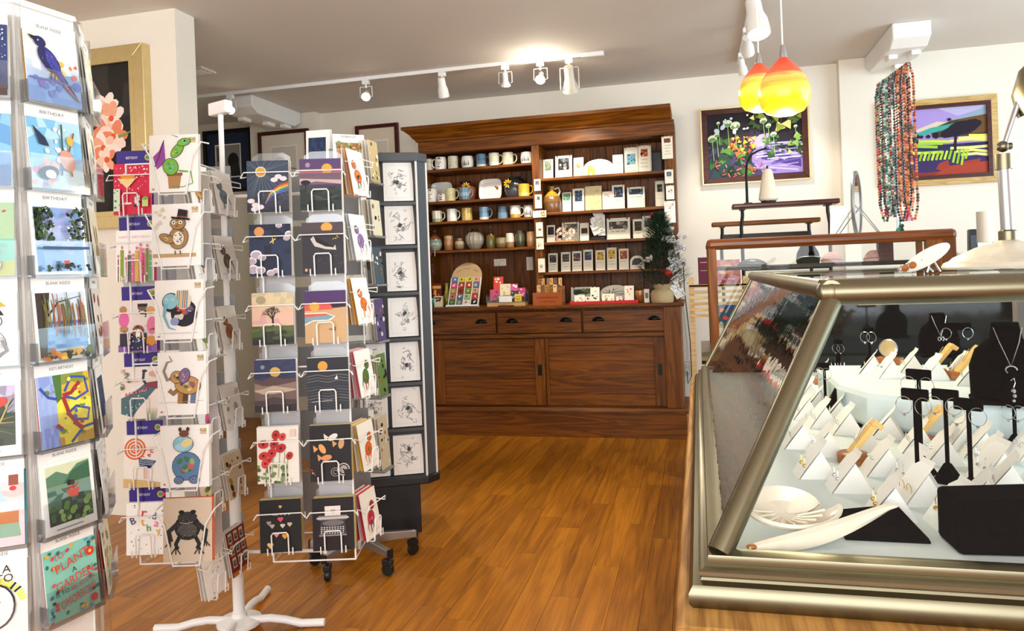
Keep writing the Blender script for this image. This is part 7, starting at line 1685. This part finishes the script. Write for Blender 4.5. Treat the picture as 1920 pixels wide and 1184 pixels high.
# flat black pads, wedge, box
p = on_z(1815, 695, ZR); t = thing('velvet_wedge', 'small black velvet wedge on the riser', 'wedge', p + Vector((.06, .02, 0))); MB().prism([(-.03, 0), (.03, 0), (.0, .045)], -.02, .02, 'y').build('wedge', black_velvet, t, bevel=.003, fix=True)
a, b = on_z(1578, 1003, ZF), on_z(1738, 1010, ZF)
t = thing('velvet_wedge', 'low black velvet wedge behind the white shell blade', 'wedge', (a + b) / 2)
L = (b - a).length / 2
MB().add([(-L, -.03, 0), (L, -.03, 0), (L, .05, 0), (-L, .05, 0), (-L * .9, .045, .032), (L * .45, .045, .045), (L * .96, -.028, .010), (-L * .96, -.026, .012)], [(0, 3, 2, 1), (4, 7, 6, 5), (0, 1, 6, 7), (1, 2, 5, 6), (2, 3, 4, 5), (3, 0, 7, 4)]).build('wedge', black_velvet, t, bevel=.003, fix=True)
a = on_z(1795, 1043, ZF)
t = thing('velvet_box', 'large black velvet display block at the case front', 'display block', a + Vector((.09, .05, 0)), (0, 0, R(4)))
MB().prism([(-.09, 0), (.12, 0), (.12, .085), (.05, .094), (-.09, .088)], -.045, .05, 'y').build('block', black_velvet, t, bevel=.008, fix=True)
# shells
p = on_z(1478, 1012, ZF)
t = thing('nautilus_shell', 'halved cream nautilus shell with open chambers', 'shell', p + Vector((0, .035, .024)), (R(24), 0, R(10)))
m = MB(); N = 30; rings = []
for k in range(N + 1):                                   # dish that spirals in
    a_ = k / N * 2 * PI; r_ = .050 + .030 * (k / N)
    rings.append([(r_ * q * math.cos(a_) * 1.15, r_ * q * math.sin(a_) * .8, z + .006 * math.sin(a_ * .5)) for q, z in ((.02, .008), (.7, .006), (1.0, .022), (1.04, .030), (.96, .034), (.86, .026), (.6, .014), (.02, .012))])
M8 = 8
m.add([p_ for r_ in rings for p_ in r_], [(i * M8 + j, (i + 1) * M8 + j, (i + 1) * M8 + j + 1, i * M8 + j + 1) for i in range(N) for j in range(M8 - 1)])
m.build('shell_wall', cream_shell, t, smooth=True)
for k in range(9):
    a_ = 3.4 + k * .33; r_ = .056
    MB().tube([(r_ * .35 * math.cos(a_ - .3), r_ * .3 * math.sin(a_ - .3), .016), (r_ * .7 * math.cos(a_ - .1), r_ * .55 * math.sin(a_ - .1), .022), (r_ * 1.15 * math.cos(a_), r_ * .8 * math.sin(a_), .030)], .0024, 5).build('chamber_wall', cream_shell, t, smooth=True)
a, b = on_z(1405, 1030, ZF + .012), on_y(1682, 945, Y0 + .12)
t = thing('shell_blade', 'long curved white shell blade lying against the case front', 'shell', a)
m = MB(); N = 16; vs = []
for k in range(N + 1):
    s = k / N; c = Vector((0, 0, 0)).lerp(b - a, s) ; sag = -.020 * math.sin(PI * min(1, s * 1.05)); wd = .030 * math.sin(PI * min(.98, .08 + s * .9)) ** .7 + .002
    up_ = Vector((0, .35, .94)).normalized(); c = c + Vector((0, 0, sag + .002))
    for q, o_ in ((-.5, 0), (-.2, -.006), (.3, -.007), (.5, 0), (.2, .004), (-.3, .004)): vs.append(tuple(c + up_ * wd * (q + .35) + Vector((0, o_, 0))))
lo = min(v[2] for v in vs) + a.z - ZF
vs = [(x, y, z - lo + .002) for x, y, z in vs]
m.add(vs, [(k * 6 + j, (k + 1) * 6 + j, (k + 1) * 6 + (j + 1) % 6, k * 6 + (j + 1) % 6) for k in range(N) for j in range(6)] + [tuple(range(5, -1, -1)), tuple(range(N * 6, N * 6 + 6))])
m.build('blade', cream_shell, t, smooth=True)
MB().ball((.004, .002, .012 - lo), .007, 8, 6, sc=(1.3, .8, .7)).build('hinge_spot', craft_wood, t, smooth=True)
# glimpses on the deck behind the riser end
for (px, py, lb, mt, sc_) in [(1572, 702, 'brown wood block with crystal cluster beside the riser', craft_wood, .03), (1546, 720, 'low wood block at the back of the deck', craft_wood, .026)]:
    p = on_z(px, py, ZF); t = thing('crystal_block', lb, 'ornament', p)
    MB().box(-.04, .04, -.03, .03, 0, .018).build('block', mt, t, bevel=.003)
    for k in range(5): MB().cyl((-.02 + k * .01, rg.uniform(-.01, .01), .018), (-.026 + k * .013, rg.uniform(-.015, .015), .018 + sc_), .006, .001, 6).build('crystal', silver, t)

# ================================================================== on and behind the counter
ZC = ZT + .024
# jeweller's lamp on the case top
LB = on_y(1892, 500, 2.2)
t = thing('desk_lamp', 'old nickel counter lamp with domed worn base', 'lamp', (LB.x, LB.y, ZC))
worn = plain('worn_enamel', 'E2DCCB', .35, metal=.35, noise=.22, nscale=22)
MB().lathe([(.152, 0), (.155, .006), (.150, .016), (.136, .022), (.128, .030), (.075, .055), (.030, .068), (.022, .072)], 32).build('base', worn, t, smooth=True)
MB().lathe([(.0215, .068), (.0215, .095), (.016, .099)], 18).build('collar', nickel, t, smooth=True)
zk = on_y(1880, 275, LB.y).z - ZC
MB().cyl((0, 0, .09), (-.004, 0, zk - .03), .0155, n=16).build('pole', steel, t, smooth=True)
MB().cyl((-.004, 0, zk - .06), (-.004, 0, zk - .02), .021, n=16).build('sleeve', nickel, t, smooth=True)
MB().ball((-.004, 0, zk), .015, 12, 8).cyl((-.02, 0, zk), (.016, 0, zk), .009, n=10).build('knuckle', nickel, t, smooth=True)
MB().cyl((-.002, 0, zk), (.055, .0, zk + .17), .008, n=12).build('arm', steel, t, smooth=True)
MB().lathe([(.02, .09), (.045, .08), (.085, .03), (.098, -.03), (.094, -.03), (.08, .02), (.04, .07)], 28).build('shade', nickel, t, (.115, 0, zk + .14), (0, R(-24), 0), smooth=True)
# small easel mirror on the case top
p = on_y(1738, 500, 1.95)
t = thing('card_easel', 'small silver easel holding an oval white card on the case top', 'easel', (p.x, p.y, ZC), (0, 0, R(-8)))
N = 22
MB().add([(.052 * math.cos(2 * PI * k / N) * .0 + .056 * math.cos(2 * PI * k / N), y, .026 * math.sin(2 * PI * k / N)) for y in (0, .003) for k in range(N)], [tuple(range(N - 1, -1, -1)), tuple(range(N, 2 * N))] + [(k, (k + 1) % N, N + (k + 1) % N, N + k) for k in range(N)]).build('oval_card', white_plastic, t, (0, 0, .036), (R(-52), R(-32), 0))
MB().tube([(-.03, .02, .0), (-.01, 0, .03), (.015, .02, 0)], .0022, 5).tube([(.0, -.01, .0), (.012, .01, .034), (.03, .02, 0)], .0022, 5).build('wire_easel', silver, t)
for k in range(4): MB().ball((-.055 + .008 * k, -.006 * (k % 2), .009 + .003 * k), .009, 8, 6).build('stone', craft_wood if k % 2 else silver, t, smooth=True)

# ------------------------------------------------------------------ wooden showcase behind the glass case
YW0, YW1, XW0, XW1, ZW0, ZW1 = 3.92, 4.46, .050, 1.19, .90, 1.475
t = thing('wooden_showcase', 'oak framed glass showcase with rounded top rail', 'display case', ((XW0 + XW1) / 2, YW0, 0))
def ws(mb, nm, mt, **kw): return wbuild(mb, nm, mt, t, **kw)
ws(MB().box(XW0 - .02, XW1 + .02, YW0 + .02, YW1 + .02, 0, .84), 'base_cabinet', oak_y)
ws(MB().prism([(YW0 - .03, .84), (YW0 - .045, .86), (YW0 - .03, .88), (YW0 - .01, .90), (YW1 + .03, .90), (YW1 + .03, .84)], XW0 - .05, XW1 + .04, 'x'), 'base_moulding', nickel, fix=True)
for (x, y, w, d) in [(XW0, YW0, .042, .042), (XW0, YW1, .03, .03), (XW1 - .13, YW0, .13, .042), (XW1 - .03, YW1, .03, .03)]:
    ws(MB().box(x, x + w, y, y + d, ZW0, ZW1 - .03), 'post', oak_v, bevel=.004)
ws(MB().box(XW0 - .006, XW1 + .006, YW0 - .008, YW0 + .05, ZW1 - .055, ZW1), 'top_rail', case_wood_x, bevel=.02)
ws(MB().box(XW0, XW1, YW1, YW1 + .04, ZW1 - .045, ZW1 - .012), 'top_rail', case_wood_x, bevel=.012)
ws(MB().box(XW0 - .004, XW0 + .03, YW0 + .04, YW1, ZW1 - .045, ZW1 - .012), 'top_rail', oak_y, bevel=.008)
ws(MB().box(XW1 - .03, XW1 + .004, YW0 + .04, YW1, ZW1 - .045, ZW1 - .012), 'top_rail', oak_y, bevel=.008)
ws(MB().box(XW0 + .03, XW1 - .12, YW0 + .014, YW0 + .018, ZW0, ZW1 - .05), 'glass_pane', glass)
ws(MB().box(XW0 + .012, XW0 + .016, YW0 + .04, YW1, ZW0, ZW1 - .045), 'glass_pane', glass)
ws(MB().box(XW0 + .02, XW1 - .02, YW0 + .045, YW1, ZW1 - .024, ZW1 - .018), 'glass_top', glass)
zsf = on_y(1450, 498, YW0 + .2).z
ws(MB().box(XW0 + .04, XW1 - .04, YW0 + .18, YW1 - .02, zsf - .008, zsf), 'glass_shelf', glass)
ws(MB().box(XW0 + .04, XW1 - .04, YW0 + .17, YW0 + .18, zsf - .018, zsf + .004), 'shelf_edge', black_metal)
ws(MB().box(XW0 + .02, XW1 - .02, YW0 + .04, YW1, ZW0 + .002, ZW0 + .012), 'deck', cloth)
velvet_rose = plain('rose_cloth', 'D8A8A0', .9, noise=.1)
for (px, py, lb, mt, w, h) in [(1515, 488, 'black velvet neck form with a silver collar in the showcase', black_velvet, .11, .12), (1410, 492, 'grey folded scarf on the showcase shelf', slate_metal, .14, .04), (1560, 492, 'rose coloured scarf on the showcase shelf', velvet_rose, .10, .06), (1638, 496, 'rose coloured pouch beside the dark carving', velvet_rose, .09, .06), (1660, 490, 'dark carved wooden block in the showcase', mahogany, .07, .13)]:
    p = on_y(px, py, YW0 + .30)
    g = thing('showcase_item', lb, 'accessory', (p.x, p.y, zsf)); g.name = {'black_velvet': 'neck_form', 'mahogany': 'carved_block'}.get(mt.name, 'folded_scarf')
    mm = MB().lathe([(w * .5, 0), (w * .55, h * .15), (w * .5, h * .5), (w * .3, h * .85), (w * .12, h)], 14, sy=.55) if mt is not mahogany else MB().box(-w / 2, w / 2, -.03, .03, 0, h)
    mm.build('body', mt, g, smooth=mt is not mahogany, bevel=.004 if mt is mahogany else 0)
    MB().tube([(w * .55 * math.cos(k * PI / 8), -w * .3 * math.sin(k * PI / 8) - .004, h * .25 + h * .1 * math.sin(k * PI / 8)) for k in range(9)], .0025, 5).build('band', silver, g)

# ------------------------------------------------------------------ bead necklaces on a tall stand
ZN = ZW1 - .012
pn, pf = on_y(1702, 120, 4.02), on_y(1648, 164, 4.44)
zb_ = (pn.z + pf.z) / 2
sc_ = Vector(((pn.x + pf.x) / 2, 4.23, ZN))
t = thing('necklace_stand', 'tall steel T-stand that carries the bead necklaces', 'necklace stand', sc_)
MB().lathe([(.07, 0), (.07, .006), (.02, .012)], 20).build('foot', steel, t, smooth=True)
MB().cyl((0, 0, .01), (0, 0, zb_ - ZN), .0065, n=10).build('pole', steel, t, smooth=True)
MB().cyl((pn.x - sc_.x, 4.0 - 4.23, zb_ - ZN), (pf.x - sc_.x, 4.46 - 4.23, zb_ - ZN), .006, n=8).build('crossbar', steel, t)
MB().lathe([(.012, -.02), (.012, .02)], 12).build('sleeve', nickel, t, (0, 0, .42), smooth=True)
pal = [['B8623A', 'C87A4E', '8A3A2A', '3A4A42'], ['2A2A30', '1E2A2E', '4A4A52', '6A2A3A'], ['5A8A80', '8AB0A0', 'C8D4C8', '3A5A58'], ['A83A4A', '2A3438', '6A8A86', 'C8A08A'], ['D0805A', 'B85A40', 'E0A880', '5A3A32']]
nmz = ['rust and brown', 'black and plum', 'pale jade', 'red and slate', 'coral']
rg = random.Random(33)
NN = 15
for i in range(NN):
    f = i / (NN - 1); x = pf.x + (pn.x - pf.x) * f; y = 4.44 + (4.02 - 4.44) * f
    L = zb_ - ZN - rg.uniform(.03, .16); cs_ = pal[[0, 3, 2, 1, 2, 2, 1, 3, 2, 1, 0, 4, 1, 4, 0][i]]
    m = MB(); hw_ = rg.uniform(.012, .022); z = 0; step = .0145
    pts = []
    nb_ = int(L / step)
    for s in (-1, 1):
        for k in range(nb_):
            q = k / nb_; pts.append((s * (hw_ * min(1, q * 8 + .35) * (1 - max(0, q - .9) * 8)) + rg.uniform(-.001, .001), -.004 * s + rg.uniform(-.003, .003), -k * step))
    for k in range(3): pts.append((-hw_ * .3 + hw_ * .3 * k, 0, .008))
    for j, q in enumerate(pts): m.ball(q, rg.uniform(.0062, .0085), 6, 4, rg.choice(cs_))
    o = m.build('bead_necklace', glazed, None, (x, y, zb_), (0, 0, R(rg.uniform(-25, 25))), smooth=False)
    tag(o, 'long %s bead necklace hanging from the tall steel stand%s' % (nmz[pal.index(cs_)], {3: ' with a white tag', 8: ' with a white tag', 2: ' with a red tassel', 6: ' with a teal tassel', 9: ' with a black tassel', 11: ' with a pink tassel'}.get(i, '')), 'necklace', 'bead necklaces on the tall stand')
    if i in (3, 8):
        MB().box(-.020, .020, -.024, -.0225, -.42 + .12 * (i == 8), -.30 + .12 * (i == 8), 'F6F4EE').build('price_tag', paper, o)
    if i in (2, 6, 9, 11):
        m = MB(); cc = {2: 'B8202A', 6: '1E9A84', 9: '1A1A22', 11: 'C03A7A'}[i]; m.ball((0, -.03, -L), .010, 8, 5, cc)
        for k in range(26): a_ = rg.uniform(0, 6.3); m.tube([(0, -.03, -L), (.012 * math.cos(a_), -.03 + .012 * math.sin(a_), -L - .035), (.020 * math.cos(a_), -.03 + .018 * math.sin(a_), -L - .075 + .02)], .0016, 3, col=cc)
        m.build('tassel', glazed, o)

# ------------------------------------------------------------------ round table mirror on the showcase
p = on_y(1608, 430, 4.2)
t = thing('table_mirror', 'round table mirror turned edge-on with a folding wire stand', 'mirror', (p.x, 4.2, ZN), (0, 0, R(72)))
hm = on_y(1608, 322, 4.2).z - ZN; rm_ = hm / 2
N = 32
MB().tube([(rm_ * math.cos(2 * PI * k / N) * .86, 0, rm_ + rm_ * math.sin(2 * PI * k / N) * .98) for k in range(N)], .010, 8, True).build('rim', steel, t, smooth=True)
MB().add([(rm_ * .84 * math.cos(2 * PI * k / N), y, rm_ + rm_ * .95 * math.sin(2 * PI * k / N)) for y in (-.003, .003) for k in range(N)], [tuple(range(N)), tuple(range(2 * N - 1, N - 1, -1))] + [(k, (k + 1) % N, N + (k + 1) % N, N + k) for k in range(N)]).build('mirror_glass', mirror, t)
for s in (-1, 1):
    MB().tube([(s * rm_ * .5, 0, rm_ * .95), (s * rm_ * .3, -.11, 0)], .003, 5).tube([(s * rm_ * .5, 0, rm_ * .95), (s * rm_ * .3, .11, 0)], .003, 5).build('wire_leg', steel, t)

# ------------------------------------------------------------------ iron stands with wooden tops, cone of thread
def iron_stand(label, pxa, pya, pxb, pyb, Y, dep, mt, zlow):
    a, b = on_y(pxa, pya, Y), on_y(pxb, pyb, Y); z = (a.z + b.z) / 2; w = b.x - a.x
    t = thing('iron_stand', label, 'stand', ((a.x + b.x) / 2, Y, 0), group='iron stands with wooden tops')
    MB().box(-w / 2, w / 2, -dep / 2, dep / 2, z - .018, z + .012).build('top_board', mt, t, bevel=.008)
    for s in (-1, 1):
        x = s * w * .40
        MB().tube([(x, 0, z - .018), (x, 0, z - .06), (x + s * .01, 0, z - .14), (x + s * .006, 0, z - .4), (x + s * .006, 0, 0.01)], .011, 8).build('leg', black_metal, t, smooth=True)
        MB().box(x - .02, x + .02, -.11, .11, 0, .014).build('foot', black_metal, t, bevel=.003)
        MB().box(x - .018, x + .018, -dep * .4, dep * .4, z - .026, z - .018).build('bracket', black_metal, t)
    MB().box(-w * .40, w * .40, -.012, .012, zlow - .02, zlow + .012).build('cross_rail', black_metal, t, bevel=.003)
    return z
zt = iron_stand('dark topped iron stand carrying the cone of thread', 1372, 385, 1572, 380, 5.0, .14, mahogany, on_y(1470, 500, 5.0).z)
iron_stand('lower iron stand with a brown wooden bar behind the thread stand', 1334, 421, 1537, 412, 5.3, .10, oak, on_y(1440, 440, 5.3).z)
p = on_y(1441, 378, 5.0)
t = thing('thread_cone', 'large cone of cream cotton thread on the iron stand', 'thread cone', (p.x, 5.0, zt + .012))
hc = on_y(1441, 312, 5.0).z - on_y(1441, 376, 5.0).z
MB().lathe([(.040, 0), (.046, .006), (.046, .012), (.03, .016)], 24).build('foot_disc', black_plastic, t, smooth=True)
MB().lathe([(.052, .014), (.060, .024), (.058, .04), (.030, hc * .93), (.020, hc * .99), (.010, hc)], 28).build('thread', thread, t, smooth=True)
MB().cyl((0, 0, hc), (0, 0, hc + .02), .007, n=8).build('core_tip', black_plastic, t)
p2 = on_y(1401, 378, 5.0); tipz = on_y(1438, 281, 5.0)
t = thing('thread_guide', 'bent iron thread guide arm beside the cone', 'thread guide', (p2.x, 5.0, zt + .012))
dx_, dz_ = tipz.x - p2.x, tipz.z - zt
MB().box(-.02, .03, -.02, .02, 0, .008).build('foot', black_metal, t, bevel=.002)
MB().tube([(0, 0, .006), (0, 0, dz_ * .55), (dx_ * .05, 0, dz_ * .74), (dx_ * .28, 0, dz_ * .9), (dx_ * .6, 0, dz_ * .96), (dx_, 0, dz_)], [.009, .008, .008, .007, .006, .005], 8).build('arm', black_metal, t, smooth=True)
MB().tube([(dx_ + .009 * math.cos(k), 0, dz_ + .009 * math.sin(k)) for k in range(6)], .0025, 5, True).build('eye', black_metal, t)
# white leaflet and red cloth on the low stand
p = on_y(1572, 432, 4.36)
t = thing('leaflet_holder', 'white leaflets in a small holder behind the showcase rail', 'leaflets', (p.x, 4.36, ZN + .02))
for k in range(3): MB().box(-.045, .045, 0, .002, 0, .16, 'F4F2EC').build('leaflet', paper, t, (k * .006, k * .012, 0), (R(-10), 0, R(-25)))
MB().box(-.05, .05, -.01, .05, -.02, 0).build('holder', white_plastic, t)

# ------------------------------------------------------------------ slatted stand with books and a pouch at the aisle end
a = on_y(1311, 560, 4.75); b = on_y(1385, 560, 4.75)
t = thing('slat_stand', 'pale wooden slatted stand with books behind the showcase', 'stand', ((a.x + b.x) / 2, 4.75, 0))
w = (b.x - a.x) + .12
for x in (-w / 2, w / 2 - .03): MB().box(x, x + .03, -.02, .12, 0, on_y(1340, 520, 4.75).z).build('upright', pale_wood, t)
for k in range(6):
    z = on_y(1340, 535 + k * 11, 4.75).z; MB().box(-w / 2, w / 2, -.03, -.015, z - .012, z + .006).build('slat', pale_wood, t, bevel=.002)
zs_ = on_y(1340, 535, 4.75).z + .006
MB().box(-w / 2, w / 2, -.03, .10, zs_ - .012, zs_).build('shelf', pale_wood, t)
def c_hands(a_): a_.wash(4, ['8A3A4A', 'A85A5E', 'C88A7A', 'B86A66'], 0, 1); a_.E(.5, .6, .26, .16, 'E0B090', 20); a_.E(.6, .5, .18, .1, 'C88A6A', -20); a_.Q(.6, .2, .06, .4, 'F2E0D0', 3)
for (px, w_, h_, cc, art, lb) in [(1321, .07, .17, '5E1E34', lambda a_: (a_.rect(0, 0, 1, 1, '5E1E34'), a_.rect(.2, .8, .8, .83, 'C89AA0'), a_.rect(.2, .5, .8, .52, 'C89AA0')), 'maroon book standing on the slatted stand'), (1362, .17, .15, 'A85A5E', c_hands, 'book with a rose cover of clasped hands')]:
    q = on_y(px, 535, 4.74); A = Art(w_, h_, .02, cc, cc); art(A)
    tag(A.build('book', paper, None, (q.x, 4.75, zs_), (R(-8), 0, 0)), lb, 'book', 'books on the slatted stand')
q = on_y(1370, 590, 4.70)
A = Art(.19, .14, .03, '2A4A5E', '2A4A5E'); A.scatter(12, 5, ['D8404A', 'E8B23C', '7AA8C8', 'E8762E', '1E2E3A'], .05, .05, .95, .85, (.06, .11)); A.rect(0, .86, 1, .94, '2A3A8A')
tag(A.build('floral_pouch', paper, None, (q.x, 4.68, q.z - .08), (R(-5), 0, 0)), 'navy pouch with bright printed flowers below the books', 'pouch')

# ------------------------------------------------------------------ things by the side wall
TZ = on_y(1840, 500, 4.9).z
t = thing('side_table', 'white till table against the side wall', 'table', (2.05, 5.0, 0))
MB().box(-.55, .75, -.25, .35, TZ - .04, TZ).build('table_top', white_plastic, t, bevel=.004)
for (x, y) in ((-.5, -.2), (.7, -.2), (-.5, .3), (.7, .3)): MB().box(x - .02, x + .02, y - .02, y + .02, 0, TZ - .04).build('leg', white_plastic, t)
def base_on(px, Y): q = on_y(px, 480, Y); return (q.x, Y, TZ)
hq = lambda y0, y1: on_y(1840, y0, 4.9).z - on_y(1840, y1, 4.9).z
t = thing('speaker', 'slim black tapered speaker on the till table', 'speaker', base_on(1824, 5.06))
MB().lathe([(.035, 0), (.034, .01), (.028, hq(430, 500)), (.024, hq(428, 500))], 4).build('cabinet', black_plastic, t, rot=(0, 0, R(45))); MB().box(-.018, .018, -.0265, -.025, .03, hq(440, 500)).build('grille', slate_metal, t)
t = thing('paper_roll', 'tall beige paper tube on a clear stand', 'tube', base_on(1849, 4.85))
MB().lathe([(.043, hq(455, 500)), (.043, hq(398, 500)), (.038, hq(398, 500)), (.038, hq(420, 500))], 24).build('tube', cream_plastic, t, smooth=True)
MB().lathe([(.040, 0), (.040, hq(455, 500))], 20).build('clear_stand', clear, t); MB().box(-.02, .02, -.043, -.041, .02, .07, 'F6F6F4').build('price_label', paper, t)
t = thing('card_terminal', 'cream label printer with white rolls on the till table', 'printer', base_on(1836, 4.72))
MB().box(-.08, .10, -.05, .05, 0, .05).build('body', cream_plastic, t, bevel=.008)
for k in range(2): MB().cyl((-.05 + k * .09, -.03, .055), (-.05 + k * .09 + .05, -.03, .055), .016, n=14).build('paper_roll', white_plastic, t, smooth=True)
t = thing('grey_case', 'flat grey panel leaning beside the label printer', 'panel', base_on(1805, 4.72)); MB().box(-.03, .03, -.01, .03, 0, .09).build('panel', cream_plastic, t, bevel=.004); MB().box(-.024, .024, -.012, -.010, .01, .08).build('label', grey_plastic, t)
q = on_y(1915, 460, 4.6)
t = thing('black_dish', 'stack of dark shallow dishes on the till table', 'dish', (q.x + .03, 4.95, TZ))
for k in range(2): MB().lathe([(.04, .06 * k + .01), (.10, .06 * k + .035), (.105, .06 * k + .05), (.09, .06 * k + .05), (.03, .06 * k + .025)], 22).build('dish', slate_metal, t, smooth=True)
